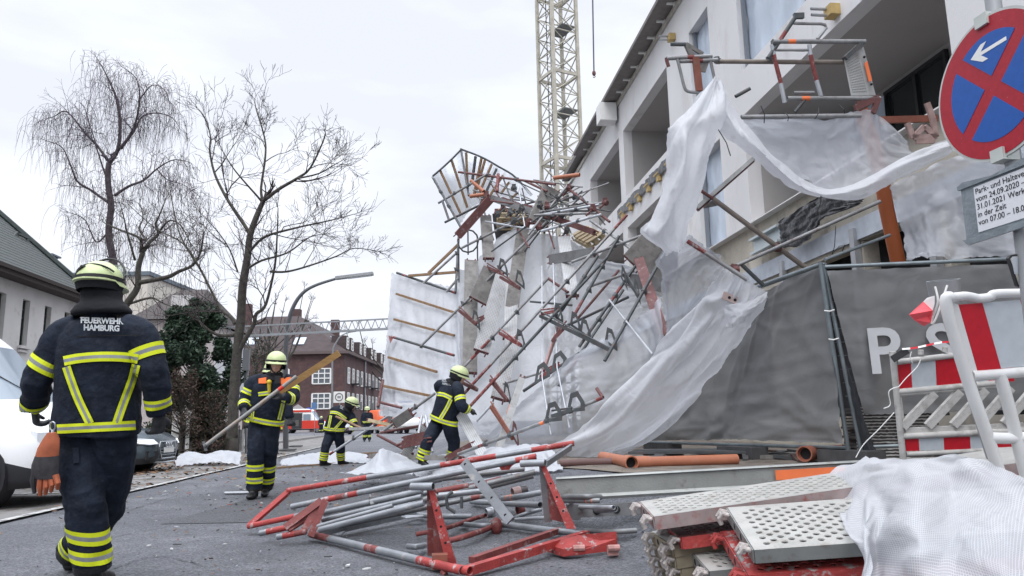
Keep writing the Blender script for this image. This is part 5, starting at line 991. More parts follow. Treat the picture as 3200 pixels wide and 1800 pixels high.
for q in 'LR': limb_ring(F3, J['kn'+q], J['an'+q], .45, .08, .19); limb_ring(F3, J['kn'+q], J['an'+q], .75, .08, .19)
view_band(F3, [(1030, 1288), (1055, 1291), (1082, 1310)], 9, off=.02); view_band(F3, [(1034, 1298), (1030, 1320), (1026, 1338)], 8, off=.02); view_band(F3, [(1070, 1314), (1052, 1334), (1042, 1345)], 8, off=.02)
back_text(F3, 1074, 1274, 4.5, .7, .5)
# ---- firefighter working at the wreck
D6 = 12.6
def j4(x, y, d=D6): return P(x, y, d)
fw4 = V((.80, .55, 0)); gz = .0; aL = j4(1318, 1437, 12.4); aR = j4(1414, 1437, 12.6); gl_ = zg(aL.x, aL.y); aL.z = max(aL.z, gl_+.1); aR.z = max(aR.z, zg(aR.x, aR.y)+.1)
J = dict(pel=j4(1386, 1318), neck=j4(1418, 1196), head=j4(1436, 1176), shL=j4(1372, 1206, 12.75), shR=j4(1432, 1214, 12.3), elL=j4(1400, 1262, 12.95), elR=j4(1443, 1270, 12.15), wrL=j4(1440, 1285, 12.8), wrR=j4(1466, 1283, 12.2),
    hdL=j4(1458, 1288, 12.7), hdR=j4(1482, 1282, 12.3), hipL=j4(1364, 1330, 12.65), hipR=j4(1406, 1330, 12.5), knL=j4(1336, 1380, 12.4), knR=j4(1418, 1386, 12.55), anL=aL, anR=aR, toeL=V((.3, -.6, 0)), toeR=V((.9, .2, 0)), hnR=V((0, -.5, .8)), cuR=1.2)
F4 = person('bearded firefighter with back to us, legs apart, pulling at the fallen scaffold tubes', J, fw4, .98, .014, torso=[(.25, .19), (.235, .19), (.235, .18), (.19, .13), (.085, .085)], seed=9, head_dir=V((1, .0, -.25)))
helmet(F4, False, .92); scarf(F4, .098, .14)
for q in 'LR': limb_ring(F4, J['kn'+q], J['an'+q], .50, .075, .19); limb_ring(F4, J['kn'+q], J['an'+q], .84, .075, .19)
limb_ring(F4, J['shR'], J['elR'], .58, .075, .16); limb_ring(F4, J['elR'], J['wrR'], .78, .07, .14); torso_ring(F4, .12, .075, .34)
view_band(F4, [(1360, 1231), (1385, 1233), (1411, 1245)], 13, off=.015); view_band(F4, [(1409, 1248), (1396, 1275), (1376, 1308)], 12, off=.015)
back_text(F4, 1397, 1192, 7, .62, .14)
# ---- two crew far down the street
for k, (x, d, lab) in enumerate(((1146, 40, 'distant firefighter with white helmet beside the orange red vehicle'), (1003, 83, 'tiny dark figure standing in the open door of the rescue van'))):
    g = on_ground(x, d); o_ = lambda a, b, c: g+V((a, b, c))
    J = dict(pel=o_(0, 0, .98), neck=o_(0, .02, 1.5), head=o_(0, .0, 1.66), shL=o_(-.2, 0, 1.43), shR=o_(.2, 0, 1.43), elL=o_(-.27, 0, 1.15), elR=o_(.27, 0, 1.15), wrL=o_(-.25, -.1, .92), wrR=o_(.25, -.1, .92), hdL=o_(-.25, -.12, .82), hdR=o_(.25, -.12, .82), hipL=o_(-.1, 0, .92), hipR=o_(.1, 0, .92), knL=o_(-.11, -.03, .5), knR=o_(.12, .03, .5), anL=o_(-.12, 0, .1), anR=o_(.14, .06, .1))
    F = person(lab, J, V((0, -1, 0)), 1.0, .035); helmet(F, False, 1.0); torso_ring(F, .1, .08, .34)
    for q in 'LR': limb_ring(F, J['kn'+q], J['an'+q], .5, .1, .19)
# ================================================================ COLLAPSED SCAFFOLD
m_tube = mat('tube_grey', (.27, .275, .28), .5, .4, var=.22, vscale=5, col2=(.17, .13, .12), thr=(.52, .72), bump=.15, bscale=60)
m_tubed = mat('tube_dark', (.085, .095, .10), .55, .3, var=.25, vscale=5, col2=(.15, .10, .09), thr=(.52, .7))
m_tubel = mat('tube_light', (.46, .48, .51), .45, .4, var=.15, vscale=5, col2=(.30, .28, .28), thr=(.55, .72))
m_tred = mat('red_paint', (.20, .046, .044), .6, var=.3, vscale=9, col2=(.33, .29, .28), thr=(.52, .66), bump=.2, bscale=70)
m_tdred = mat('dull_red_paint', (.135, .054, .052), .65, var=.25, vscale=7, col2=(.25, .19, .185), thr=(.55, .7))
m_rust = mat('rust_red', (.22, .075, .05), .7, var=.2, vscale=8, col2=(.20, .10, .08), thr=(.5, .7))
m_orangepipe = mat('drain_pipe_orange', (.40, .15, .085), .5, var=.1, vscale=4, col2=(.42, .20, .13), thr=(.55, .72))
m_batten = mat('batten_brown', (.26, .165, .095), .75, var=.25, vscale=10, stretch=(1, 1, 4)); m_pallet = mat('pallet_wood', (.50, .40, .26), .8, var=.2, vscale=8)
m_plank = mat('steel_plank', (.40, .405, .40), .5, .35, var=.15, vscale=5, col2=(.27, .24, .22), thr=(.55, .72))
m_plankd = mat('weathered_plank', (.215, .205, .195), .7, .1, var=.25, vscale=6, col2=(.13, .12, .11), thr=(.5, .7))
m_sticker = mat('orange_sticker', (.85, .20, .07), .5, var=.08); m_hole = mat('hole_dark', (.02, .02, .022), .9)
def dots(m, px, py, r):                       # perforation: rows of dark holes along the plank (UV in metres)
    n = m.node_tree.nodes; l = m.node_tree.links; b = n['Principled BSDF']; src = b.inputs['Base Color'].links[0].from_socket
    t = n.new('ShaderNodeTexCoord'); mp_ = n.new('ShaderNodeMapping'); mp_.inputs['Scale'].default_value = (1/px, 1/py, 1); l.new(t.outputs['UV'], mp_.inputs[0])
    f = n.new('ShaderNodeVectorMath'); f.operation = 'FRACTION'; l.new(mp_.outputs[0], f.inputs[0]); d = n.new('ShaderNodeVectorMath'); d.operation = 'DISTANCE'; d.inputs[1].default_value = (.5, .5, 0); l.new(f.outputs[0], d.inputs[0])
    g = n.new('ShaderNodeMapRange'); g.inputs['From Min'].default_value = r; g.inputs['From Max'].default_value = r+.08; l.new(d.outputs['Value'], g.inputs['Value'])
    x = n.new('ShaderNodeMix'); x.data_type = 'RGBA'; x.inputs[6].default_value = (.20, .20, .205, 1); l.new(src, x.inputs[7]); l.new(g.outputs[0], x.inputs[0]); l.new(x.outputs[2], b.inputs['Base Color'])
m_perf = mat('perforated_plate', (.43, .435, .44), .5, .3, var=.12, vscale=5, col2=(.30, .27, .25), thr=(.55, .72)); dots(m_perf, .032, .03, .22)
m_perfd = mat('perforated_plate_dark', (.20, .205, .21), .6, .2, var=.2, vscale=5, col2=(.14, .12, .11), thr=(.5, .7)); dots(m_perfd, .032, .03, .22)
m_s1 = sheet_mat('scaffold_sheet', (.70, .725, .775), .17, .50, var=.05, bump=.35, bscale=4.5, dirt=(.42, .41, .42))
m_s2 = sheet_mat('scaffold_sheet_clear', (.74, .77, .83), .33, .45, var=.07, bump=.4, bscale=4, dirt=(.45, .45, .47))
m_s3 = sheet_mat('scaffold_sheet_bright', (.84, .855, .89), .14, .48, var=.05, bump=.3, bscale=6, dirt=(.45, .43, .42))
m_fsheet = sheet_mat('grey_fence_sheet', (.225, .23, .235), .06, .15, rough=.6, var=.08, bump=.2, bscale=3.5)
def C4(x, y): return (1150+x/2.576, 400+y/2.576)
def C5(x, y): return (1150+x/2.576, 800+y/2.576)
def C6(x, y): return (2000+x/2.147, y/2.147)
def C7(x, y): return (2000+x/2.147, 500+y/2.147)
def C8(x, y): return (1200+x/4.39, 1150+y/4.39)
def dW(x, y): return 13.5+(1300-y)/700*4.0-(x-1300)/700*3.5
def PW(q, o=0.0): p = P(q[0], q[1], dW(*q)+o); return p if p.z > zg(p.x, p.y)+.02 else V((p.x, p.y, zg(p.x, p.y)+.03))
def tube(a, b, label, m=m_tube, r=.0255, segs=(), hollow=False, cat='scaffold tube', group=None, n=10, name='scaffold_tube', parent=None, mats=None, bend=0):
    """One loose scaffold tube; segs = (from, to, slot) lengths that carry paint of another colour."""
    a = V(a); b = V(b); us = sorted({0, 1, *[s[0] for s in segs], *[s[1] for s in segs], .25, .5, .75}); mb = MB()
    o = (b-a).orthogonal().normalized(); f = lambda u: a.lerp(b, u)+V((0, 0, -1))*bend*4*u*(1-u)
    mb.path([f(u) for u in us], r, n, 0, hollow)
    if segs:
        k0 = n*2 if hollow else 0
        for k in range(len(us)-1):
            um = (us[k]+us[k+1])/2
            for s in segs:
                if s[0] <= um <= s[1]:
                    for i in range(n): mb.m[k0+k*n+i] = s[2]
    return obj(name, mb, mats or [m, m_tred, m_sticker, m_tubel], parent, label, cat if parent is None else None, group, angle=50)
def coupler(p, ax, parent, m=None, s=1.0):
    mb = MB(); ax = V(ax).normalized(); mb.tube(p-ax*.03*s, p+ax*.03*s, .036*s, 8); o = ax.orthogonal().normalized(); mb.box(p+o*.04*s, (.05*s, .05*s, .05*s)); mb.tube(p+o*.03*s, p+o*.09*s, .012*s, 6); return obj('coupler', mb, m or m_tubed, parent)
def plank(a, b, across, label, m=None, wd=.32, hgt=.065, side=None, cat='scaffold plank', group=None, endm=None, sticker=None, thing_parts=True):
    """Steel plank: perforated tread folded down at both long edges, end caps with hooks."""
    a = V(a); b = V(b); x = (b-a).normalized(); y = V(across); y = (y-x*y.dot(x)).normalized(); z = x.cross(y); L = (b-a).length
    q = lambda u, v, h: a+x*u+y*v+z*h
    mb = MB(); hw = wd/2; prof = [(-hw, -hgt), (-hw, 0), (hw, 0), (hw, -hgt), (hw-.006, -hgt), (hw-.006, -.006), (-hw+.006, -.006), (-hw+.006, -hgt)]
    R_ = [[q(u, v, h) for v, h in prof] for u in (0, L)]; mb.loft(R_, True); mb.m = [0]*len(mb.m); mb.m[1] = 1
    o = obj('scaffold_plank', mb, [side or m_plank, m or m_perf], None, label, cat, group, smooth=False)
    me = o.data; uvl = me.uv_layers.new(name='UVMap'); w0 = WL[o.name]
    for lp in me.loops: p = me.vertices[lp.vertex_index].co+w0-a; uvl.data[lp.index].uv = (p.dot(x), p.dot(y)+hw)
    for u, sg in ((0, -1), (L, 1)):
        mb = MB(); mb.box(q(u+sg*.006, 0, -hgt*.55), (.012, wd, hgt*1.1), Matrix((x, y, z)).transposed())
        for v in (-hw*.62, hw*.62): mb.path([q(u, v, -hgt*.3), q(u+sg*.05, v, -hgt*.2), q(u+sg*.075, v, -hgt*.9)], .014, 6)
        obj('end_cap', mb, endm or m_tdred, o)
    if sticker: mb = MB(); mb.box(q(L*sticker[0], sticker[2]*(hw+.002) if len(sticker) > 2 else -hw-.002, -hgt*.45), (L*sticker[1], .003, hgt*.7), Matrix((x, y, z)).transposed()); obj('sticker', mb, m_sticker, o, smooth=False)
    return o
def px_plank(c0, c1, wpx, label, o=0.0, tilt=0.0, **k):
    """Plank whose centre line runs between two picture points; wpx = its apparent width."""
    a = PW(c0, o); b = PW(c1, o+tilt); v = (b-a); sid = v.cross(ray(*c0)).normalized(); dd = (dW(*c0)+dW(*c1))/2+o
    return plank(a, b, sid+ray(*c0).normalized()*k.pop('roll', .15), label, wd=wpx/FPX*dd, **k)
# ---- sheets of the wreck
TL, TR, BL, BR = (1226, 852), (1432, 902), (1190, 1300), (1432, 1312)
def tpan(u, v): return (TL[0]*(1-u)*(1-v)+TR[0]*u*(1-v)+BL[0]*(1-u)*v+BR[0]*u*v, TL[1]*(1-u)*(1-v)+TR[1]*u*(1-v)+BL[1]*(1-u)*v+BR[1]*u*v)
rows = [[PW(tpan(u, v), .55-.25*u) for u in (-.02, .12, .3, .5, .7, .88, 1.02)] for v in (0, .2, .4, .6, .8, 1.0)]
sheet('tarpaulin', rows, m_s1, 'upright white sheet panel with brown battens across it, leaning into the street', 60, 70, .035, 11, folds=(2.5, .022), edge=.04)
for k, (p, q) in enumerate((((230, 305), (706, 458)), ((212, 510), (694, 640)), ((165, 815), (552, 932)), ((120, 1045), (500, 1125)))):
    a, b = PW(C5(*p), .42), PW(C5(*q), .22); mb = MB(); mb.bar(a, b, .05, .045); obj('wooden_batten', mb, m_batten, None, ('topmost', 'second', 'third', 'lowest')[k]+' brown batten across the upright white sheet panel beside the street', 'batten', 'battens on the upright sheet panel', smooth=False)
o = tube(PW(C5(190, 650), .3), PW(C5(692, 800), .15), 'dark tube with red end crossing the middle of the upright white sheet panel', m_tubed, segs=((0, .08, 1), (.9, 1, 1))); coupler(PW(C5(430, 728), .2), (1, 0, -.3), o)
mb = MB(); mb.prism([PW(C5(165, 640), .3), PW(C5(205, 655), .3), PW(C5(178, 705), .3)], _f*.03); obj('end_plate', mb, m_tred, o, smooth=False)
tube(PW(C5(232, 135), .35), PW(C5(706, 298), .25), 'dark tube along the top edge of the upright white sheet panel', m_tubed, segs=((.12, .17, 1), (.94, 1, 1)))
tube(PW(C5(105, 1180), .35), PW(C5(270, 1222), .3), 'short dull red tube at the foot of the upright white sheet panel', m_tdred)
tube(PW(C5(80, 1215), .3), PW(C5(120, 1000), .4), 'pinkish upright post at the street edge of the upright sheet panel', m_tdred, .03)
top = [C4(*q) for q in ((700, 1150), (860, 1085), (1000, 925), (1200, 800), (1430, 860), (1600, 880), (1830, 1040), (2100, 1110), (2330, 1230))]
bot = [(1420, 1320), (1480, 1350), (1550, 1340), (1630, 1270), (1710, 1200), (1790, 1140), (1890, 1080), (1990, 1030), (2080, 990)]
rows = [[PW((t[0]+(b[0]-t[0])*v, t[1]+(b[1]-t[1])*v), .75+.35*math.sin(v*3.14)+.3*math.sin(t[0]*.011)) for t, b in zip(top, bot)] for v in (0, .18, .36, .54, .72, .88, 1)]
sheet('tarpaulin', rows, m_s1, 'huge white scaffold sheet hanging crumpled behind the tangled tubes and planks', 130, 100, .07, 21, folds=(5, .05), edge=.08)
rows = [[P(*q) for q in r_] for r_ in (((1770, 1120, 11.8), (1890, 1050, 11.5), (2000, 990, 11.1), (2060, 930, 10.9)), ((1670, 1220, 12.0), (1850, 1170, 11.4), (1990, 1130, 10.8), (2080, 1080, 10.4)), ((1560, 1320, 12.4), (1770, 1290, 11.5), (1960, 1250, 10.9), (2060, 1210, 10.6)), ((1480, 1410, 12.6), (1730, 1395, 11.8), (1930, 1365, 11.2), (2020, 1350, 11.0)))]
sheet('tarpaulin', rows, sheet_mat('scaffold_sheet_grey_shade', (.56, .585, .64), .30, .40, var=.08, bump=.35, bscale=4, dirt=(.36, .36, .38)), 'greyish translucent lower sheet between the tangled tubes and the sweeping sheet', 50, 50, .05, 31, folds=(3, .04), edge=.05)  # film colour darkened to paint in the dark behind this sheet
def rowsC4(rr, o): return [[P(*C4(x, y), o+dz) for x, y, dz in r_] for r_ in rr]
sheet('tarpaulin', rowsC4((((520, 388, 0), (600, 320, .2), (680, 245, .3), (752, 172, .4)), ((560, 480, 0), (630, 430, .5), (710, 390, .7), (778, 350, .4)), ((640, 610, 0), (690, 590, .4), (750, 570, .6), (812, 540, .3)), ((742, 775, 0), (765, 740, .1), (790, 700, .2), (822, 650, .2))), 17.2), sheet_mat('scaffold_sheet_thin', (.80, .83, .87), .12, .72, var=.04, bump=.25, bscale=4), 'pale torn sheet hood sticking up highest from the wreck, street side', 36, 36, .03, 41, edge=.05)
sheet('tarpaulin', rowsC4((((752, 172, .4), (915, 235, .2), (1050, 310, 0), (1180, 390, -.1), (1320, 540, -.2)), ((790, 300, .6), (920, 360, .6), (1020, 420, .4), (1130, 480, .3), (1290, 570, .1)), ((815, 470, .5), (900, 490, .6), (980, 520, .5), (1080, 550, .4), (1220, 600, .3)), ((822, 650, .2), (880, 610, .3), (960, 590, .4), (1040, 590, .4), (1150, 620, .3))), 17.2), MATS['scaffold_sheet_thin'], 'pale torn sheet hood sticking up highest from the wreck, building side', 40, 36, .03, 43, edge=.06)
for k, (x0, y0, x1, y1) in enumerate(((580, 340, 748, 695), (670, 252, 800, 640), (790, 198, 802, 490), (866, 228, 838, 440), (914, 240, 850, 560), (942, 255, 868, 520), (996, 292, 880, 560), (1042, 315, 930, 560), (1100, 360, 985, 540), (1165, 395, 1070, 530), (1250, 480, 1150, 570))):
    a, b = P(*C4(x0, y0), 17.15+.03*k), P(*C4(x1, y1), 17.1+.03*k); mb = MB(); mb.bar(a, b, .05, .045); obj('wooden_batten', mb, m_batten if k % 4 != 3 else m_tubed, None, 'slender brown batten stiffening the torn sheet hood at the top of the wreck', 'batten', 'battens in the torn sheet hood', smooth=False)
for pts, lb in ((((520, 388), (600, 320), (680, 245), (752, 172)), 'dark edge tube along the street side rim of the torn sheet hood'), (((752, 172), (915, 235), (1050, 310), (1180, 390), (1320, 540)), 'long dark edge tube along the sloping rim of the torn sheet hood')):
    mb = MB(); mb.path(resample([P(*C4(*q), 17.1) for q in pts], 14), .022, 6); obj('scaffold_tube', mb, m_tubed, None, lb, 'scaffold tube')
# ---- planks of the wreck
PK = [((948, 705), (972, 1040), 27, 'upright weathered plank at the peak of the wreck below the sheet hood', dict(m=m_plankd, side=m_plank, o=.2)),
 ((1250, 808), (1160, 1440), 31, 'tall grey perforated plank standing in the middle of the crumpled sheet', dict(m=m_plankd, side=m_plank, o=.15)),
 ((832, 1065), (820, 1960), 33, 'tallest upright plank, beside the upright sheet panel, behind the kneeling tubes', dict(m=m_plankd, side=m_plank, o=.2)),
 ((1000, 1145), (890, 1385), 46, 'dark plank seen from below, leaning left of two grey perforated planks', dict(m=m_plankd, side=m_plankd, o=.0)),
 ((1085, 1190), (915, 1790), 36, 'leaning perforated plank with red cap in the middle of the wreck', dict(m=m_perf, o=-.1)),
 ((1165, 1185), (1140, 1690), 31, 'straight perforated plank standing right of the leaning plank with red cap', dict(m=m_perf, o=.15)),
 ((1165, 1690), (1055, 2170), 36, 'lower perforated plank slanting down to the bearded firefighter', dict(m=m_perf, o=.05)),
 ((1575, 870), (1645, 1340), 30, 'perforated plank hanging near the building side under the tangle', dict(m=m_perf, o=.1)),
 ((2180, 1050), (2380, 1660), 25, 'reddish painted board leaning in front of the grey translucent sheet', dict(m=m_tdred, side=m_tdred, o=-.4)),
 ((2300, 905), (2140, 1090), 62, 'broad ribbed plank hanging at the tip of the hanging white flap', dict(m=m_plankd, side=m_plankd, o=-.3)),
 ((1490, 490), (1372, 760), 50, 'grey board standing on edge at the top of the tangle', dict(m=m_plankd, side=m_plank, o=.1)),
 ((985, 575), (728, 865), 20, 'dark red board jutting out below the sheet hood', dict(m=m_tdred, side=m_tdred, o=-.2)),
 ((985, 560), (1345, 680), 15, 'perforated plank lying across the top of the tangle', dict(m=m_perfd, side=m_plankd, o=0)),
 ((1080, 575), (1810, 835), 13, 'long dull red plank edge slanting through the tangle', dict(m=m_tdred, side=m_tdred, o=.1)),
 ((1460, 1060), (1810, 1000), 24, 'dark perforated plank lying flat right of the crumpled sheet top', dict(m=m_perfd, side=m_plank, o=-.1)),
 ((2110, 1230), (2400, 1265), 34, 'dark perforated plank half hidden behind the reddish board', dict(m=m_perfd, side=m_plank, o=.1))]
for c0, c1, w_, lb, kw in PK: px_plank(C4(*c0), C4(*c1), w_*1.32, lb, **kw)
px_plank((1437, 1287), (1512, 1425), 34, 'pale perforated plank slanting down behind the bearded firefighter', o=-.35, m=m_perf)
px_plank((1632, 1180), (1556, 1412), 21, 'pale plank with orange mark standing right of the bearded firefighter', o=-.4, m=m_plank, sticker=(.45, .12, -1))
px_plank((1282, 1292), (1232, 1325), 32, 'small grey panel propped at the foot of the upright sheet panel', o=-.3, m=m_plankd)
px_plank((1330, 1335), (1262, 1425), 26, 'pale plank lying behind the peaked white sheet on the road', o=-.2, m=m_perf)
px_plank((1262, 1372), (1330, 1357), 18, 'dark red plate lying in the debris left of the bearded firefighter', o=-.5, m=m_tdred, side=m_tdred)
px_plank((1256, 1392), (1330, 1376), 18, 'lower dark red plate lying in the debris left of the bearded firefighter', o=-.6, m=m_tdred, side=m_tdred)
px_plank((1090, 1340), (1322, 1334), 9, 'narrow grey profile lying level across the debris by the bending firefighter', o=.6, m=m_plank)
px_plank((1152, 1425), (1432, 1432), 14, 'long low grey plank lying on the road behind the peaked white sheet', o=-.3, m=m_plankd)
px_plank((1150, 1312), (1230, 1330), 10, 'light wooden board lying in the debris at the foot of the upright panel', o=.8, m=m_pallet, side=m_pallet)
px_plank((1400, 1430), (1470, 1392), 18, 'dull red plank end lying behind the bearded firefighter', o=-.4, m=m_tdred, side=m_plank)
# ---- long tubes
LT = [(C5(430, 720), C4(1440, 750), 'long grey tube rising from the upright panel to the top of the tangle', m_tube, 0, ()),
 (C5(770, 895), C5(1450, 180), 'long tube with worn red middle rising from the helmet of the bearded firefighter', m_tube, -.1, ((.08, .30, 1),)),
 (C5(1450, 180), C5(1610, 292), 'short dull red tube forming a peak with the long worn tube', m_tdred, -.05, ()),
 (C5(770, 1112), C4(2085, 700), 'longest grey tube, dull red at its foot, crossing the wreck to the balcony edge', m_tube, -.3, ((.0, .16, 1), (.30, .33, 1), (.92, 1, 1))),
 (C5(810, 1222), C5(1915, 20), 'dark long tube with red foot held by the bearded firefighter', m_tubed, -.5, ((0, .22, 1),)),
 (C5(1700, 730), C5(2160, 70), 'dark tube with red band right of the bracket beam', m_tubed, -.35, ((.55, .72, 1),)),
 (C5(1905, 845), C4(2398, 985), 'dark tube ending free at the lower end of the bracket beam', m_tubed, -.6, ()),
 (C5(1560, 440), C5(1850, 0), 'dark tube rising from the upper end of the bracket beam', m_tubed, -.4, ()),
 (C5(1650, 495), C4(2020, 870), 'dull red footed tube between the bracket beam and the balcony', m_tubed, -.45, ((0, .2, 1),)),
 (C5(1230, 1412), C5(1890, 1140), 'grey tube low in front of the translucent sheet, ending in a red upright', m_tube, -.5, ((0, .03, 2), (.93, 1, 1))),
 (C5(1890, 1140), C5(1842, 1068), 'short red upright at the end of the low grey tube', m_tdred, -.5, ()),
 (C5(1250, 1088), C5(1705, 780), 'dark tube partly behind the crumpled sheet above the low grey tube', m_tubed, .1, ((.5, .6, 1),)),
 (C5(870, 1330), C5(1010, 1180), 'pale bent tube end right of the hands of the bearded firefighter', m_tubel, -.5, ()),
 ((1432, 1419), (1700, 1320), 'grey tube with red bands lying low behind the bearded firefighter', m_tube, -.7, ((.25, .33, 1), (.96, 1, 2))),
 ((1200, 1345), (1360, 1229), 'brown grey tube rising from the road to the back of the bearded firefighter', m_tube, -.2, ()),
 ((1030, 1420), (1262, 1268), 'pale tube with red tip leaning right of the bending firefighter', m_tubel, 1.2, ((0, .06, 1),)),
 ((1240, 1392), (1330, 1352), 'thin reddish tube crossing the debris before the upright panel', m_tdred, -.3, ()),
 ((1330, 1300), (1352, 1412), 'grey bent leg standing in the debris left of the bearded firefighter', m_tubel, -.3, ()),
 ((1318, 1300), (1300, 1400), 'second grey bent leg standing in the debris left of the bearded firefighter', m_tubel, -.3, ()),
 ((1180, 1360), (1290, 1418), 'dull red tube pointing down to the peaked white sheet', m_tdred, .2, ()),
 ((1190, 1352), (1320, 1330), 'dull red tube lying over the level grey profile', m_tdred, .1, ()),
 ((1050, 1302), (1145, 1345), 'short brown tube held up beside the bending firefighter', m_batten, 2.2, ()),
 (C4(730, 870), C4(705, 1320), 'thin upright grey tube at the edge between the two big white sheets', m_tubed, .1, ()),
 (C4(730, 990), C4(445, 1250), 'grey tube slanting down to the top of the upright sheet panel', m_tube, .1, ()),
 (C4(730, 1205), C4(630, 1320), 'short grey tube below the slanting tube at the upright panel top', m_tube, .1, ()),
 (C4(755, 965), C4(1235, 725), 'grey tube level with the guardrail basket under the sheet hood', m_tube, 0, ()),
 (C4(565, 605), C4(965, 368), 'grey tube crossing the lower part of the sheet hood', m_tube, -.2, ()),
 (C4(618, 760), C4(905, 618), 'lower greenish tube crossing the point of the sheet hood', m_tubed, -.2, ()),
 (C4(520, 395), C4(745, 795), 'dark greenish tube along the street edge of the sheet hood', m_tubed, -.2, ()),
 (C4(600, 590), C4(652, 742), 'short dark tube parallel to the street edge of the sheet hood', m_tubed, -.2, ()),
 (C4(748, 168), C4(812, 545), 'dark tube forming the ridge of the sheet hood', m_tubed, -.1, ()),
 (C4(728, 355), C4(1508, 455), 'long dull red tube lying level through the sheet hood towards the crane', m_tdred, -.1, ()),
 (C4(1250, 420), C4(1440, 510), 'dull red brace below the level tube beside the crane', m_tdred, -.1, ()),
 (C4(1640, 420), C4(1290, 860), 'thick grey tube slanting through the tangle from the roof corner', m_tube, -.15, ()),
 (C4(1590, 470), C4(1945, 755), 'dull red tube slanting across the far loggia', m_tdred, -.1, ()),
 (C4(1790, 745), C4(2170, 1010), 'thin grey tube below the far loggia running to the reddish board', m_tube, -.2, ()),
 (C4(1390, 700), C4(1862, 618), 'upper pale tube lying in the tangle before the far loggia', m_tubel, -.2, ()),
 (C4(1340, 702), C4(1838, 684), 'middle grey tube lying in the tangle before the far loggia', m_tube, -.2, ()),
 (C4(1395, 830), C4(1880, 696), 'lower pale tube lying in the tangle before the far loggia', m_tubel, -.2, ()),
 (C4(1640, 1080), C4(2210, 865), 'grey tube running below the hanging white flap', m_tube, -.3, ()),
 (C5(1800, 240), C5(2140, 120), 'thin tube behind the reddish board and long dark tubes', m_tube, -.1, ())]
for a, b, lb, m_, o_, sg in LT:
    o = tube(PW(a, o_), PW(b, o_), lb, m_, segs=sg)
    if (V(a)-V(b)).length > 150:
        for u in (.33, .62): coupler(PW(a, o_).lerp(PW(b, o_), u), PW(b, o_)-PW(a, o_), o)
for k, (a, b, c_) in enumerate((((1400, 80), (1402, 980), (1472, 1440)), ((1490, 60), (1522, 900), (1622, 1385)))):
    mb = MB(); mb.path([PW(C5(*a), -.2), PW(C5(*b), -.3), PW(C5(*c_), -.4)], .012, 6); obj('tie_rod', mb, m_tubel, None, ('left', 'right')[k]+' one of two thin pale rods hanging straight down before the crumpled sheet', 'rod')
mb = MB(); mb.path([PW(C5(1940, 350), -.5), PW(C5(2290, 790), -.7)], .014, 6); obj('tie_rod', mb, m_tubel, None, 'thin pale rod slanting down in front of the grey translucent sheet', 'rod')
rnd = random.Random(91)
for k in range(9):                        # further tubes leaning through the wreck, roughly parallel to the fallen scaffold
    cx, cy = rnd.uniform(1440, 1960), rnd.uniform(800, 1290); a_ = rnd.choice([rnd.gauss(.78, .12), rnd.gauss(.95, .15), rnd.gauss(.30, .2), rnd.gauss(-.35, .2)]); L = rnd.uniform(40, 190)
    q0, q1 = (cx-L*math.cos(a_), cy+L*math.sin(a_)), (cx+L*math.cos(a_), cy-L*math.sin(a_))
    if q0[0] > 1440 and q1[0] < 2060 and cx+cy*.55 < 2440: tube(PW(q0, rnd.uniform(-.3, .35)), PW(q1, rnd.uniform(-.3, .35)), 'one of many thin tubes leaning in front of the huge crumpled sheet', rnd.choice([m_tube, m_tubed, m_tubed, m_tdred]), rnd.choice([.014, .019, .024]), ((.1, .3, 1),) if k % 3 == 0 else (), n=6, group='thin tubes leaning over the crumpled sheet')
# ---- bracket beam and brackets
def bracket(c0, c1, plate, label, o=-.4, m=m_tdred, pm=None):
    """Console bracket: flat beam with a holed triangular plate at its end."""
    a, b = PW(C5(*c0), o), PW(C5(*c1), o); t_ = thing('scaffold_bracket', a.lerp(b, .5), label, 'bracket'); mb = MB(); mb.bar(a, b, .04, .05); mb.tube(a+V((0, 0, .08)), b+V((0, 0, .03)), .014, 6); obj('beam', mb, m, t_, smooth=False)
    for q in plate:
        c_ = PW(C5(*q), o-.03); x = (b-a).normalized(); u = V((0, 0, 1)); mb = MB(); out_ = [c_+x*.16-u*.1, c_+x*.16+u*.02, c_+x*.05+u*.2, c_-x*.08+u*.2, c_-x*.16-u*.05]; inn = [c_+(p-c_)*.55+u*.015 for p in out_]
        n_ = 5; tk = _f*.015; V_ = out_+inn+[p+tk for p in out_]+[p+tk for p in inn]; F_ = []
        for i in range(n_): j = (i+1) % n_; F_ += [(i, j, n_+j, n_+i), (2*n_+i, 3*n_+i, 3*n_+j, 2*n_+j), (i, 2*n_+i, 2*n_+j, j), (n_+i, n_+j, 3*n_+j, 3*n_+i)]
        mb.add(V_, F_); obj('plate', mb, pm or m_tubed, t_, smooth=False)
    return t_
bracket((1385, 482), (1955, 762), ((1530, 480), (1668, 552), (1748, 610), (1955, 690)), 'dark green bracket beam with four holed plates hanging in front of the crumpled sheet', m=m_tubed)
bracket((1395, 470), (1560, 430), (), 'red bar lying on the upper end of the bracket beam', m=m_tred)
bracket((735, 440), (872, 552), ((868, 530),), 'dull red bracket at the upright plank above the bearded firefighter')
bracket((875, 540), (935, 492), (), 'small dull red bar joining the bracket and the leaning plank')
bracket((1060, 620), (1232, 722), ((1225, 690),), 'red bracket in the middle of the long worn tube', m=m_tred)
bracket((985, 1000), (1125, 1165), ((1120, 1125),), 'dull red bracket right above the hands of the bearded firefighter')
bracket((760, 1020), (880, 1080), (), 'dull red bracket beside the head of the bearded firefighter')
bracket((1065, 170), (1222, 262), ((1222, 205),), 'dull red bracket holding the leaning plank top', m=m_tdred)
bracket((990, 1215), (1165, 1470), ((1185, 1455),), 'rust red post with plate standing low right of the bearded firefighter', o=-.55, m=m_rust, pm=m_tdred)
bracket((1600, 560), (1480, 690), (), 'dull red strut below the bracket beam', m=m_tdred)
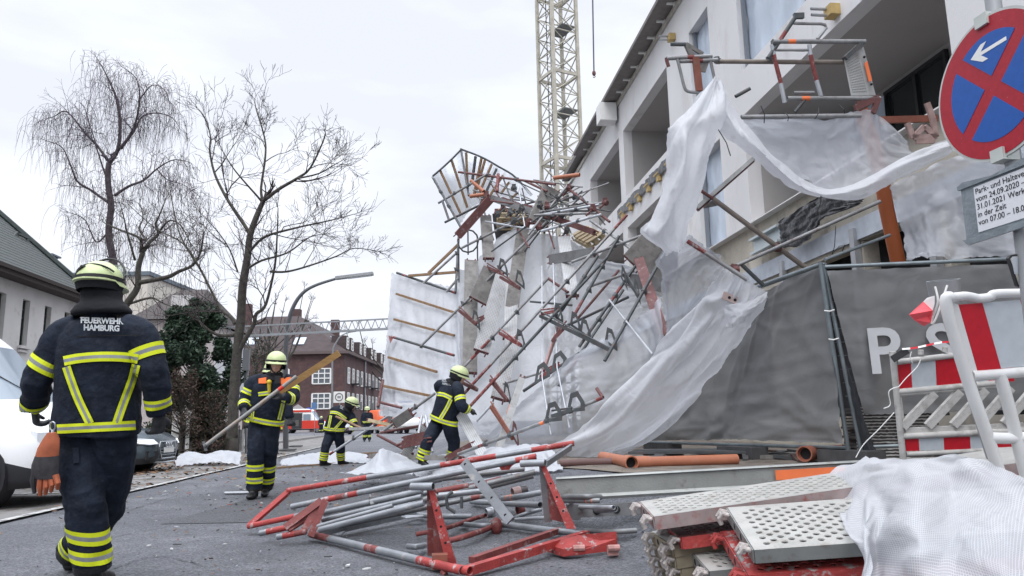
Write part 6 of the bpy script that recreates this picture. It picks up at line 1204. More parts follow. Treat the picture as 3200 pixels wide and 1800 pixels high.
bracket((1540, 560), (1410, 930), (), 'pinkish board hanging down from the bracket beam', o=-.2, m=mat('pink_worn', (.42, .27, .26), .7, var=.25, vscale=7))
bracket((1390, 975), (1540, 870), ((1535, 875), (1400, 965)), 'red bar with two dark clamps on the edge of the crumpled sheet', o=-.2, m=m_tred)
bracket((1480, 1290), (1640, 1240), ((1490, 1290), (1670, 1210)), 'dark clamps gripping the low grey tube', o=-.55, m=m_tubed)
bracket((960, 90), (1090, 150), ((1085, 105),), 'dull red bent frame at the top of the dark leaning plank', o=-.1)
bracket((2060, 150), (2180, 320), ((2165, 300), (2062, 190)), 'dark clamp frame where the dark tubes meet the reddish board', o=-.5, m=m_tubed)
# ---- guardrail basket and top tangle
c_ = P(*C4(805, 910), 16.2); bk = thing('ladder_hoop', c_-V((0, 0, .3)), 'round hoop of a ladder cage under the sheet hood', 'hoop'); mb = MB(); mb.path([c_+_r0*.22*math.cos(a*.5236)+V((0, 0, .25*math.sin(a*.5236))) for a in range(13)], .018, 6); obj('ring', mb, m_tubed, bk)
for k, (dx, z0, z1) in enumerate(((-.2, -.9, .1), (0, -.3, .45), (.2, -.8, .1))): mb = MB(); mb.tube(c_+_r0*dx+V((0, 0, z0)), c_+_r0*dx+V((0, 0, z1)), .016, 6); obj('strut', mb, m_tubed, bk)
rnd = random.Random(77); TT = []
for k in range(74):
    cx, cy = rnd.gauss(1390, 285), rnd.gauss(590, 100); a_ = rnd.choice([rnd.gauss(.12, .22), rnd.gauss(.5, .3), rnd.gauss(-.55, .3), rnd.gauss(1.4, .2)]); L = rnd.uniform(110, 340)
    q0, q1 = (cx-L*math.cos(a_), cy-L*math.sin(a_)), (cx+L*math.cos(a_), cy+L*math.sin(a_))
    if min(q0[0], q1[0]) < 830 or max(q0[0], q1[0]) > 1960 or min(q0[1], q1[1]) < 400: continue
    TT.append((q0, q1))
for k, (q0, q1) in enumerate(TT):
    o1_, o2_ = rnd.uniform(-.3, .7), rnd.uniform(-.3, .7)
    tube(PW(C4(*q0), o1_), PW(C4(*q1), o2_), 'one of many thin tubes in the tangled heap at the top of the wreck', rnd.choice([m_tube, m_tdred, m_tubed, m_tubed, m_tube, m_tubel]), rnd.choice([.014, .017, .021]), n=6, group='tangled tubes at the top of the wreck')
for k in range(24):
    q = (rnd.gauss(1400, 260), rnd.gauss(640, 80)); c_ = PW(C4(*q), rnd.uniform(-.35, .3)); ax = V((rnd.gauss(0, 1), rnd.gauss(0, 1), rnd.gauss(0, .5))).normalized(); mb = MB(); mb.tube(c_-ax*.05, c_+ax*.05, .05, 8); mb.box(c_+V((0, 0, .05)), (.08, .06, .09)); mb.bar(c_, c_+ax.orthogonal()*.16, .03, .03)
    obj('scaffold_coupler', mb, rnd.choice([m_tubed, m_tdred]), None, 'small clamp lodged in the tangled heap at the top of the wreck', 'coupler', 'clamps in the tangle')
for k, (a, b, lb) in enumerate((((830, 425), (932, 512), 'orange drain pipe piece lying in the tangle below the sheet hood'), ((1495, 402), (1705, 376), 'orange drain pipe sticking out from the roof corner before the crane'), ((820, 550), (935, 535), 'short orange red pipe end left in the tangle'))):
    mb = MB(); mb.tube(PW(C4(*a), -.2), PW(C4(*b), -.1), .042, 10, hollow=True); obj('drain_pipe', mb, m_orangepipe, None, lb, 'pipe')
def pallet(c0, wpx, hpx, rot, d, label):
    c_ = P(*C4(*c0), d); w_ = wpx/2.576/FPX*d; x = (_r0*math.cos(rot)+V((0, 0, 1))*math.sin(rot)); z = (V((0, 0, 1))*math.cos(rot)-_r0*math.sin(rot)); y = _f*.8+z*.3; y = (y-x*y.dot(x)).normalized(); z = x.cross(y); M = Matrix((x, y, z)).transposed(); t_ = thing('wooden_pallet', c_, label, 'pallet')
    for k in range(5): mb = MB(); mb.box(c_+y*(-.4+.2*k)+z*.07, (w_, .12, .022), M); obj('deck_board', mb, m_pallet, t_, smooth=False)
    for k in range(3): mb = MB(); mb.box(c_+x*(k-1)*w_*.44, (.1, .9, .09), M); obj('runner', mb, m_pallet, t_, smooth=False)
    mb = MB(); mb.box(c_-z*.06-y*.4, (w_, .1, .022), M); mb.box(c_-z*.06+y*.4, (w_, .1, .022), M); obj('base_board', mb, m_pallet, t_, smooth=False)
pallet((1170, 712), 250, 20, 0.0, 16.4, 'upper wooden pallet lying flat in the wreck under the tangle'); pallet((1165, 752), 250, 20, .02, 16.4, 'lower wooden pallet lying flat in the wreck under the tangle')
pallet((1775, 880), 150, 20, .55, 15.0, 'bright wooden pallet tipped up below the far loggia')
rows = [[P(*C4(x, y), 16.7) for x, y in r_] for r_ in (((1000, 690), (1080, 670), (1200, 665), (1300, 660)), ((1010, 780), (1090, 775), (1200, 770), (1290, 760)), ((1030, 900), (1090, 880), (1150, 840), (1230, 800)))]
sheet('tarpaulin', rows, mat('shadow_sheet', (.10, .095, .10), .8, var=.3), 'dark sheet hanging under the flat wooden pallets', 16, 16, .03, 47)  # no real tarpaulin: added dark surface, painted shade below the pallets
tube(PW(C4(1048, 372), -.2), PW(C4(1040, 512), -.2), 'short red upright post in the tangle below the sheet hood', m_tred, .035)
for k, (a, b, lb) in enumerate((((330, 1190), (712, 1160), 'brown batten lying level on top of the upright sheet panel'), ((730, 935), (485, 1170), 'brown batten slanting from the upright tube to the top of the sheet panel'))):
    mb = MB(); mb.bar(PW(C4(*a), .2), PW(C4(*b), .2), .06, .05); obj('wooden_batten', mb, m_batten, None, lb, 'batten', smooth=False)
# ---- tower crane behind
cr_ = thing('tower_crane', on_ground(1690, 38), 'yellowish lattice tower crane mast rising behind the wreck and the new building', 'crane'); m_crane = mat('crane_cream', (.45, .425, .355), .6, .1, var=.18, vscale=3, col2=(.33, .30, .26), thr=(.55, .7)); m_craned = mat('crane_grey', (.22, .23, .23), .6, .3, var=.2)
cc = on_ground(1690, 38); cc.z = 0; rot = R(22); ux = V((math.cos(rot), math.sin(rot), 0)); uy = V((-math.sin(rot), math.cos(rot), 0)); hb = .72
base = P(1762, 500, 38); cc = V((base.x, base.y, 0))+_r0*0
cpx = P(1747, 300, 38); cc = V((cpx.x, cpx.y, 0)); legs = [cc+ux*sx_*hb+uy*sy_*hb for sx_, sy_ in ((-1, -1), (1, -1), (1, 1), (-1, 1))]
for l_ in legs: mb = MB(); mb.bar(l_, l_+V((0, 0, 27)), .15, .15, ux); obj('leg', mb, m_crane, cr_, smooth=False)
mb = MB(); md = MB()
for k in range(24):
    z0, z1 = k*1.12, (k+1)*1.12
    for i in range(4):
        a, b = legs[i], legs[(i+1) % 4]; mb.tube(a+V((0, 0, z0)), b+V((0, 0, z0)), .03, 5); (mb if i < 2 else md).tube((a if k % 2 else b)+V((0, 0, z0)), (b if k % 2 else a)+V((0, 0, z1)), .032, 5); md.tube((b if k % 2 else a)+V((0, 0, z0)), (a if k % 2 else b)+V((0, 0, z1)), .024, 5)
    if k % 4 == 0:
        for i in range(4): mb.bar(legs[i]+V((0, 0, z0)), legs[(i+1) % 4]+V((0, 0, z0)), .09, .16)
mb.merge(md); obj('lattice', mb, m_crane, cr_, smooth=False)
for k in range(2, 24, 4): z0 = k*1.12+.4; mb = MB(); mb.box(cc+ux*.3+V((0, 0, z0)), (.8, 1.3, .05), Matrix((ux, uy, V((0, 0, 1)))).transposed()); obj('platform', mb, m_craned, cr_, smooth=False)
mb = MB()
for s_ in (-.18, .18): mb.tube(cc+uy*s_-ux*.3, cc+uy*s_-ux*.3+V((0, 0, 27)), .03, 5)
for k in range(84): mb.tube(cc-uy*.18-ux*.3+V((0, 0, .32*k)), cc+uy*.18-ux*.3+V((0, 0, .32*k)), .016, 4)
obj('ladder', mb, m_craned, cr_); mb = MB(); mb.path([cc-ux*.45+uy*.3, cc-ux*.4+uy*.35+V((0, 0, 14)), cc-ux*.45+uy*.3+V((0, 0, 27))], .025, 5); obj('cable', mb, m_frame_dark, cr_)
hk = thing('crane_hook', P(1856, 232, 34), 'small hook hanging on a long taut cable beside the crane mast', 'crane hook'); a_ = P(1856, 225, 34); b_ = P(1845, -400, 34)
mb = MB(); mb.tube(a_, b_, .035, 5); obj('cable', mb, mat('hoist_cable', (.12, .12, .17), .5), hk); mb = MB(); mb.ball(a_-V((0, 0, .06)), (.09, .09, .13), 8, 6); mb.path([a_-V((0, 0, .15)), a_+V((.06, 0, -.22)), a_+V((0, 0, -.28)), a_+V((-.05, 0, -.23))], .02, 5); obj('hook', mb, m_tdred, hk)
# ================================================================ SCAFFOLD REMAINS AT THE NEW BUILDING (about 8.6 m away)
D = 8.6
def c6(x, y, d=D): return P(*C6(x, y), d)
def c7(x, y, d=D): return P(*C7(x, y), d)
def flat(a, b, wd, th, label, m, cat, name, parent=None, up=None, **k):
    mb = MB(); mb.bar(a, b, wd, th, up or -_f); return obj(name, mb, m, parent, label, cat, smooth=False, **k)
o = tube(c6(895, 278), c6(1512, 280), 'grey tube with orange mark on top of the open guardrail frame by the loggia', m_tube, .0265, ((.16, .24, 2),), True); coupler(c6(905, 290), _r0, o)
o = tube(c6(505, 412, 8.7), c6(1372, 418, 8.7), 'brownish tube running level behind the open guardrail frame', mat('tube_brown', (.22, .19, .165), .55, .2, var=.2), .0265); coupler(c6(865, 400, 8.7), (0, 0, 1), o); coupler(c6(515, 402, 8.7), (0, 0, 1), o)
o = tube(c6(178, 392), c6(485, 376), 'upper short grey tube with red hook end left of the open guardrail frame', m_tube, .024, ((.45, .6, 1),), True); mb = MB(); mb.path([c6(178, 388), c6(180, 410), c6(192, 447)], .022, 8); obj('hook', mb, m_tdred, o)
tube(c6(268, 412), c6(522, 402), 'lower short grey tube left of the open guardrail frame', m_tube, .023, ((.25, .6, 1),), True)
tube(c6(990, 660), c6(1612, 660), 'grey tube with orange clamp along the bottom of the open guardrail frame', m_tube, .0255, ((.15, .24, 2),), True)
tube(c6(678, 786), c6(1482, 776), 'long grey tube carrying the upper edge of the hanging swag sheet', m_tube, .0265, (), True)
for nm, pts, lb in (('a', ((885, 300), (905, 400), (945, 560), (972, 690)), 'steep grey post with worn red middle at the left of the open guardrail frame'), ('b', ((1135, 300), (1150, 400), (1185, 540), (1215, 645)), 'steep grey post with worn red middle inside the open guardrail frame')):
    mb = MB(); q = [c6(*p) for p in pts]; mb.path(resample(q, 12), .024, 10, hollow=False)
    for k in range(3, 8): mb.m[k*10:(k+1)*10] = [1]*10
    obj('guardrail_post', mb, [m_tubel, m_tred], None, lb, 'guardrail post', angle=50)
gf = thing('handrail_loop', c6(1000, 330), 'dark bent handrail frame rising above the open guardrail frame towards the big window', 'handrail')
tube(c6(860, 390), c6(1048, 106), '', m_tubed, .025, ((.4, .62, 1),), parent=gf, name='rail'); mb = MB(); mb.bar(c6(1030, 108), c6(1098, 106), .06, .05, -_f); obj('cap', mb, m_tubed, gf)
mb = MB(); mb.path([c6(1030, 156), c6(1215, 160), c6(1240, 166), c6(1250, 186), c6(1190, 262)], .018, 8); mb.path([c6(905, 336), c6(1135, 336)], .016, 8); obj('rail', mb, m_tube, gf)
# perforated toe plate at the end
q = [c6(1368, 402), c6(1500, 312), c6(1582, 640), c6(1416, 642)]; tp = thing('end_plate', q[0].lerp(q[2], .5), 'perforated grey end plate with orange sticker at the right of the open guardrail frame', 'scaffold plate')
mb = MB(); N1, N2 = 9, 14; nv = (q[1]-q[0]).cross(q[3]-q[0]).normalized()
def bil(u, v): return q[0]*(1-u)*(1-v)+q[1]*u*(1-v)+q[2]*u*v+q[3]*(1-u)*v
for i in range(N1+2):
    for j in range(N2+2):
        u0, u1, v0, v1 = i/(N1+2)*.75, (i+1)/(N1+2)*.75, j/(N2+2), (j+1)/(N2+2); co = [bil(u0, v0), bil(u1, v0), bil(u1, v1), bil(u0, v1)]
        if 0 < i <= N1 and 0 < j <= N2:
            c_ = sum(co, V())/4; inn = [c_+(p-c_)*.5 for p in co]; mb.add(co+inn, [(0, 1, 5, 4), (1, 2, 6, 5), (2, 3, 7, 6), (3, 0, 4, 7)])
        else: mb.add(co, [(0, 1, 2, 3)])
obj('plate', mb, m_plank, tp, smooth=False); mb = MB(); mb.prism([bil(.755, 0), bil(1, 0), bil(1, 1), bil(.755, 1)], nv*.05); obj('side_rail', mb, m_plank, tp, smooth=False)
mb = MB(); mb.prism([bil(.80, .32)-_f*.03, bil(.95, .30)-_f*.03, bil(.95, .70)-_f*.03, bil(.80, .72)-_f*.03], _f*.006); obj('sticker', mb, m_sticker, tp, smooth=False)
for u, v in ((.86, .2), (.88, .78)): mb = MB(); mb.ball(bil(u, v)-_f*.03, .015, 8, 6); obj('bolt', mb, m_hole, tp)
flat(c6(1372, 396), c6(1480, 296), .05, .09, 'dark flat strip leaning on the perforated end plate', m_tubed, 'steel strip', 'steel_strip')
# left assembly
st = thing('scaffold_stump', c6(380, 480), 'broken red scaffold upright with grey head plates hanging beside the narrow window', 'scaffold upright')
obj('upright', MB().bar(c6(372, 385), c6(398, 610), .075, .05, -_f), m_rust, st, smooth=False); mb = MB(); mb.prism([c6(298, 290), c6(318, 282), c6(372, 372), c6(340, 382)], _f*.06); mb.prism([c6(320, 284), c6(430, 350), c6(420, 372), c6(330, 318)], _f*.03); mb.prism([c6(398, 420), c6(470, 400), c6(440, 485), c6(402, 480)], _f*.02); obj('head_plate', mb, m_plankd, st, smooth=False)
obj('spigot', MB().tube(c6(205, 296), c6(305, 297), .024, 8), m_tubed, st)
for pts, lb in ((((245, 380), (262, 440), (295, 575), (320, 612), (392, 622)), 'grey U shaped hanger dropping from the short tubes beside the narrow window'), (((465, 375), (480, 440), (502, 540)), 'grey straight hanger above the peak of the hanging white flap')):
    mb = MB(); mb.path(resample([c6(*p) for p in pts], 16), .019, 8); obj('hanger', mb, m_tube, None, lb, 'hanger')
tube(c6(640, 648), c6(738, 594), 'loose brown tube stub pointing at the parapet between the flap and the loggia', m_tubed, .022, (), True)
tube(c6(1030, 622), c6(1168, 622), 'short loose tube held above the bottom tube of the open guardrail frame', m_tube, .019, (), True)
tube(c6(1112, 662), c6(1040, 752), 'small slanting strut below the orange clamp', m_tubed, .018)
tube(c6(1105, 340), c6(905, 335), 'thin level rod inside the open guardrail frame', m_tube, .012)
bb = thing('corner_bracket', c6(1530, 690), 'dull red corner bracket under the perforated end plate', 'bracket'); mb = MB(); mb.bar(c6(1440, 725), c6(1600, 655), .07, .05, -_f); mb.bar(c6(1560, 760), c6(1600, 655), .06, .05, -_f); mb.bar(c6(1450, 690), c6(1560, 665), .03, .03, -_f); obj('plate', mb, m_tdred, bb, smooth=False)
flat(c6(1612, 806, 9.2), c6(1990, 796, 9.2), .08, .06, 'rust red beam running behind the round road sign below the loggia window', m_rust, 'beam', 'steel_beam')
rt = thing('rusty_truss', c6(1890, 870, 8.9), 'pinkish rusty truss frame lying below the rust red beam, beside the round sign', 'truss')
for k, (a, b) in enumerate((((1792, 825), (1832, 925)), ((1832, 925), (1905, 848)), ((1905, 848), (1990, 925)), ((1835, 922), (1990, 915)), ((1925, 690), (1965, 800)), ((1965, 800), (1985, 920)), ((1850, 950), (1975, 945)))): obj('bar', MB().bar(c6(*a, 8.9), c6(*b, 8.9), .06, .04, -_f), mat('rusty_pink', (.36, .25, .23), .8, var=.3, vscale=9) if k == 0 else MATS['rusty_pink'], rt, smooth=False)
pp = thing('orange_drain_post', c6(1600, 1200, 8.7), 'thick rust orange drain pipe standing behind the hanging sheets', 'pipe'); mb = MB(); mb.path(resample([c6(1480, 740, 8.9), c6(1560, 960, 8.9), c6(1620, 1200, 8.9), C_ if False else c7(1655, 330, 8.9), c7(1735, 700, 8.9)], 20), .083, 14); obj('pipe', mb, mat('drain_rust', (.36, .095, .03), .5, var=.10, vscale=2), pp)
# slanting members
flat(c7(382, 325, 8.9), c7(760, -5, 8.9), .10, .045, 'long grey board slanting up to the swag sheet, dark red underneath', m_plank, 'board', 'long_board', up=V((0, 0, 1))); flat(c7(384, 340, 8.88), c7(762, 6, 8.88), .03, .03, 'thin dark red tube lying under the slanting long board', m_tdred, 'rail', 'red_rail', up=V((0, 0, 1))); mb = MB(); mb.prism([c7(425, 300, 9.0), c7(490, 270, 9.0), c7(525, 305, 9.0), c7(430, 325, 9.0)], _f*.03); obj('board_bracket', mb, m_plankd, None, 'small grey plate under the lower end of the slanting long board', 'plate', smooth=False)
o = tube(c7(490, 260, 8.8), c7(1108, 722, 8.8), 'thick brown grey tube slanting down in front of the raw concrete band', MATS['tube_brown'], .030, (), True); coupler(c7(920, 590, 8.8), (1, 0, 0), o, m_tdred, 1.3); tube(c7(400, 200, 8.8), c7(492, 262, 8.8), 'short red tube stub above the thick slanting tube', m_tdred, .02)
o = tube(c7(318, 545, 8.6), c7(722, 805, 8.4), 'grey tube with red upper end slanting down under the white flap to the fence', m_tube, .026, ((.0, .3, 1),), True); coupler(c7(640, 735, 8.5), (1, 0, 0), o, m_tdred, 1.2)
tube(c7(618, 722, 8.7), c7(1612, 278, 8.7), 'long grey tube rising across the raw concrete band to the drain pipe', m_tube, .022, (), True); tube(c7(685, 705, 8.7), c7(828, 842, 8.7), 'short dark tube dropping from the long rising tube to the fence rail', m_tubed, .024, (), True)
mb = MB(); mb.bar(c7(555, 905, 8.75), c7(650, 945, 8.75), .02, .09, V((0, 0, 1))); o = obj('drilled_bar', mb, mat('pale_red_bar', (.52, .40, .38), .6, var=.1), None, 'pale reddish drilled bar peeping out above the sweeping sheet', 'steel bar', smooth=False)
for u in (.45, .85): mb = MB(); c_ = c7(555, 905, 8.75).lerp(c7(650, 945, 8.75), u); mb.tube(c_-_f*.012, c_-_f*.016, .018, 10); obj('hole', mb, m_hole, o)
# ---- hanging sheets
def rS(rr): return [[P(*q) for q in r_] for r_ in rr]
sheet('tarpaulin', rS((((2226, 255, 8.5), (2238, 243, 8.5), (2246, 243, 8.5), (2256, 258, 8.5)), ((2105, 375, 8.3), (2170, 360, 8.15), (2235, 350, 8.2), (2285, 372, 8.5)), ((2078, 440, 8.35), (2140, 430, 8.05), (2200, 430, 8.2), (2250, 430, 8.5)), ((2074, 560, 8.4), (2120, 560, 8.05), (2175, 545, 8.15), (2215, 520, 8.5)), ((2035, 670, 8.45), (2085, 665, 8.1), (2140, 645, 8.2), (2186, 630, 8.5)), ((2002, 730, 8.5), (2050, 735, 8.15), (2110, 725, 8.25), (2158, 715, 8.5)), ((2068, 782, 8.5), (2090, 792, 8.3), (2120, 785, 8.35), (2140, 768, 8.5)))), m_s3, 'long white sheet flap hanging from the pointed peak over the wreck', 44, 70, .022, 51, folds=(2.2, .05), edge=.03)
sheet('tarpaulin', rS((((2245, 246, 8.5), (2290, 320, 8.45), (2345, 400, 8.4), (2420, 482, 8.3), (2500, 548, 8.25), (2580, 588, 8.2), (2670, 575, 8.15), (2780, 515, 8.1), (2880, 465, 8.0), (2970, 432, 7.9)), ((2250, 330, 8.3), (2300, 400, 8.2), (2362, 455, 8.1), (2435, 530, 8.05), (2510, 585, 8.0), (2585, 608, 8.0), (2680, 592, 7.95), (2790, 535, 7.95), (2890, 490, 7.9), (2980, 455, 7.85)), ((2248, 420, 8.5), (2300, 455, 8.4), (2360, 500, 8.35), (2440, 570, 8.3), (2520, 608, 8.25), (2590, 618, 8.2), (2690, 620, 8.15), (2775, 582, 8.1), (2880, 528, 8.0), (2985, 474, 7.9)))), m_s3, 'white sheet swag sagging from the peak across to the round road sign', 120, 26, .025, 53, folds=(1, .015), edge=.02)
sheet('tarpaulin', rS((((2318, 372, 8.62), (2400, 374, 8.62), (2500, 372, 8.62), (2600, 372, 8.6), (2665, 350, 8.6), (2720, 344, 8.6), (2760, 362, 8.6), (2835, 440, 8.6)), ((2352, 420, 8.7), (2430, 425, 8.8), (2520, 430, 8.75), (2600, 440, 8.75), (2670, 440, 8.7), (2725, 440, 8.65), (2780, 450, 8.6), (2850, 470, 8.6)), ((2410, 480, 8.6), (2470, 500, 8.7), (2540, 520, 8.7), (2610, 530, 8.65), (2680, 530, 8.6), (2735, 520, 8.6), (2800, 505, 8.6), (2870, 490, 8.6)), ((2490, 552, 8.5), (2530, 570, 8.5), (2570, 590, 8.5), (2620, 600, 8.5), (2690, 580, 8.5), (2740, 560, 8.5), (2810, 530, 8.5), (2880, 510, 8.5)))), m_s2, 'translucent bluish sheet curtain tied to the long tube above the swag', 70, 40, .045, 57, folds=(4, .03), edge=.03)
sheet('tarpaulin', rS((((2782, 585, 8.4), (2860, 545, 8.3), (2960, 500, 8.2), (3060, 480, 8.1), (3200, 470, 8.0), (3360, 460, 7.9)), ((2800, 660, 8.5), (2880, 630, 8.4), (2970, 600, 8.3), (3070, 580, 8.2), (3210, 570, 8.1), (3360, 560, 8.0)), ((2822, 740, 8.5), (2900, 730, 8.3), (2985, 715, 8.2), (3080, 700, 8.1), (3220, 690, 8.0), (3360, 680, 8.0)), ((2828, 812, 8.3), (2910, 800, 8.0), (2990, 806, 8.0), (3090, 800, 8.0), (3220, 795, 7.9), (3360, 790, 7.9)))), m_s2, 'large see-through sheet spread behind the paper notice above the grey fence', 60, 44, .06, 59, folds=(3, .04), edge=.03)
sheet('tarpaulin', rS((((2148, 738, 8.9), (2200, 770, 8.8), (2240, 800, 8.7), (2270, 836, 8.6)), ((2050, 800, 9.6), (2110, 830, 9.3), (2180, 850, 9.1), (2255, 860, 9.0)), ((2060, 900, 9.9), (2100, 930, 9.6), (2150, 930, 9.3), (2210, 920, 9.1)), ((2082, 1090, 10.0), (2090, 1060, 9.8), (2110, 1020, 9.5), (2145, 975, 9.3)))), MATS['scaffold_sheet_grey_shade'], 'greyish see-through sheet stretched from the flap tip down to the sweeping sheet', 40, 44, .05, 61, folds=(2, .03), edge=.03)
sw = (((2264, 836, 8.9), (2300, 850, 8.8), (2350, 885, 8.75), (2398, 914, 8.8)), ((2215, 890, 9.0), (2262, 930, 8.8), (2310, 960, 8.75), (2372, 955, 8.9)), ((2165, 955, 9.1), (2215, 990, 8.85), (2270, 1010, 8.85), (2328, 1038, 9.0)), ((2080, 1055, 9.3), (2140, 1085, 9.0), (2205, 1105, 9.05), (2275, 1120, 9.2)), ((1995, 1150, 9.6), (2060, 1180, 9.2), (2135, 1200, 9.25), (2215, 1182, 9.4)), ((1885, 1262, 10.0), (1970, 1290, 9.6), (2060, 1300, 9.6), (2150, 1272, 9.7)), ((1760, 1368, 10.6), (1850, 1385, 10.2), (1950, 1390, 10.1), (2010, 1385, 10.1)), ((1650, 1405, 11.0), (1760, 1425, 10.6), (1850, 1445, 10.3), (1890, 1440, 10.3)))
sheet('tarpaulin', rS(sw), m_s3, 'wide white sheet sweeping down in folds from the fence top to the road', 60, 130, .028, 63, folds=(2.6, .075), edge=.03)
sheet('tarpaulin', rS((((2262, 955, 8.8), (2300, 948, 8.7), (2350, 935, 8.7), (2400, 908, 8.75)), ((2268, 985, 8.75), (2300, 985, 8.6), (2345, 970, 8.6), (2385, 940, 8.7)), ((2270, 1025, 8.75), (2290, 1025, 8.65), (2320, 1010, 8.65), (2345, 985, 8.75)))), m_s3, 'small folded-over sheet corner tucked in the sweeping sheet at the fence top', 24, 20, .02, 65, folds=(1.5, .02))
for k, (x0, y0, x1, y1) in enumerate(((2245, 405, 2283, 487), (2566, 600, 2550, 672), (2378, 330, 2388, 385), (2455, 352, 2462, 378), (2558, 336, 2546, 372), (2622, 328, 2640, 355))):
    d_ = 8.15; mb = MB(); mb.path([P(x0, y0, d_), P((x0+x1)/2+6, (y0+y1)/2, d_-.03), P(x1, y1, d_)], .006, 5); obj('tie_wire', mb, m_frame_dark, None, 'short dark tie wire left hanging on the torn sheets', 'wire', 'tie wires on the sheets')
# ================================================================ SITE FENCE
m_fence = mat('fence_tube', (.24, .28, .30), .45, .5, var=.2, vscale=6)
def dF(x): return 1/(1/8.0+(1/11.8-1/8.0)*(2636-x)/(2636-2031))
fl = thing('site_fence', on_ground(2340, 9.5), 'mesh fence panel covered by a grey sheet running back from the corner post', 'fence'); fr_ = thing('site_fence', on_ground(2900, 7.9), 'mesh fence panel covered by a grey sheet printed with large pale letters', 'fence')
topL = ((2578, 818), (2500, 848), (2405, 905), (2320, 928), (2200, 975), (2031, 1030)); botL = ((2640, 1384), (2480, 1380), (2312, 1373), (2240, 1374), (2140, 1375), (2031, 1377))
rows = [[P(t[0]+(b[0]-t[0])*v, t[1]+(b[1]-t[1])*v, dF(t[0]+(b[0]-t[0])*v)-.06-.08*math.sin(v*3.1)*math.sin(t[0]*.02)) for t, b in zip(topL, botL)] for v in (0, .15, .35, .6, .85, 1)]
sheet('fence_sheet', rows, m_fsheet, None, 90, 60, .035, 71, cat=None, parent=fl, folds=(3, .03), edge=.02)
rows = [[P(x0+(x1-x0)*v, y0+(y1-y0)*v, d) for x0, y0, x1, y1, d in ((2584, 846, 2700, 1296, 7.92), (2760, 840, 2850, 1292, 7.85), (2960, 832, 3030, 1286, 7.75), (3160, 824, 3220, 1280, 7.65), (3420, 812, 3460, 1272, 7.5))] for v in (0, .25, .5, .75, 1)]
sheet('fence_sheet', rows, m_fsheet, None, 60, 40, .02, 73, cat=None, parent=fr_, folds=(1.5, .012), edge=.01)
def ftube(par, a, b, r=.021, m=m_fence, nm='fence_tube'): return obj(nm, MB().tube(a, b, r, 10), m, par)
ftube(fr_, P(2578, 834, 8.0), P(3300, 803, 7.6)); ftube(fr_, P(2618, 1050, 7.98)+(P(2618, 1050, 7.98)-P(2694, 1425, 7.9))*.60, P(2694, 1425, 7.9)); ftube(fr_, P(2700, 1398, 7.95), P(3300, 1370, 7.5))
ftube(fl, P(2563, 818, 8.0), P(2653, 1425, 7.95), .023); ftube(fl, P(2563, 826, 8.0), P(2365, 896, 9.0)); ftube(fl, P(2653, 1400, 7.97), P(2031, 1382, 11.8)); ftube(fl, P(2578, 812, 8.05), P(2780, 735, 8.6), .018); ftube(fl, P(2580, 824, 8.05), P(2365, 902, 9.05), .016)
for y_ in (971, 1060): mb = MB(); mb.path([P(2576+(y_-971)*.15, y_, 7.93), P(2592+(y_-971)*.15, y_+2, 7.90), P(2607+(y_-971)*.15, y_-3, 7.93)], .008, 5); obj('cable_tie', mb, m_white, fr_)
mb = MB()
for k in range(30):
    x = 2590+k*3.6; 
    if k % 3 == 0: mb.tube(P(2572+k*2.6, 860+k*14, 8.02), P(2606+k*2.6, 858+k*14, 8.02), .004, 4)
obj('mesh_wire', mb, m_fence, fr_)
# concrete blocks under the fence
m_block = mat('fence_foot', (.075, .075, .078), .85, var=.25, vscale=6)
for x, d, lb in ((2660, 7.95, 'dark fence foot block under the corner posts'), (2320, 9.45, 'dark fence foot block under the long grey fence sheet'), (2070, 11.5, 'dark fence foot block at the far end of the grey fence sheet')):
    g = on_ground(x, d); mb = MB(); a_ = (on_ground(2640, 8)-on_ground(2031, 11.8)).normalized(); mb.box(g+V((0, 0, .075)), (.72, .24, .15), Matrix((a_, V((-a_.y, a_.x, 0)), V((0, 0, 1)))).transposed()); obj('concrete_block', mb, m_block, None, lb, 'fence foot', smooth=False)
# big letters on the fence sheet
x_ = (P(3160, 1045, 7.65)-P(2760, 1065, 7.85)).normalized(); M = frame_M(P(2762, 1103, 7.80), x_, V((.02, .02, 1))); m_print = mat('print_white', (.50, .51, .53), .7, var=.06)
text('P', .66, M, m_print, fr_, 'lettering', .003, bold=.012); M = frame_M(P(2945, 1092, 7.70), x_, V((.02, .02, 1))); text('S', .66, M, m_print, fr_, 'lettering', .003, bold=.012)
# stacked pale-edged boards and dark bag behind the fence bottom
g = on_ground(2790, 8.35); bs = thing('board_stack', g, 'stack of dark boards with ragged white edges beneath the printed fence sheet', 'boards'); x_ = (P(3000, 1350, 8.2)-P(2690, 1350, 8.35)).normalized(); x_.z = 0; rnd = random.Random(9); M_ = Matrix((x_, V((-x_.y, x_.x, 0)), V((0, 0, 1)))).transposed()
m_bd = mat('board_dark', (.13, .12, .115), .85, var=.3, vscale=9); m_be = mat('board_edge', (.72, .72, .70), .8, var=.15, vscale=20)
for k in range(17):
    z = .02+k*.034; mb = MB(); mb.box(g+V((0, 0, z+.012))+x_*rnd.uniform(-.02, .02), (.86, .5, .026), M_); b_ = obj('board', mb, m_bd, bs, smooth=False)
    mb = MB(); pts = [g+V((0, 0, z+.026+.008*mnoise.noise(V((i*.7, k, 0)))))+x_*(-.43+.86*i/40)-V((-x_.y, x_.x, 0))*.255 for i in range(41)]; mb.path(pts, [.007+.013*abs(mnoise.noise(V((i*.9, k*3, 1)))) for i in range(41)], 4); obj('edge', mb, m_be, b_)
rows = [[P(x0+(x1-x0)*v, y0+(y1-y0)*v, d) for x0, y0, x1, y1, d in ((2640, 1130, 2700, 1440, 7.9), (2665, 1190, 2730, 1440, 7.8), (2690, 1300, 2755, 1435, 7.85))] for v in (0, .5, 1)]
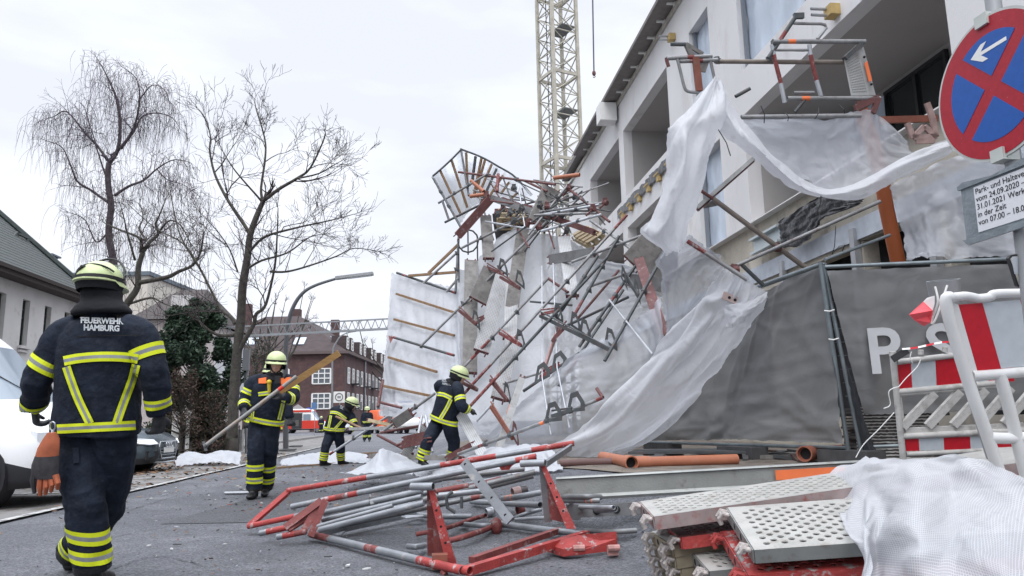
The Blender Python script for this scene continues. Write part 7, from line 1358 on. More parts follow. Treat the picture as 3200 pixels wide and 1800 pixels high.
sheet('dark_bag', rows, mat('dark_grey_sheet', (.055, .06, .068), .6, var=.3), 'dark grey sheet bundled beside the corner posts of the fence', 14, 24, .03, 75, cat='sheet')
# ================================================================ PIPES AND DEBRIS AT THE FENCE
def pipe(x0, y0, d0, x1, y1, d1, r, label, m=m_orangepipe, sock=True):
    a, b = P(x0, y0, d0), P(x1, y1, d1)
    for p in (a, b): p.z = max(p.z, zg(p.x, p.y)+r)
    mb = MB(); mb.tube(a, b, r, 18, hollow=True); o = obj('drain_pipe', mb, m, None, label, 'pipe', angle=50)
    if sock: mb = MB(); mb.tube(a-(b-a).normalized()*.05, a+(b-a).normalized()*.16, r*1.16, 18, hollow=True); obj('socket', mb, m, o, angle=50)
    mb = MB(); mb.tube(a+(b-a).normalized()*.02, a+(b-a).normalized()*.025, r*.95, 14); obj('bore', mb, m_hole, o); return o
pipe(1972, 1468, 8.0, 1885, 1480, 9.3, .064, 'short orange drain pipe with its dark open mouth towards us', MATS['drain_pipe_orange'])
pipe(1985, 1463, 8.1, 2305, 1466, 8.3, .058, 'long orange drain pipe lying before the fence', MATS['drain_pipe_orange'])
pipe(2518, 1418, 8.3, 2640, 1408, 9.4, .075, 'dull orange drain pipe lying under the fence sheet, mouth towards us', mat('drain_pipe_dull', (.30, .11, .07), .6, var=.2))
pipe(1750, 1468, 8.6, 1965, 1474, 8.6, .045, 'brown thin pipe lying left of the orange drain pipes', mat('brown_pipe', (.12, .065, .06), .6, var=.2), False)
pipe(2096, 1447, 9.0, 2236, 1450, 9.0, .018, 'thin dark rod lying behind the long orange drain pipe', m_tubed, False)
rnd = random.Random(12)
for k in range(34):
    x, d = rnd.uniform(1990, 2640), rnd.uniform(8.6, 10.6); g = on_ground(x, d); L = rnd.uniform(.1, .6); a_ = rnd.uniform(0, 3.1); mb = MB(); u_ = V((math.cos(a_), math.sin(a_), rnd.uniform(-.05, .15))); mb.bar(g+V((0, 0, .03))-u_*L/2, g+V((0, 0, .04))+u_*L/2, rnd.uniform(.03, .16), rnd.uniform(.015, .05))
    obj('board_scrap', mb, rnd.choice([m_block, m_tubed, m_plankd, MATS['dry_leaf']]), None, 'small dark board scrap lying under the grey fence sheet', 'scrap', 'scraps under the fence', smooth=False)
g = on_ground(2175, 9.8); mb = MB(); mb.box(g+V((0, 0, .09)), (1.6, .9, .03), Matrix.Rotation(R(-25), 3, 'Z')); obj('dark_slab', mb, m_tubed, None, 'dark flat slab lying by the sweeping sheet under the fence', 'slab', smooth=False)
# ================================================================ WHITE SHEETS ON THE ROAD
def gsheet(pts_rows, lift, label, seed, m=m_s3, nu=40, nv=24, amp=.035, folds=None):
    rows = []
    for r_, lf in zip(pts_rows, lift):
        row = []
        for (x, y), h in zip(r_, lf): p = PG(x, y); row.append(V((p.x, p.y, zg(p.x, p.y)+.02+h)))
        rows.append(row)
    o = sheet('tarpaulin', rows, m, label, nu, nv, amp, seed, folds=folds, edge=.04); me = o.data; w0 = WL[o.name]
    for v in me.vertices: p = w0+v.co; zz = zg(p.x, p.y)+.012; v.co.z = max(p.z, zz)-w0.z
    return o
m_ghost = sheet_mat('ground_sheet', (.62, .64, .68), .08, .3, var=.05, bump=.3, bscale=6)
def at(x, y, d): return P(x, y, d)
rows = rS((((1148, 1462, 12.6), (1200, 1440, 12.4), (1240, 1418, 12.3), (1290, 1440, 12.3), (1330, 1462, 12.3)), ((1110, 1468, 11.9), (1165, 1430, 11.6), (1196, 1400, 11.5), (1240, 1432, 11.5), (1300, 1464, 11.4)), ((1080, 1474, 11.2), (1140, 1465, 11.0), (1180, 1446, 10.8), (1235, 1468, 10.8), (1290, 1478, 10.8)), ((1058, 1477, 10.7), (1120, 1478, 10.6), (1180, 1477, 10.5), (1230, 1479, 10.5), (1285, 1480, 10.5))))
o = sheet('tarpaulin', rows, m_ghost, 'white sheet heaped to a peak on the road in front of the bearded firefighter', 40, 34, .03, 81, edge=.03)
gsheet((((885, 1441), (960, 1432), (1060, 1424), (1140, 1430), (1180, 1436)), ((876, 1448), (950, 1442), (1050, 1436), (1130, 1440), (1160, 1446)), ((878, 1456), (950, 1456), (1040, 1453), (1110, 1450), (1150, 1452))), ((.02, .05, .1, .08, .03), (.05, .17, .2, .15, .08), (.0, .03, .03, .03, .02)), 'long low white sheet lying crumpled on the road behind the peaked sheet', 83, m_ghost, 60, 24, .06)
gsheet((((1330, 1440), (1450, 1425), (1580, 1415), (1700, 1408)), ((1310, 1458), (1450, 1448), (1580, 1442), (1720, 1435)), ((1290, 1478), (1430, 1475), (1600, 1470), (1740, 1462)), ((1300, 1492), (1450, 1495), (1620, 1492), (1760, 1478))), ((.05, .1, .12, .1), (.08, .2, .22, .15), (.05, .16, .16, .1), (.0, .02, .02, .02)), 'wide white sheet spread on the road under the bearded firefighter', 85, m_ghost, 60, 34, .06, (3, .03))
g_ = lambda x, d, h=0: on_ground(x, d)+V((0, 0, h))
rows = [[g_(x, 19.4, h) for x, h in ((548, .18), (590, .30), (640, .24), (690, .32), (748, .26))], [g_(x, 18.9, h) for x, h in ((540, .22), (590, .36), (640, .28), (690, .36), (752, .28))], [g_(x, 18.4, h) for x, h in ((545, .16), (600, .3), (650, .26), (700, .3), (752, .12))], [g_(x, 18.1, h) for x, h in ((550, .02), (600, .1), (650, .12), (700, .12), (752, .04))]]
sheet('tarpaulin', rows, m_ghost, 'white sheet heap on the verge between the grey car and the stout tree trunk', 44, 30, .05, 87, edge=.04)
mb = MB(); mb.bar(PG(860, 1467)+V((0, 0, .03)), PG(1085, 1448)+V((0, 0, .03)), .09, .03); obj('wooden_batten', mb, m_batten, None, 'brown batten lying flat on the road before the long low white sheet', 'batten', smooth=False)
mb = MB(); mb.bar(PG(1035, 1426)+V((0, 0, .05)), PG(1180, 1420)+V((0, 0, .05)), .09, .04); obj('wooden_batten', mb, m_batten, None, 'brown batten lying on the road behind the long low white sheet', 'batten', smooth=False)
gsheet((((700, 1543), (740, 1542), (800, 1540)), ((700, 1547), (740, 1547), (800, 1544))), ((.01,)*3, (.01,)*3), 'small white strip lying on the road at the feet of the long tube bearer', 89, m_ghost, 10, 6, .004)
rnd = random.Random(31)
for k in range(26):
    p = PG(rnd.uniform(440, 1260), rnd.uniform(1490, 1790)); s_ = rnd.uniform(.004, .014); a_ = rnd.uniform(0, 6.3); mb = MB(); u_ = V((math.cos(a_), math.sin(a_), 0))*s_*rnd.uniform(1, 4); v_ = V((-math.sin(a_), math.cos(a_), 0))*s_
    mb.prism([p+V((0, 0, .012))-u_, p+V((0, 0, .012))-v_*.7, p+V((0, 0, .012))+u_, p+V((0, 0, .012))+v_], V((0, 0, .008))); obj('litter_bit', mb, rnd.choice([m_ghost, MATS['dry_leaf'], m_tubed, m_white]), None, 'tiny scrap of litter lying loose on the asphalt', 'litter', 'litter on the asphalt', smooth=False)
for x, y, L in ((905, 1350, .7), (925, 1372, .5), (900, 1385, .55), (1010, 1412, 1.1)):
    p = PG(x, y+28); mb = MB(); mb.prism([p+V((-L/2, -.25, .05)), p+V((L/2, -.2, .05)), p+V((L*.45, .3, .06)), p+V((-L*.4, .25, .06))], V((0, 0, .05))); obj('dark_mat', mb, m_block, None, 'dark flat rubber piece lying by the kerb behind the long tube bearer', 'rubber mat', 'dark mats by the kerb', smooth=False)
# ================================================================ FOREGROUND: DISMANTLED SCAFFOLD FRAMES
def CA(x, y): return (700+x/3.22, 1350+y/3.22)
def CB(x, y): return (1300+x/3.22, 1350+y/3.22)
def H(q, z):                                  # picture point on a level z above the road
    r = ray(*q); p = EYE+r*((z-CAMH)/r.z)
    for _ in range(25): p = p.lerp(EYE+r*((z+zg(p.x, p.y)-CAMH)/r.z), .7)   # height above the ground there
    return p
m_fred = mat('frame_red', (.36, .050, .046), .5, var=.22, vscale=9, col2=(.40, .35, .34), thr=(.565, .64), bump=.25, bscale=60)
m_fdred = mat('frame_dull_red', (.20, .050, .046), .6, var=.22, vscale=8, col2=(.32, .25, .24), thr=(.54, .68), bump=.25, bscale=60)
m_fgrey = mat('frame_grey', (.28, .295, .315), .42, .5, var=.2, vscale=7, col2=(.45, .43, .41), thr=(.60, .70), bump=.15, bscale=80)
m_fgreyd = mat('frame_grey_dark', (.215, .22, .225), .5, .45, var=.2, vscale=6, col2=(.16, .12, .115), thr=(.55, .7), bump=.15, bscale=80)
FM = [m_fgrey, m_fred, m_sticker, m_fdred]
def ft(a, b, label, segs=(), r=.0245, m=None, **k): return tube(a, b, label, m or m_fgrey, r, segs, k.pop('hollow', True), mats=[m or m_fgrey, m_fred, m_sticker, m_fdred], n=16, **k)
A_, B_ = CA(640, 590), CB(1590, 112)
P1 = P(*A_, 7.1); P1b = P(*B_, 6.4)
ft(P(*A_, 6.9), P(*B_, 6.5), 'topmost long foreground tube, red at both ends with a red stretch in its middle', ((0, .29, 1), (.55, .74, 1), (.86, 1, 1)))
o = ft(P(*CA(680, 752), 6.5), P(*CB(1210, 245), 6.2), 'second long foreground tube, worn red near its left end, red lug near its right end', ((.14, .19, 1), (.19, .23, 3), (.24, .28, 1), (.92, 1, 1)))
mb = MB(); u = P(*CB(900, 310), 6.25); mb.prism([P(*CB(820, 325), 6.24), P(*CB(1080, 265), 6.24), P(*CB(960, 345), 6.24), P(*CB(940, 380), 6.24), P(*CB(860, 385), 6.24)], _f*.012); obj('lug', mb, m_fred, o, smooth=False)
# left red end frame
lf = thing('end_support', P(*CA(420, 900), 6.8), 'bright red end frame folding down at the left tip of the foreground pile', 'scaffold frame')
obj('end_bar', MB().bar(P(*CA(650, 600), 6.9), P(*CA(255, 945), 6.75), .055, .03, V((.3, -.4, 1))), m_fred, lf, smooth=False); tube(P(*CA(245, 950), 6.72), P(*CA(730, 845), 6.6), '', m_fred, .0245, (), True, parent=lf, name='lower_tube', n=14)
ft(P(*CA(720, 848), 6.6), P(*CA(940, 800), 6.5), 'grey tube continuing from the bright red end frame', hollow=False)
gs = thing('gusset_plates', P(*CA(850, 880), 6.2), 'dull red gusset struts bundled at the left of the foreground pile', 'gusset'); 
for a, b in (((985, 690), (615, 965)), ((955, 735), (790, 1010)), ((1020, 690), (870, 1050)), ((880, 830), (640, 980))): obj('strut', MB().bar(P(*CA(*a), 6.25), P(*CA(*b), 6.1), .055, .03, V((.3, -.6, .6))), m_fdred, gs, smooth=False)
ft(P(*CA(360, 1020), 6.25), P(*CA(640, 960), 6.25), 'red tube stub sticking out below the bright red end frame', ((.25, 1, 1),)); ft(P(*CA(535, 1058), 6.1), P(*CA(830, 1000), 6.1), 'worn pinkish tube stub lowest at the left of the foreground pile', ((.2, .6, 1), (.6, 1, 3)))
ft(P(*CA(1000, 812), 6.4), P(*CA(1995, 590), 6.2), 'thick grey tube between the second long tube and the ladder rails', hollow=False, r=.0255); o = ft(P(*CA(990, 885), 6.3), P(*CA(1990, 650), 6.1), 'grey tube lying just below the thick grey tube', hollow=False, r=.021); coupler(P(*CA(1500, 715), 6.3), (1, .3, .2), o, m_fgreyd)
ft(P(*CA(960, 985), 6.05), P(*CA(2010, 715), 5.9), 'long smooth grey tube crossing behind the first upright gusset', hollow=False); ft(P(*CA(900, 960), 6.15), P(*CA(1700, 740), 6.1), 'thin grey tube lying beneath the long smooth tube', hollow=False, r=.018)
fb = obj('flat_bar', MB().bar(H(CA(1000, 1010), .06), H(CA(1920, 815), .07), .05, .06, V((0, 0, 1))), m_fgrey, None, 'flat grey bar with hook ends lying low in the foreground pile', 'steel bar', smooth=False)
mb = MB(); mb.prism([H(CA(1780, 860), .08), H(CA(1830, 850), .08), H(CA(2000, 845), .07), H(CA(2010, 860), .07), H(CA(1830, 880), .06)], V((0, 0, .012))); mb.prism([H(CA(1090, 1040), .03), H(CA(1220, 1005), .05), H(CA(1170, 1050), .03)], V((0, 0, .01))); obj('hook', mb, m_fgrey, fb, smooth=False)
# front frame: big tube, gusset posts, red square members
fA, fB = H(CA(880, 1030), .05), H(CA(2400, 1395), .05)
ff = thing('scaffold_support', fA.lerp(fB, .5), 'front scaffold frame lying on the asphalt with two red gusset posts standing up', 'scaffold frame')
tube(fA, fB, '', m_fgrey, .0285, ((0, .16, 3), (.44, .52, 3), (.77, 1, 1)), True, parent=ff, name='frame_tube', mats=FM, n=18)
def gusset(base_l, base_r, top, stub, d, ml, mr, par):
    b1, b2, t_ = P(*base_l[:2], base_l[2]), P(*base_r[:2], base_r[2]), P(*top, d)
    obj('gusset_plate', MB().bar(b1, t_, .055, .03, -_f), ml, par, smooth=False); 
    w_ = _r0*.045; f2 = _f*.03; mb = MB(); mb.prism([b2-w_*.75, b2+w_*.75, t_+w_*.45, t_-w_*.35], -f2); p_ = obj('gusset_plate', mb, mr, par, smooth=False)
    mb = MB(); mb.prism([b1.lerp(t_, .05), b2.lerp(t_, .05), t_.lerp(b1, .1)], f2*.3); obj('gusset_web', mb, m_fdred, par, smooth=False)
    for u in (.72, .5, .28): c_ = b2.lerp(t_, u)-f2*1.02; mb = MB(); mb.tube(c_, c_-f2*.06, .0085, 10); obj('hole', mb, m_hole, p_)
    tube(P(*stub[0], d), P(*stub[1], d-.06), '', mr if ml is m_fdred else m_fgrey, .0255, (), True, parent=par, name='stub', n=16, mats=[m_fgrey, m_fred, m_sticker, m_fdred]); mb = MB(); c_ = P(*stub[1], d-.06); ax = (c_-P(*stub[0], d)).normalized(); mb.tube(c_-ax*.004, c_-ax*.002, .0215, 12); obj('bore', mb, m_hole, par)
gusset((*CA(2090, 1240), 5.18), (*CA(2290, 1310), 5.02), CA(2085, 570), (CA(1885, 550), CA(2105, 548)), 5.1, m_fdred, m_fred, ff)
gusset((*CB(1330, 900), 5.5), (*CB(1560, 960), 5.35), CB(1275, 335), (CB(1055, 320), CB(1300, 308)), 5.5, m_fgreyd, m_fred, ff)
for a, b, m_, w_, h_ in ((CB(520, 1395), CB(1720, 1030), m_fred, .055, .055), (CB(560, 1290), CB(1450, 985), m_fdred, .05, .04)): obj('square_member', MB().bar(H(a, .045), H(b, .06), w_, h_), m_, ff, smooth=False)
mb = MB(); mb.box(H(CA(2170, 1300), .06), (.10, .09, .09)); obj('clamp', mb, m_rust, ff); mb = MB(); mb.tube(H(CA(2200, 1400), .02), H(CA(2230, 1440), -.0), .02, 8); obj('peg', mb, m_fdred, ff)
tube(H(CB(380, 1370), .05), H(CB(545, 1400), .05), '', m_fred, .0285, (), True, parent=ff, name='frame_end', n=18)
# inner tubes of the frame
ft(H(CB(850, 925), .06), H(CB(1460, 1005), .06), 'thick grey tube with drilled hole between the two upright gussets', r=.027, hollow=True); mb = MB(); mb.tube(H(CB(1460, 1000), .065), H(CB(1750, 1030), .06), .024, 14, hollow=True); obj('scaffold_tube', mb, m_fgrey, None, 'short tube end with dark opening below the second red gusset', 'scaffold tube', angle=50)
st_ = obj('drilled_strap', MB().bar(P(*CB(480, 300), 6.0), P(*CB(950, 895), 5.6), .075, .02, -_f), m_fgrey, None, 'flat drilled grey strap leaning from the second long tube down to the asphalt', 'steel strap', smooth=False)
for u in (.04, .35, .62, .9): mb = MB(); c_ = P(*CB(480, 300), 6.0).lerp(P(*CB(950, 895), 5.6), u)-_f*.0115; mb.tube(c_, c_-_f*.002, .012, 10); obj('hole', mb, m_hole, st_)
for pts, lb, r_, m_ in ((((0, 1030), (310, 965), (560, 880), (700, 840)), 'bent pinkish tube crossing the front frame to the flattened joint', .019, m_fdred), (((-80, 1150), (0, 1155), (90, 1140)), 'short grey tube left of the first red gusset', .021, m_fgrey), (((300, 1100), (500, 1050), (780, 950), (830, 900)), 'pinkish tube rising to the flattened joint', .022, m_fdred), (((440, 925), (640, 940), (790, 945)), 'grey tube ending at the flattened joint', .022, m_fgrey), (((0, 835), (280, 850), (560, 850)), 'wide grey tube behind the first red gusset', .026, m_fgrey), (((560, 700), (800, 715), (1250, 735)), 'grey tube with square cut end lying between the gussets', .0265, m_fgrey), (((870, 670), (1010, 655), (1250, 610)), 'grey tube with orange mark lying behind the drilled strap', .0255, m_fgrey), (((950, 880), (1110, 820), (1260, 780)), 'slim grey tube slanting up behind the second gusset', .017, m_fgrey), (((1450, 775), (1700, 790), (2000, 770)), 'grey tube running right from the second gusset to the plank stack', .026, m_fgrey), (((1540, 690), (1600, 740), (1700, 755), (1990, 760)), 'bent light tube running right above the grey tube', .017, m_tubel), (((1480, 655), (1700, 650), (1860, 655)), 'upper grey tube running right under the long beam', .021, m_fgreyd), (((1490, 690), (1680, 690), (1850, 690)), 'grey tube with orange band under the long beam', .019, m_fgreyd), (((1000, 880), (1250, 865), (1640, 870)), 'thin pale profile lying behind the second gusset', .014, m_tubel), (((1700, 995), (1950, 1005), (2220, 990)), 'tube lying below the plank ends of the stack', .02, m_fgreyd)):
    mb = MB(); q = resample([H(CB(*p), .045+.03*(k % 2)) for k, p in enumerate(pts)], 12); mb.path(q, r_, 14, hollow=True); o = obj('scaffold_tube', mb, [m_, m_sticker], None, lb, 'scaffold tube', angle=50)
    if 'orange' in lb: mb = MB(); mb.path([q[3 if 'mark' in lb else 7], q[5 if 'mark' in lb else 9]], r_*1.03, 14); obj('orange_mark', mb, m_sticker, o)
fj = H(CB(810, 950), .06); mb = MB(); mb.ball(fj, (.05, .06, .075), 10, 8); mb.bar(fj+V((-.05, 0, .05)), fj+V((.03, 0, -.05)), .04, .02); obj('pipe_clamp', mb, m_fdred, None, 'rusty hinged clamp holding the bent tubes inside the front frame', 'clamp')
for k, (x0, y0, x1, y1, z0, z1) in enumerate(((1010, 845, 2560, 520, .16, .20), (1040, 905, 2480, 600, .13, .15), (990, 935, 2700, 545, .12, .20), (1120, 950, 2620, 640, .09, .10), (1300, 760, 2900, 440, .22, .26), (1200, 800, 2760, 480, .2, .22))):
    ft(H(CA(x0, y0), z0), H(CA(x1, y1), z1), 'grey tube packed among others in the middle of the foreground pile', ((.9, .97, 3),) if k % 2 else (), .0235 if k % 2 else .019, m_fgrey if k % 3 else m_fgreyd, hollow=True, group='grey tubes packed in the foreground pile')
# back layer tubes to the right of the strap
for k, (a, b, d0, d1, m_, seg, lb) in enumerate((((0, 520), (260, 475), 6.4, 6.4, m_fgrey, (), 'grey tube ending in a coupler under the second long tube'), ((250, 470), (1090, 370), 6.5, 6.4, m_fgreyd, (), 'dark grey tube under the red lug'), ((0, 700), (1200, 400), 6.2, 6.2, m_fgreyd, ((.3, .36, 2), (.5, .6, 3)), 'long dark tube with orange mark leading to the second stub'), ((230, 640), (700, 590), 6.1, 6.1, m_fgrey, (), 'grey tube in the middle of the pile by the drilled strap'), ((210, 600), (530, 540), 6.2, 6.2, m_fdred, (), 'dull red tube behind the first gusset top'), ((530, 560), (860, 470), 6.3, 6.3, m_fdred, (), 'dark red bar under the drilled strap'), ((700, 560), (1180, 440), 6.3, 6.3, m_fgreyd, (), 'dark weathered tube rising behind the second stub'))): ft(P(*CB(*a), d0), P(*CB(*b), d1), lb, seg, .0235, m_, hollow=False)
mb = MB(); mb.bar(P(*CB(1560, 150), 6.35), P(*CB(1310, 320), 5.6), .05, .02, -_f); obj('flat_bar', mb, m_fgrey, None, 'grey flat brace from the topmost red tube end to the second stub', 'steel bar', smooth=False)
mb = MB(); c_ = P(*CB(330, 720), 5.9); mb.path([c_+V((.03, 0, .09)), c_+V((-.02, 0, .05)), c_+V((-.01, 0, -.03)), c_+V((.05, 0, -.07))], .014, 8); mb.tube(c_+V((.10, 0, .05)), c_+V((.10, 0, -.04)), .012, 8); obj('hanging_hook', mb, m_tubed, None, 'dark hook hanging from the orange marked tube', 'hook')
for k, (x, y, s_, lb, m_) in enumerate(((1010, 610, .07, 'dusty pink double coupler lying behind the drilled strap', mat('pink_coupler', (.33, .23, .22), .6, var=.2)), (1080, 590, .06, 'dark ring coupler beside the pink one', m_tubed), (740, 810, .06, 'pale plastic piece lying inside the front frame', m_tubel), (1050, 790, .06, 'brown clamp lying under the second gusset', m_fdred), (1110, 490, .05, 'dark bent plate end behind the second gusset', m_tubed))):
    c_ = H(CB(x, y), s_*.8); mb = MB(); mb.tube(c_-V((s_*.5, 0, 0)), c_+V((s_*.5, .02, .01)), s_*.65, 12, hollow=True); mb.box(c_+V((0, 0, s_*.5)), (s_*.8, s_*.5, s_*.3)); obj('coupler', mb, m_, None, lb, 'coupler')
mb = MB(); mb.prism([H(CB(1290, 1195), .02), H(CB(1480, 1255), .02), H(CB(2030, 1190), .02), H(CB(2020, 1075), .10), H(CB(1640, 1110), .10)], V((0, 0, .05))); pe = obj('plank_end', mb, m_fred, None, 'red painted plank end lying under the pile left of the plank stack', 'plank end', smooth=False)
for x in (1630, 1980): mb = MB(); c_ = H(CB(x, 1190), .05); mb.box(c_, (.07, .05, .06)); mb.tube(c_-V((.04, .03, -.02)), c_+V((.04, -.03, .02)), .022, 8); obj('hook', mb, mat('worn_red_white', (.42, .22, .2), .6, var=.35, vscale=20) if x == 1630 else MATS['worn_red_white'], pe)
# ---- long grey beam lying behind
bA, bB = P(1738, 1523, 5.9), P(2760, 1466, 5.9)
bm_ = thing('steel_beam', bA.lerp(bB, .5), 'long grey steel plank lying on edge behind the plank stack, with orange sticker', 'scaffold plank'); x_ = (bB-bA).normalized(); z_ = V((0, 0, 1)); mb = MB()
hgt_ = .105; prof = [(-.02, -hgt_), (.02, -hgt_), (.012, -hgt_*.6), (.012, hgt_*.55), (.045, hgt_*.62), (.045, hgt_*.72), (-.02, hgt_*.72), (-.035, hgt_*.62), (-.012, hgt_*.5), (-.012, -hgt_*.6), (-.03, -hgt_*.8)]
y_ = z_.cross(x_).normalized(); mb.loft([[p+y_*u+z_*v for u, v in prof] for p in (bA, bB)]); obj('rail', mb, mat('beam_zinc', (.335, .345, .33), .45, .45, var=.14, vscale=4, col2=(.24, .22, .20), thr=(.56, .7), bump=.15, bscale=60), bm_, smooth=False)
n_ = -y_ if (-y_).dot(_f) < 0 else y_; a_, b_ = bA.lerp(bB, .665), bA.lerp(bB, .875); mb = MB(); mb.prism([a_+n_*.045-z_*.035, b_+n_*.045-z_*.035, b_+n_*.045+z_*.04, a_+n_*.045+z_*.04], n_*.002); obj('sticker', mb, m_sticker, bm_, smooth=False)
c0 = bA.lerp(bB, .05)-z_*.19; mb = MB(); mb.bar(c0, bB-z_*.19, .05, .09); mb.box(c0, (.1, .07, .11)); o = obj('lower_rail', mb, m_fgreyd, bm_, smooth=False)
for u in (.12, .18, .3, .33, .45): mb = MB(); c_ = bA.lerp(bB, u)-z_*.19+n_*.028; mb.tube(c_, c_+n_*.003, .03, 12); obj('hole', mb, m_hole, bm_)
# ---- stack of steel planks (real holes in the treads)
def near_plank(fl_, fr__, back, label, wd_m, mside, mtop, nL, cap_m, hgt=.07, marg=.05, hookm=None):
    """fl_, fr__: front corners; back: direction along the plank. Perforated tread, folded sides, hooks at the front end."""
    x = (fr__-fl_).normalized(); y = V(back).normalized(); y = (y-x*y.dot(x)).normalized(); z = x.cross(y).normalized(); z = -z if z.z < 0 else z; W_ = (fr__-fl_).length; L = 2.2; root = thing('scaffold_plank', fl_.lerp(fr__, .5)+y*L*.5, label, 'scaffold plank')
    q = lambda u, v, h=0: fl_+x*u+y*v+z*h
    mb = MB(); nx = max(4, int((W_-2*marg)/.034)); px = (W_-2*marg)/nx; py = .040; ny = nL
    mb.add([q(0, 0), q(W_, 0), q(W_, marg), q(0, marg)], [(0, 1, 2, 3)]); mb.add([q(0, marg), q(marg, marg), q(marg, marg+ny*py), q(0, marg+ny*py)], [(0, 1, 2, 3)]); mb.add([q(W_-marg, marg), q(W_, marg), q(W_, marg+ny*py), q(W_-marg, marg+ny*py)], [(0, 1, 2, 3)]); mb.add([q(0, marg+ny*py), q(W_, marg+ny*py), q(W_, L), q(0, L)], [(0, 1, 2, 3)])
    for i in range(nx):
        for j in range(ny):
            u, v = marg+i*px, marg+j*py; co = [q(u, v), q(u+px, v), q(u+px, v+py), q(u, v+py)]
            if (i+j) % 2 == 0:
                c_ = q(u+px/2, v+py/2); r_ = min(px, py)*.46; rg = [c_+x*r_*math.cos(a*.7854+.3927)*1.05+y*r_*math.sin(a*.7854+.3927) for a in range(8)]; dn = [p-z*.006+(p-c_)*-.1 for p in rg]
                o8 = [q(u+px, v+py*.5), q(u+px, v+py), q(u+px*.5, v+py), q(u, v+py), q(u, v+py*.5), q(u, v), q(u+px*.5, v), q(u+px, v)]
                mb.add(o8+rg+dn, [(k, (k+1) % 8, 8+(k+1) % 8, 8+k) for k in range(8)]+[(8+k, 8+(k+1) % 8, 16+(k+1) % 8, 16+k) for k in range(8)])
            else: mb.add(co, [(0, 1, 2, 3)])
    obj('tread', mb, mtop, root, smooth=False)
    mb = MB(); t_ = .004
    for u0, u1 in ((0, t_), (W_-t_, W_)):
        mb.prism([q(u0, 0, -.001), q(u1, 0, -.001), q(u1, L, -.001), q(u0, L, -.001)], -z*hgt)
    mb.prism([q(t_, 0, -hgt), q(t_+.03, 0, -hgt), q(t_+.03, L, -hgt), q(t_, L, -hgt)], z*.004); mb.prism([q(W_-t_-.03, 0, -hgt), q(W_-t_, 0, -hgt), q(W_-t_, L, -hgt), q(W_-t_-.03, L, -hgt)], z*.004); obj('side_rail', mb, mside, root, smooth=False); mb = MB(); mb.prism([q(.005, .01, -hgt*.55), q(W_-.005, .01, -hgt*.55), q(W_-.005, L, -hgt*.55), q(.005, L, -hgt*.55)], -z*.004); obj('hole_shade_plate', mb, m_hole, root, smooth=False)  # dark plate added under the tread paints the shade seen through the holes
    mb = MB(); mb.prism([q(.004, -.002, -.001), q(W_-.004, -.002, -.001), q(W_-.004, -.002, -hgt), q(.004, -.002, -hgt)], -y*.006); cp = obj('end_cap', mb, cap_m, root, smooth=False)
    for u in (.42, .66): mb = MB(); c_ = q(W_*u, -.0085, -hgt*.5); mb.tube(c_, c_-y*.001, hgt*.27, 12); obj('hole', mb, m_hole, cp)
    for u in (.10, .90):
        mb = MB(); c_ = q(W_*u, -.03, -hgt*.25); mb.path([c_-x*.024+y*.02, c_-x*.024-y*.012+z*.012, c_-x*.024-y*.03-z*.012, c_-x*.024-y*.022-z*.042], .013, 8); mb.path([c_+x*.024+y*.02, c_+x*.024-y*.012+z*.012, c_+x*.024-y*.03-z*.012, c_+x*.024-y*.022-z*.042], .013, 8); mb.tube(c_-x*.03-y*.012, c_+x*.03-y*.012, .014, 8); obj('hook', mb, hookm or m_plank, cp)
    # bottom shade plate hides nothing: planks below lie there
    return root
m_tread = mat('tread_zinc', (.44, .435, .41), .5, .35, var=.14, vscale=7, col2=(.33, .29, .26), thr=(.56, .7), bump=.2, bscale=70); m_hookw = mat('hook_worn', (.42, .38, .36), .6, .2, var=.25, vscale=18, col2=(.30, .15, .13), thr=(.56, .68), bump=.4, bscale=50)
m_side = mat('plank_side', (.30, .31, .30), .45, .5, var=.15, vscale=6, col2=(.2, .18, .16), thr=(.55, .7)); m_siderw = mat('plank_side_redwash', (.36, .29, .28), .55, .25, var=.2, vscale=10, col2=(.36, .12, .11), thr=(.54, .70)); m_cream = mat('old_cream_side', (.30, .255, .18), .7, .1, var=.25, vscale=9)
def pt8(x, y, d): return P(2000+x/1.9317, 1050+y/1.9317, d)
bx_ = (pt8(1210, 1010, 3.70)-pt8(85, 1090, 4.0)).normalized()
near_plank(pt8(85, 1090, 4.0), pt8(0, 998, 4.45), bx_, 'uppermost far steel plank of the stack, long perforated tread with pale red washed end', .3, m_siderw, m_tread, 40, m_siderw, hookm=m_hookw)
by_ = (pt8(1290, 1268, 3.28)-pt8(690, 1292, 3.35)).normalized()
near_plank(pt8(690, 1292, 3.35), pt8(528, 1035, 3.95), by_, 'near steel plank on top of the stack with large clear holes', .3, m_side, m_tread, 30, m_side, hgt=.06, hookm=m_hookw)
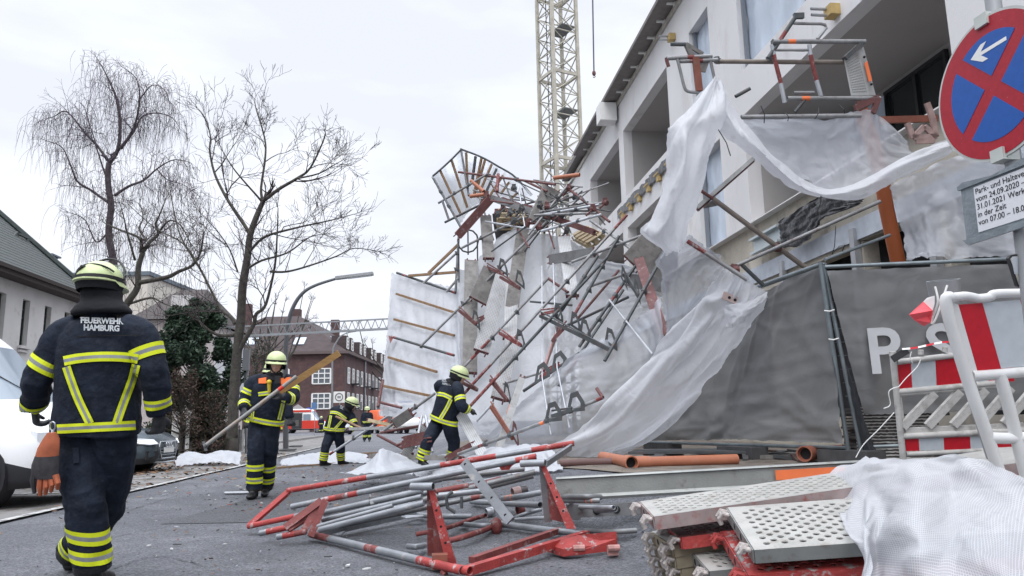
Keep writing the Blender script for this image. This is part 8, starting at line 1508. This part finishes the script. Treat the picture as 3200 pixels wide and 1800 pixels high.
for k, (a, b, dr, lb, ms, mt, mc) in enumerate((((655, 1445, 3.36), (492, 1178, 4.0), by_, 'red painted plank directly under the near top plank', m_fred, m_fred, m_fred), ((420, 1420, 3.75), (300, 1285, 4.15), by_, 'shorter grey plank low in the stack with few visible holes', m_side, m_tread, m_side), ((250, 1215, 4.02), (165, 1150, 4.4), bx_, 'red end plank below the uppermost far plank', m_fred, m_fdred, m_fred), ((200, 1265, 4.06), (70, 1180, 4.45), bx_, 'cream weathered plank below the red end plank', m_cream, m_tread, m_cream), ((215, 1335, 4.06), (85, 1250, 4.45), bx_, 'lower cream weathered plank of the stack', m_cream, m_tread, m_cream), ((250, 1405, 4.06), (105, 1318, 4.45), bx_, 'cream weathered plank near the bottom of the stack', m_cream, m_tread, m_cream), ((285, 1470, 4.06), (130, 1385, 4.45), bx_, 'lowest cream weathered plank of the stack on the asphalt', m_cream, m_tread, m_cream), ((690, 1540, 3.38), (590, 1400, 3.9), by_, 'grey plank under the red painted plank', m_side, m_tread, m_side), ((640, 1640, 3.4), (480, 1480, 3.9), by_, 'grey plank near the bottom of the near side of the stack', m_side, m_tread, m_side))):
    near_plank(pt8(*a), pt8(*b), dr, lb, .3, ms, mt, 10, mc, hgt=.062, hookm=m_hookw if k != 0 else m_fred)
# ================================================================ WHITE MESH SHEET OVER THE STACK
m_mesh = sheet_mat('mesh_sheet', (.72, .735, .77), .16, .40, var=.03, grid=.18, gsize=(.0125, .0125), bump=.2, bscale=5)
rows = rS((((2700, 1418, 4.5), (2760, 1424, 4.25), (2850, 1427, 3.9), (2985, 1424, 3.35), (3070, 1442, 3.2), (3200, 1484, 3.05), (3400, 1560, 2.95)), ((2598, 1494, 4.45), (2690, 1455, 4.1), (2780, 1450, 3.8), (2900, 1458, 3.5), (3020, 1475, 3.2), (3180, 1530, 2.95), (3400, 1620, 2.8)), ((2612, 1570, 4.0), (2680, 1545, 3.85), (2745, 1510, 3.75), (2860, 1525, 3.2), (2990, 1562, 3.15), (3160, 1612, 2.8), (3400, 1700, 2.6)), ((2640, 1650, 3.25), (2698, 1640, 3.18), (2750, 1610, 3.36), (2850, 1620, 2.9), (2980, 1652, 2.9), (3150, 1692, 2.6), (3400, 1780, 2.5)), ((2694, 1765, 3.08), (2712, 1760, 3.02), (2750, 1735, 3.16), (2850, 1740, 2.72), (2980, 1755, 2.66), (3150, 1792, 2.4), (3400, 1880, 2.4)), ((2690, 1870, 3.0), (2716, 1880, 2.95), (2760, 1890, 2.85), (2850, 1905, 2.68), (2980, 1935, 2.4), (3150, 1955, 2.3), (3400, 1990, 2.3))))
sheet('mesh_tarpaulin', rows, m_mesh, 'white woven mesh sheet thrown over the plank stack in the near corner', 120, 110, .008, 91, folds=(1.1, .03), fr=1.0, edge=.004)
# ================================================================ BARRIERS
m_pvc = mat('barrier_white', (.70, .70, .69), .5, var=.07, vscale=4, col2=(.50, .49, .47), thr=(.56, .75)); m_pvcd = mat('barrier_white_dirty', (.52, .51, .49), .6, var=.15, vscale=6, col2=(.34, .33, .31), thr=(.5, .7)); m_sred = mat('reflective_red', (.50, .012, .025), .4, var=.08, vscale=30); m_swhite = mat('reflective_white', (.50, .54, .58), .4, var=.06, vscale=20)
def C9(x, y): return (2600+x/2.415, 850+y/2.415)
d9 = 6.7
def b9(x, y, d=d9): return P(*C9(x, y), d)
bar_ = thing('barrier', on_ground(2840, d9), 'white plastic barrier with slanted slots and red white strips behind the nearer barrier', 'barrier')
obj('post', MB().tube(b9(458, 620), b9(542, 1460), .028, 12), m_pvcd, bar_); 
obj('post', MB().tube(b9(1478, 545), b9(1560, 1400), .028, 12), m_pvcd, bar_)
for x, y in ((457, 600), (670, 588), (852, 566)): obj('cap', MB().tube(b9(x, y), b9(x+1, y+34), .024 if x > 500 else .03, 10), m_pvcd, bar_)
for a, b, r_ in (((490, 680), (1500, 560), .026), ((495, 905), (1250, 838), .028), ((500, 925), (1240, 862), .018), ((530, 1240), (1480, 1195), .028), ((560, 1375), (1500, 1330), .022)): obj('rail', MB().tube(b9(*a), b9(*b), r_, 10), m_pvcd, bar_)
def quad(par, pts, th, m, nm, d=None): mb = MB(); mb.prism([b9(*p) if d is None else P(*C9(*p), d) for p in pts], _f*th); return obj(nm, mb, m, par, smooth=False)
for k, (u0, u1) in enumerate(((500, 595), (595, 780), (780, 975), (975, 1170), (1170, 1365))):
    f_ = lambda x: (690-(x-500)*.09, 885-(x-500)*.07); quad(bar_, ((u0, f_(u0)[0]), (u1, f_(u1)[0]), (u1+12, f_(u1)[1]), (u0+8, f_(u0)[1])), .02, m_sred if k % 2 == 0 else m_swhite, 'strip')
for k, (u0, u1) in enumerate(((555, 655), (655, 842), (842, 1042), (1042, 1240), (1240, 1440))): f_ = lambda x: (1262-(x-555)*.035, 1352-(x-555)*.035); quad(bar_, ((u0, f_(u0)[0]), (u1, f_(u1)[0]), (u1+5, f_(u1)[1]), (u0+5, f_(u0)[1])), .02, m_sred if k % 2 == 0 else m_swhite, 'strip')
for k in range(6):
    x0 = 520+k*192; mb = MB(); mb.bar(b9(x0+10, 1170-k*6), b9(x0+255, 915-k*14), .07, .04, -_f); obj('slat', mb, m_pvcd, bar_, smooth=False)
quad(bar_, ((500, 935), (525, 932), (560, 1240), (535, 1242)), .04, m_pvcd, 'end_panel'); quad(bar_, ((540, 1180), (1450, 1140), (1450, 1185), (545, 1225)), .03, m_pvcd, 'lower_panel')
mb = MB(); mb.box(on_ground(2830, d9)+V((.1, 0, .05)), (.8, .25, .1)); obj('foot', mb, m_block, bar_, smooth=False)
# red white tape and loose strings
tp_ = thing('barrier_tape', b9(700, 560), 'red and white barrier tape tied to the rear barrier and fluttering', 'tape')
for k in range(6):
    a, b = (530+k*60, 582-k*9+6*math.sin(k)), (530+(k+1)*60, 582-(k+1)*9+6*math.sin(k+1)); mb = MB(); mb.prism([b9(a[0], a[1]-8, 6.6), b9(b[0], b[1]-8, 6.6), b9(b[0], b[1]+6, 6.58), b9(a[0], a[1]+6, 6.58)], _f*.002); obj('band', mb, m_sred if k % 2 else m_white, tp_, smooth=False)
mb = MB(); mb.bar(b9(455, 660, 6.6), b9(570, 590, 6.6), .012, .06, V((0, 0, 1))); obj('band', mb, m_frame_dark, tp_)
for pts in (((670, 660), (640, 720), (560, 800), (505, 865)), ((505, 865), (430, 900), (440, 1000), (390, 1030)), ((470, 1060), (350, 1190), (240, 1300), (180, 1400)), ((600, 600), (590, 650), (610, 690))):
    mb = MB(); mb.path(resample([b9(*p, 6.55) for p in pts], 14), .004, 5); obj('string', mb, m_white, tp_)
# near barrier
dN = 3.5
def bn(x, y, d=dN): return P(*C9(x, y), d)
nb = thing('barrier', on_ground(3180, dN)+V((0, 0, 0)), 'nearest white tube barrier with wide red and white reflective panel at the picture edge', 'barrier')
pN = [bn(860, 240), bn(1010, 760), bn(1190, 1300), bn(1330, 1700)]; mb = MB(); mb.path(resample([bn(905, 190), bn(862, 250), bn(1000, 740), bn(1180, 1260), bn(1290, 1600)], 24), .027, 16); obj('post', mb, m_pvc, nb)
mb = MB(); mb.path(resample([bn(905, 192), bn(1000, 182), bn(1060, 190), bn(1110, 200), bn(1190, 190), bn(1240, 165), bn(1500, 158), bn(1800, 150)], 30), .021, 14); obj('top_rail', mb, m_pvc, nb)
mb = MB(); mb.path(resample([bn(1060, 785), bn(1250, 772), bn(1500, 750), bn(1800, 730)], 16), .024, 14); mb.path(resample([bn(1265, 770), bn(1330, 1000), bn(1390, 1240), bn(1470, 1560)], 16), .027, 14); mb.path(resample([bn(1180, 1250), bn(1300, 1255), bn(1440, 1250), bn(1800, 1230)], 12), .026, 14); obj('rail', mb, m_pvc, nb)
mb = MB(); mb.path(resample([bn(1790, 140), bn(1900, 700), bn(2010, 1230), bn(2090, 1600)], 16), .027, 14); obj('post', mb, m_pvc, nb); mb = MB(); mb.path(resample([bn(1500, 750), bn(1800, 730), bn(1905, 724)], 8), .024, 12); obj('rail', mb, m_pvc, nb); mb = MB(); mb.path(resample([bn(1800, 1230), bn(1900, 1225), bn(2008, 1220)], 8), .026, 12); obj('rail', mb, m_pvc, nb)
def qn(pts, th, m, nm): mb = MB(); mb.prism([bn(*p) for p in pts], _f*th); return obj(nm, mb, m, nb, smooth=False)
qn(((955, 247), (1135, 233), (1276, 728), (1098, 746)), .012, m_sred, 'strip'); qn(((1136, 233), (1420, 212), (1560, 700), (1277, 728)), .012, m_swhite, 'strip'); qn(((1421, 212), (1640, 195), (1780, 680), (1561, 700)), .012, m_sred, 'strip')
qn(((900, 225), (954, 247), (1097, 747), (1040, 760)), .02, m_pvc, 'side_panel')
# grey post stub with flag
ps = thing('pipe_stub', P(2945, 960, 3.7), 'grey open pipe stub with red and white flag tape beside the nearest barrier', 'pipe stub'); mb = MB(); mb.tube(bn(838, 62, 3.75), bn(868, 330, 3.75), .076, 18, hollow=True, r2=.060); obj('pipe', mb, m_galv, ps); obj('base', MB().tube(bn(875, 328, 3.75), bn(1215, 1400, 3.75), .03, 10), m_galv, ps)
mb = MB(); mb.tube(bn(838, 64, 3.75)-_u*.004, bn(838, 66, 3.75)-_u*.003, .064, 14); obj('bore', mb, m_hole, ps)
for pts, m_ in ((((775, 180), (720, 195), (690, 225), (760, 290), (775, 240)), m_white), (((690, 225), (640, 270), (583, 322), (625, 365), (695, 410), (745, 380), (763, 290)), mat('flag_red', (.85, .10, .12), .6, var=.05))): mb = MB(); mb.prism([bn(x, y, 3.6+.03*math.sin(x*.03)) for x, y in pts], _f*.003); obj('flag', mb, m_, ps, smooth=False)
mb = MB(); mb.path(resample([bn(778, 110, 3.6), bn(800, 220, 3.58), bn(765, 330, 3.6), bn(750, 385, 3.6), bn(785, 350, 3.58), bn(870, 100, 3.6)], 20), .005, 5); obj('strap', mb, m_white, ps)
# ================================================================ ROAD SIGNS
sc_ = P(3107, 268, 3.0); sx = V((.06, -1, .0)).normalized(); sy = V((.01, .125, 1)); sy = (sy-sx*sy.dot(sx)).normalized(); sz = sx.cross(sy).normalized()   # sign plane: sx to its right edge, sz towards the street
if sz.x > 0: sz = -sz
# seen from the street the sign's left edge is the far one
sx = sy.cross(sz).normalized()
SM = Matrix(((sx.x, sy.x, sz.x, sc_.x), (sx.y, sy.y, sz.y, sc_.y), (sx.z, sy.z, sz.z, sc_.z), (0, 0, 0, 1)))
sg = thing('road_sign', on_ground(3140, 3.0), 'round blue and red no stopping sign with white arrow on a tilted grey post', 'road sign')
m_sblue = mat('sign_blue_reflective', (.008, .085, .36), .4, var=.07, vscale=40); m_sgred = mat('sign_red_reflective', (.36, .008, .022), .42, var=.10, vscale=40, col2=(.55, .25, .22), thr=(.66, .72)); m_sgrey = mat('sign_rim', (.50, .52, .50), .45, .2, var=.08)
def disc(r0, z0, z1, m, nm, par, n=72): mb = MB(); mb.loft([[SM @ V((r0*math.cos(6.28319*i/n), r0*math.sin(6.28319*i/n), z)) for i in range(n)] for z in (z0, z1)]); return obj(nm, mb, m, par, angle=40)
RS = .30; pl = disc(RS, -.006, .004, m_sgrey, 'plate', sg); disc(RS*.962, .004, .006, m_sgred, 'red_disc', sg)
for q in range(4):                              # four blue fields between the red ring and the red cross
    rI, hw = RS*.735, RS*.098; pts = []; a0 = math.asin(hw/rI); n = 20
    for i in range(n+1): a = a0+(math.pi/2-2*a0)*i/n; pts.append((rI*math.cos(a), rI*math.sin(a)))
    pts.append((hw, hw)); ang = math.pi/4+q*math.pi/2; ca_, sa_ = math.cos(ang), math.sin(ang)
    mb = MB(); mb.prism([SM @ V((x*ca_-y*sa_, x*sa_+y*ca_, .0065)) for x, y in pts], sz*.001); obj('blue_field', mb, m_sblue, pl, smooth=False)
def sgpoly(pts, z, m, nm, par, th=.001): mb = MB(); mb.prism([SM @ V((x, y, z)) for x, y in pts], sz*th); return obj(nm, mb, m, par, smooth=False)
AR = [(.098, .012), (.098, -.012), (-.040, -.012), (-.005, -.060), (-.036, -.060), (-.098, .0), (-.036, .060), (-.005, .060), (-.040, .012)]
sgpoly([(x*.93, .155+y*.62) for x, y in AR], .0078, m_white, 'arrow', pl)
mb = MB(); c0 = SM @ V((-.012, -1.6, -.055)); c1 = SM @ V((-.012, .62, -.055)); mb.tube(c0, c1, .030, 14); obj('post', mb, m_galv, sg)
for y in (.285, -.285): mb = MB(); mb.box(SM @ V((-.012, y, -.02)), (.062, .05, .075), SM.to_3x3()); mb.box(SM @ V((-.012, y*1.01, .006)), (.045, .04, .015), SM.to_3x3()); obj('clamp', mb, mat('clamp_pale', (.50, .53, .50), .5, .1, var=.12) if y > 0 else MATS['clamp_pale'], sg, smooth=False)
# paper notice below
pn = thing('paper_notice', SM @ V((0, -.47, 0)), 'white parking ban notice wrapped in grey plastic below the round sign', 'notice'); m_wrap = mat('grey_wrap', (.20, .23, .25), .3, var=.2, vscale=8, bump=.4, bscale=25); m_paper = mat('paper', (.70, .71, .74), .6)
sgpoly([(-.225, -.355), (.225, -.355), (.225, -.575), (-.225, -.575)], -.008, m_wrap, 'backing', pn, .012); sgpoly([(-.155, -.372), (.185, -.372), (.185, -.560), (-.155, -.560)], .005, m_paper, 'paper', pn, .0015)
for pts in (((-.235, -.345), (-.20, -.335), (-.05, -.355), (.12, -.335), (.23, -.35), (.23, -.365), (-.235, -.362)), ((-.235, -.575), (-.19, -.572), (.23, -.572), (.23, -.592), (-.21, -.60))): sgpoly(pts, .003, m_wrap, 'wrap_fold', pn, .010)
M_ = SM @ Matrix.Translation((-.148, -.458, .0075)); text('Park- und Halteverbot\nvom 24.09.2020 –\n31.01.2021 Werktags\nin der Zeit\nvon 07.00 – 18.00 Uhr', .033, M_, mat('print_black', (.02, .02, .025), .6), pn, 'lettering', .0004, align='LEFT', line=.98)
# corner of another notice at the picture edge
en = thing('edge_notice', P(3178, 845, 2.9), 'black framed pale notice board corner beside the nearest barrier', 'notice'); q_ = lambda x, y: P(*C7(x, y), 2.9)
mb = MB(); mb.prism([q_(2472, 660), q_(2485, 640), q_(2510, 634), q_(2800, 615), q_(2830, 840), q_(2560, 858), q_(2530, 845)], _f*.015); obj('frame', mb, m_frame_dark, en, smooth=False)
mb = MB(); mb.prism([q_(2484, 665), q_(2500, 648), q_(2790, 628), q_(2815, 830), q_(2560, 847), q_(2540, 835)], -_f*.002); obj('sheet', mb, mat('notice_beige', (.50, .48, .42), .5), en, smooth=False); mb = MB(); mb.prism([q_(2488, 665), q_(2502, 650), q_(2780, 632), q_(2800, 760), q_(2512, 765)], -_f*.003); obj('upper_field', mb, m_swhite, en, smooth=False); mb = MB(); mb.prism([q_(2550, 740), q_(2600, 720), q_(2640, 770), q_(2590, 800)], -_f*.004); obj('dark_mark', mb, m_frame_dark, en, smooth=False)
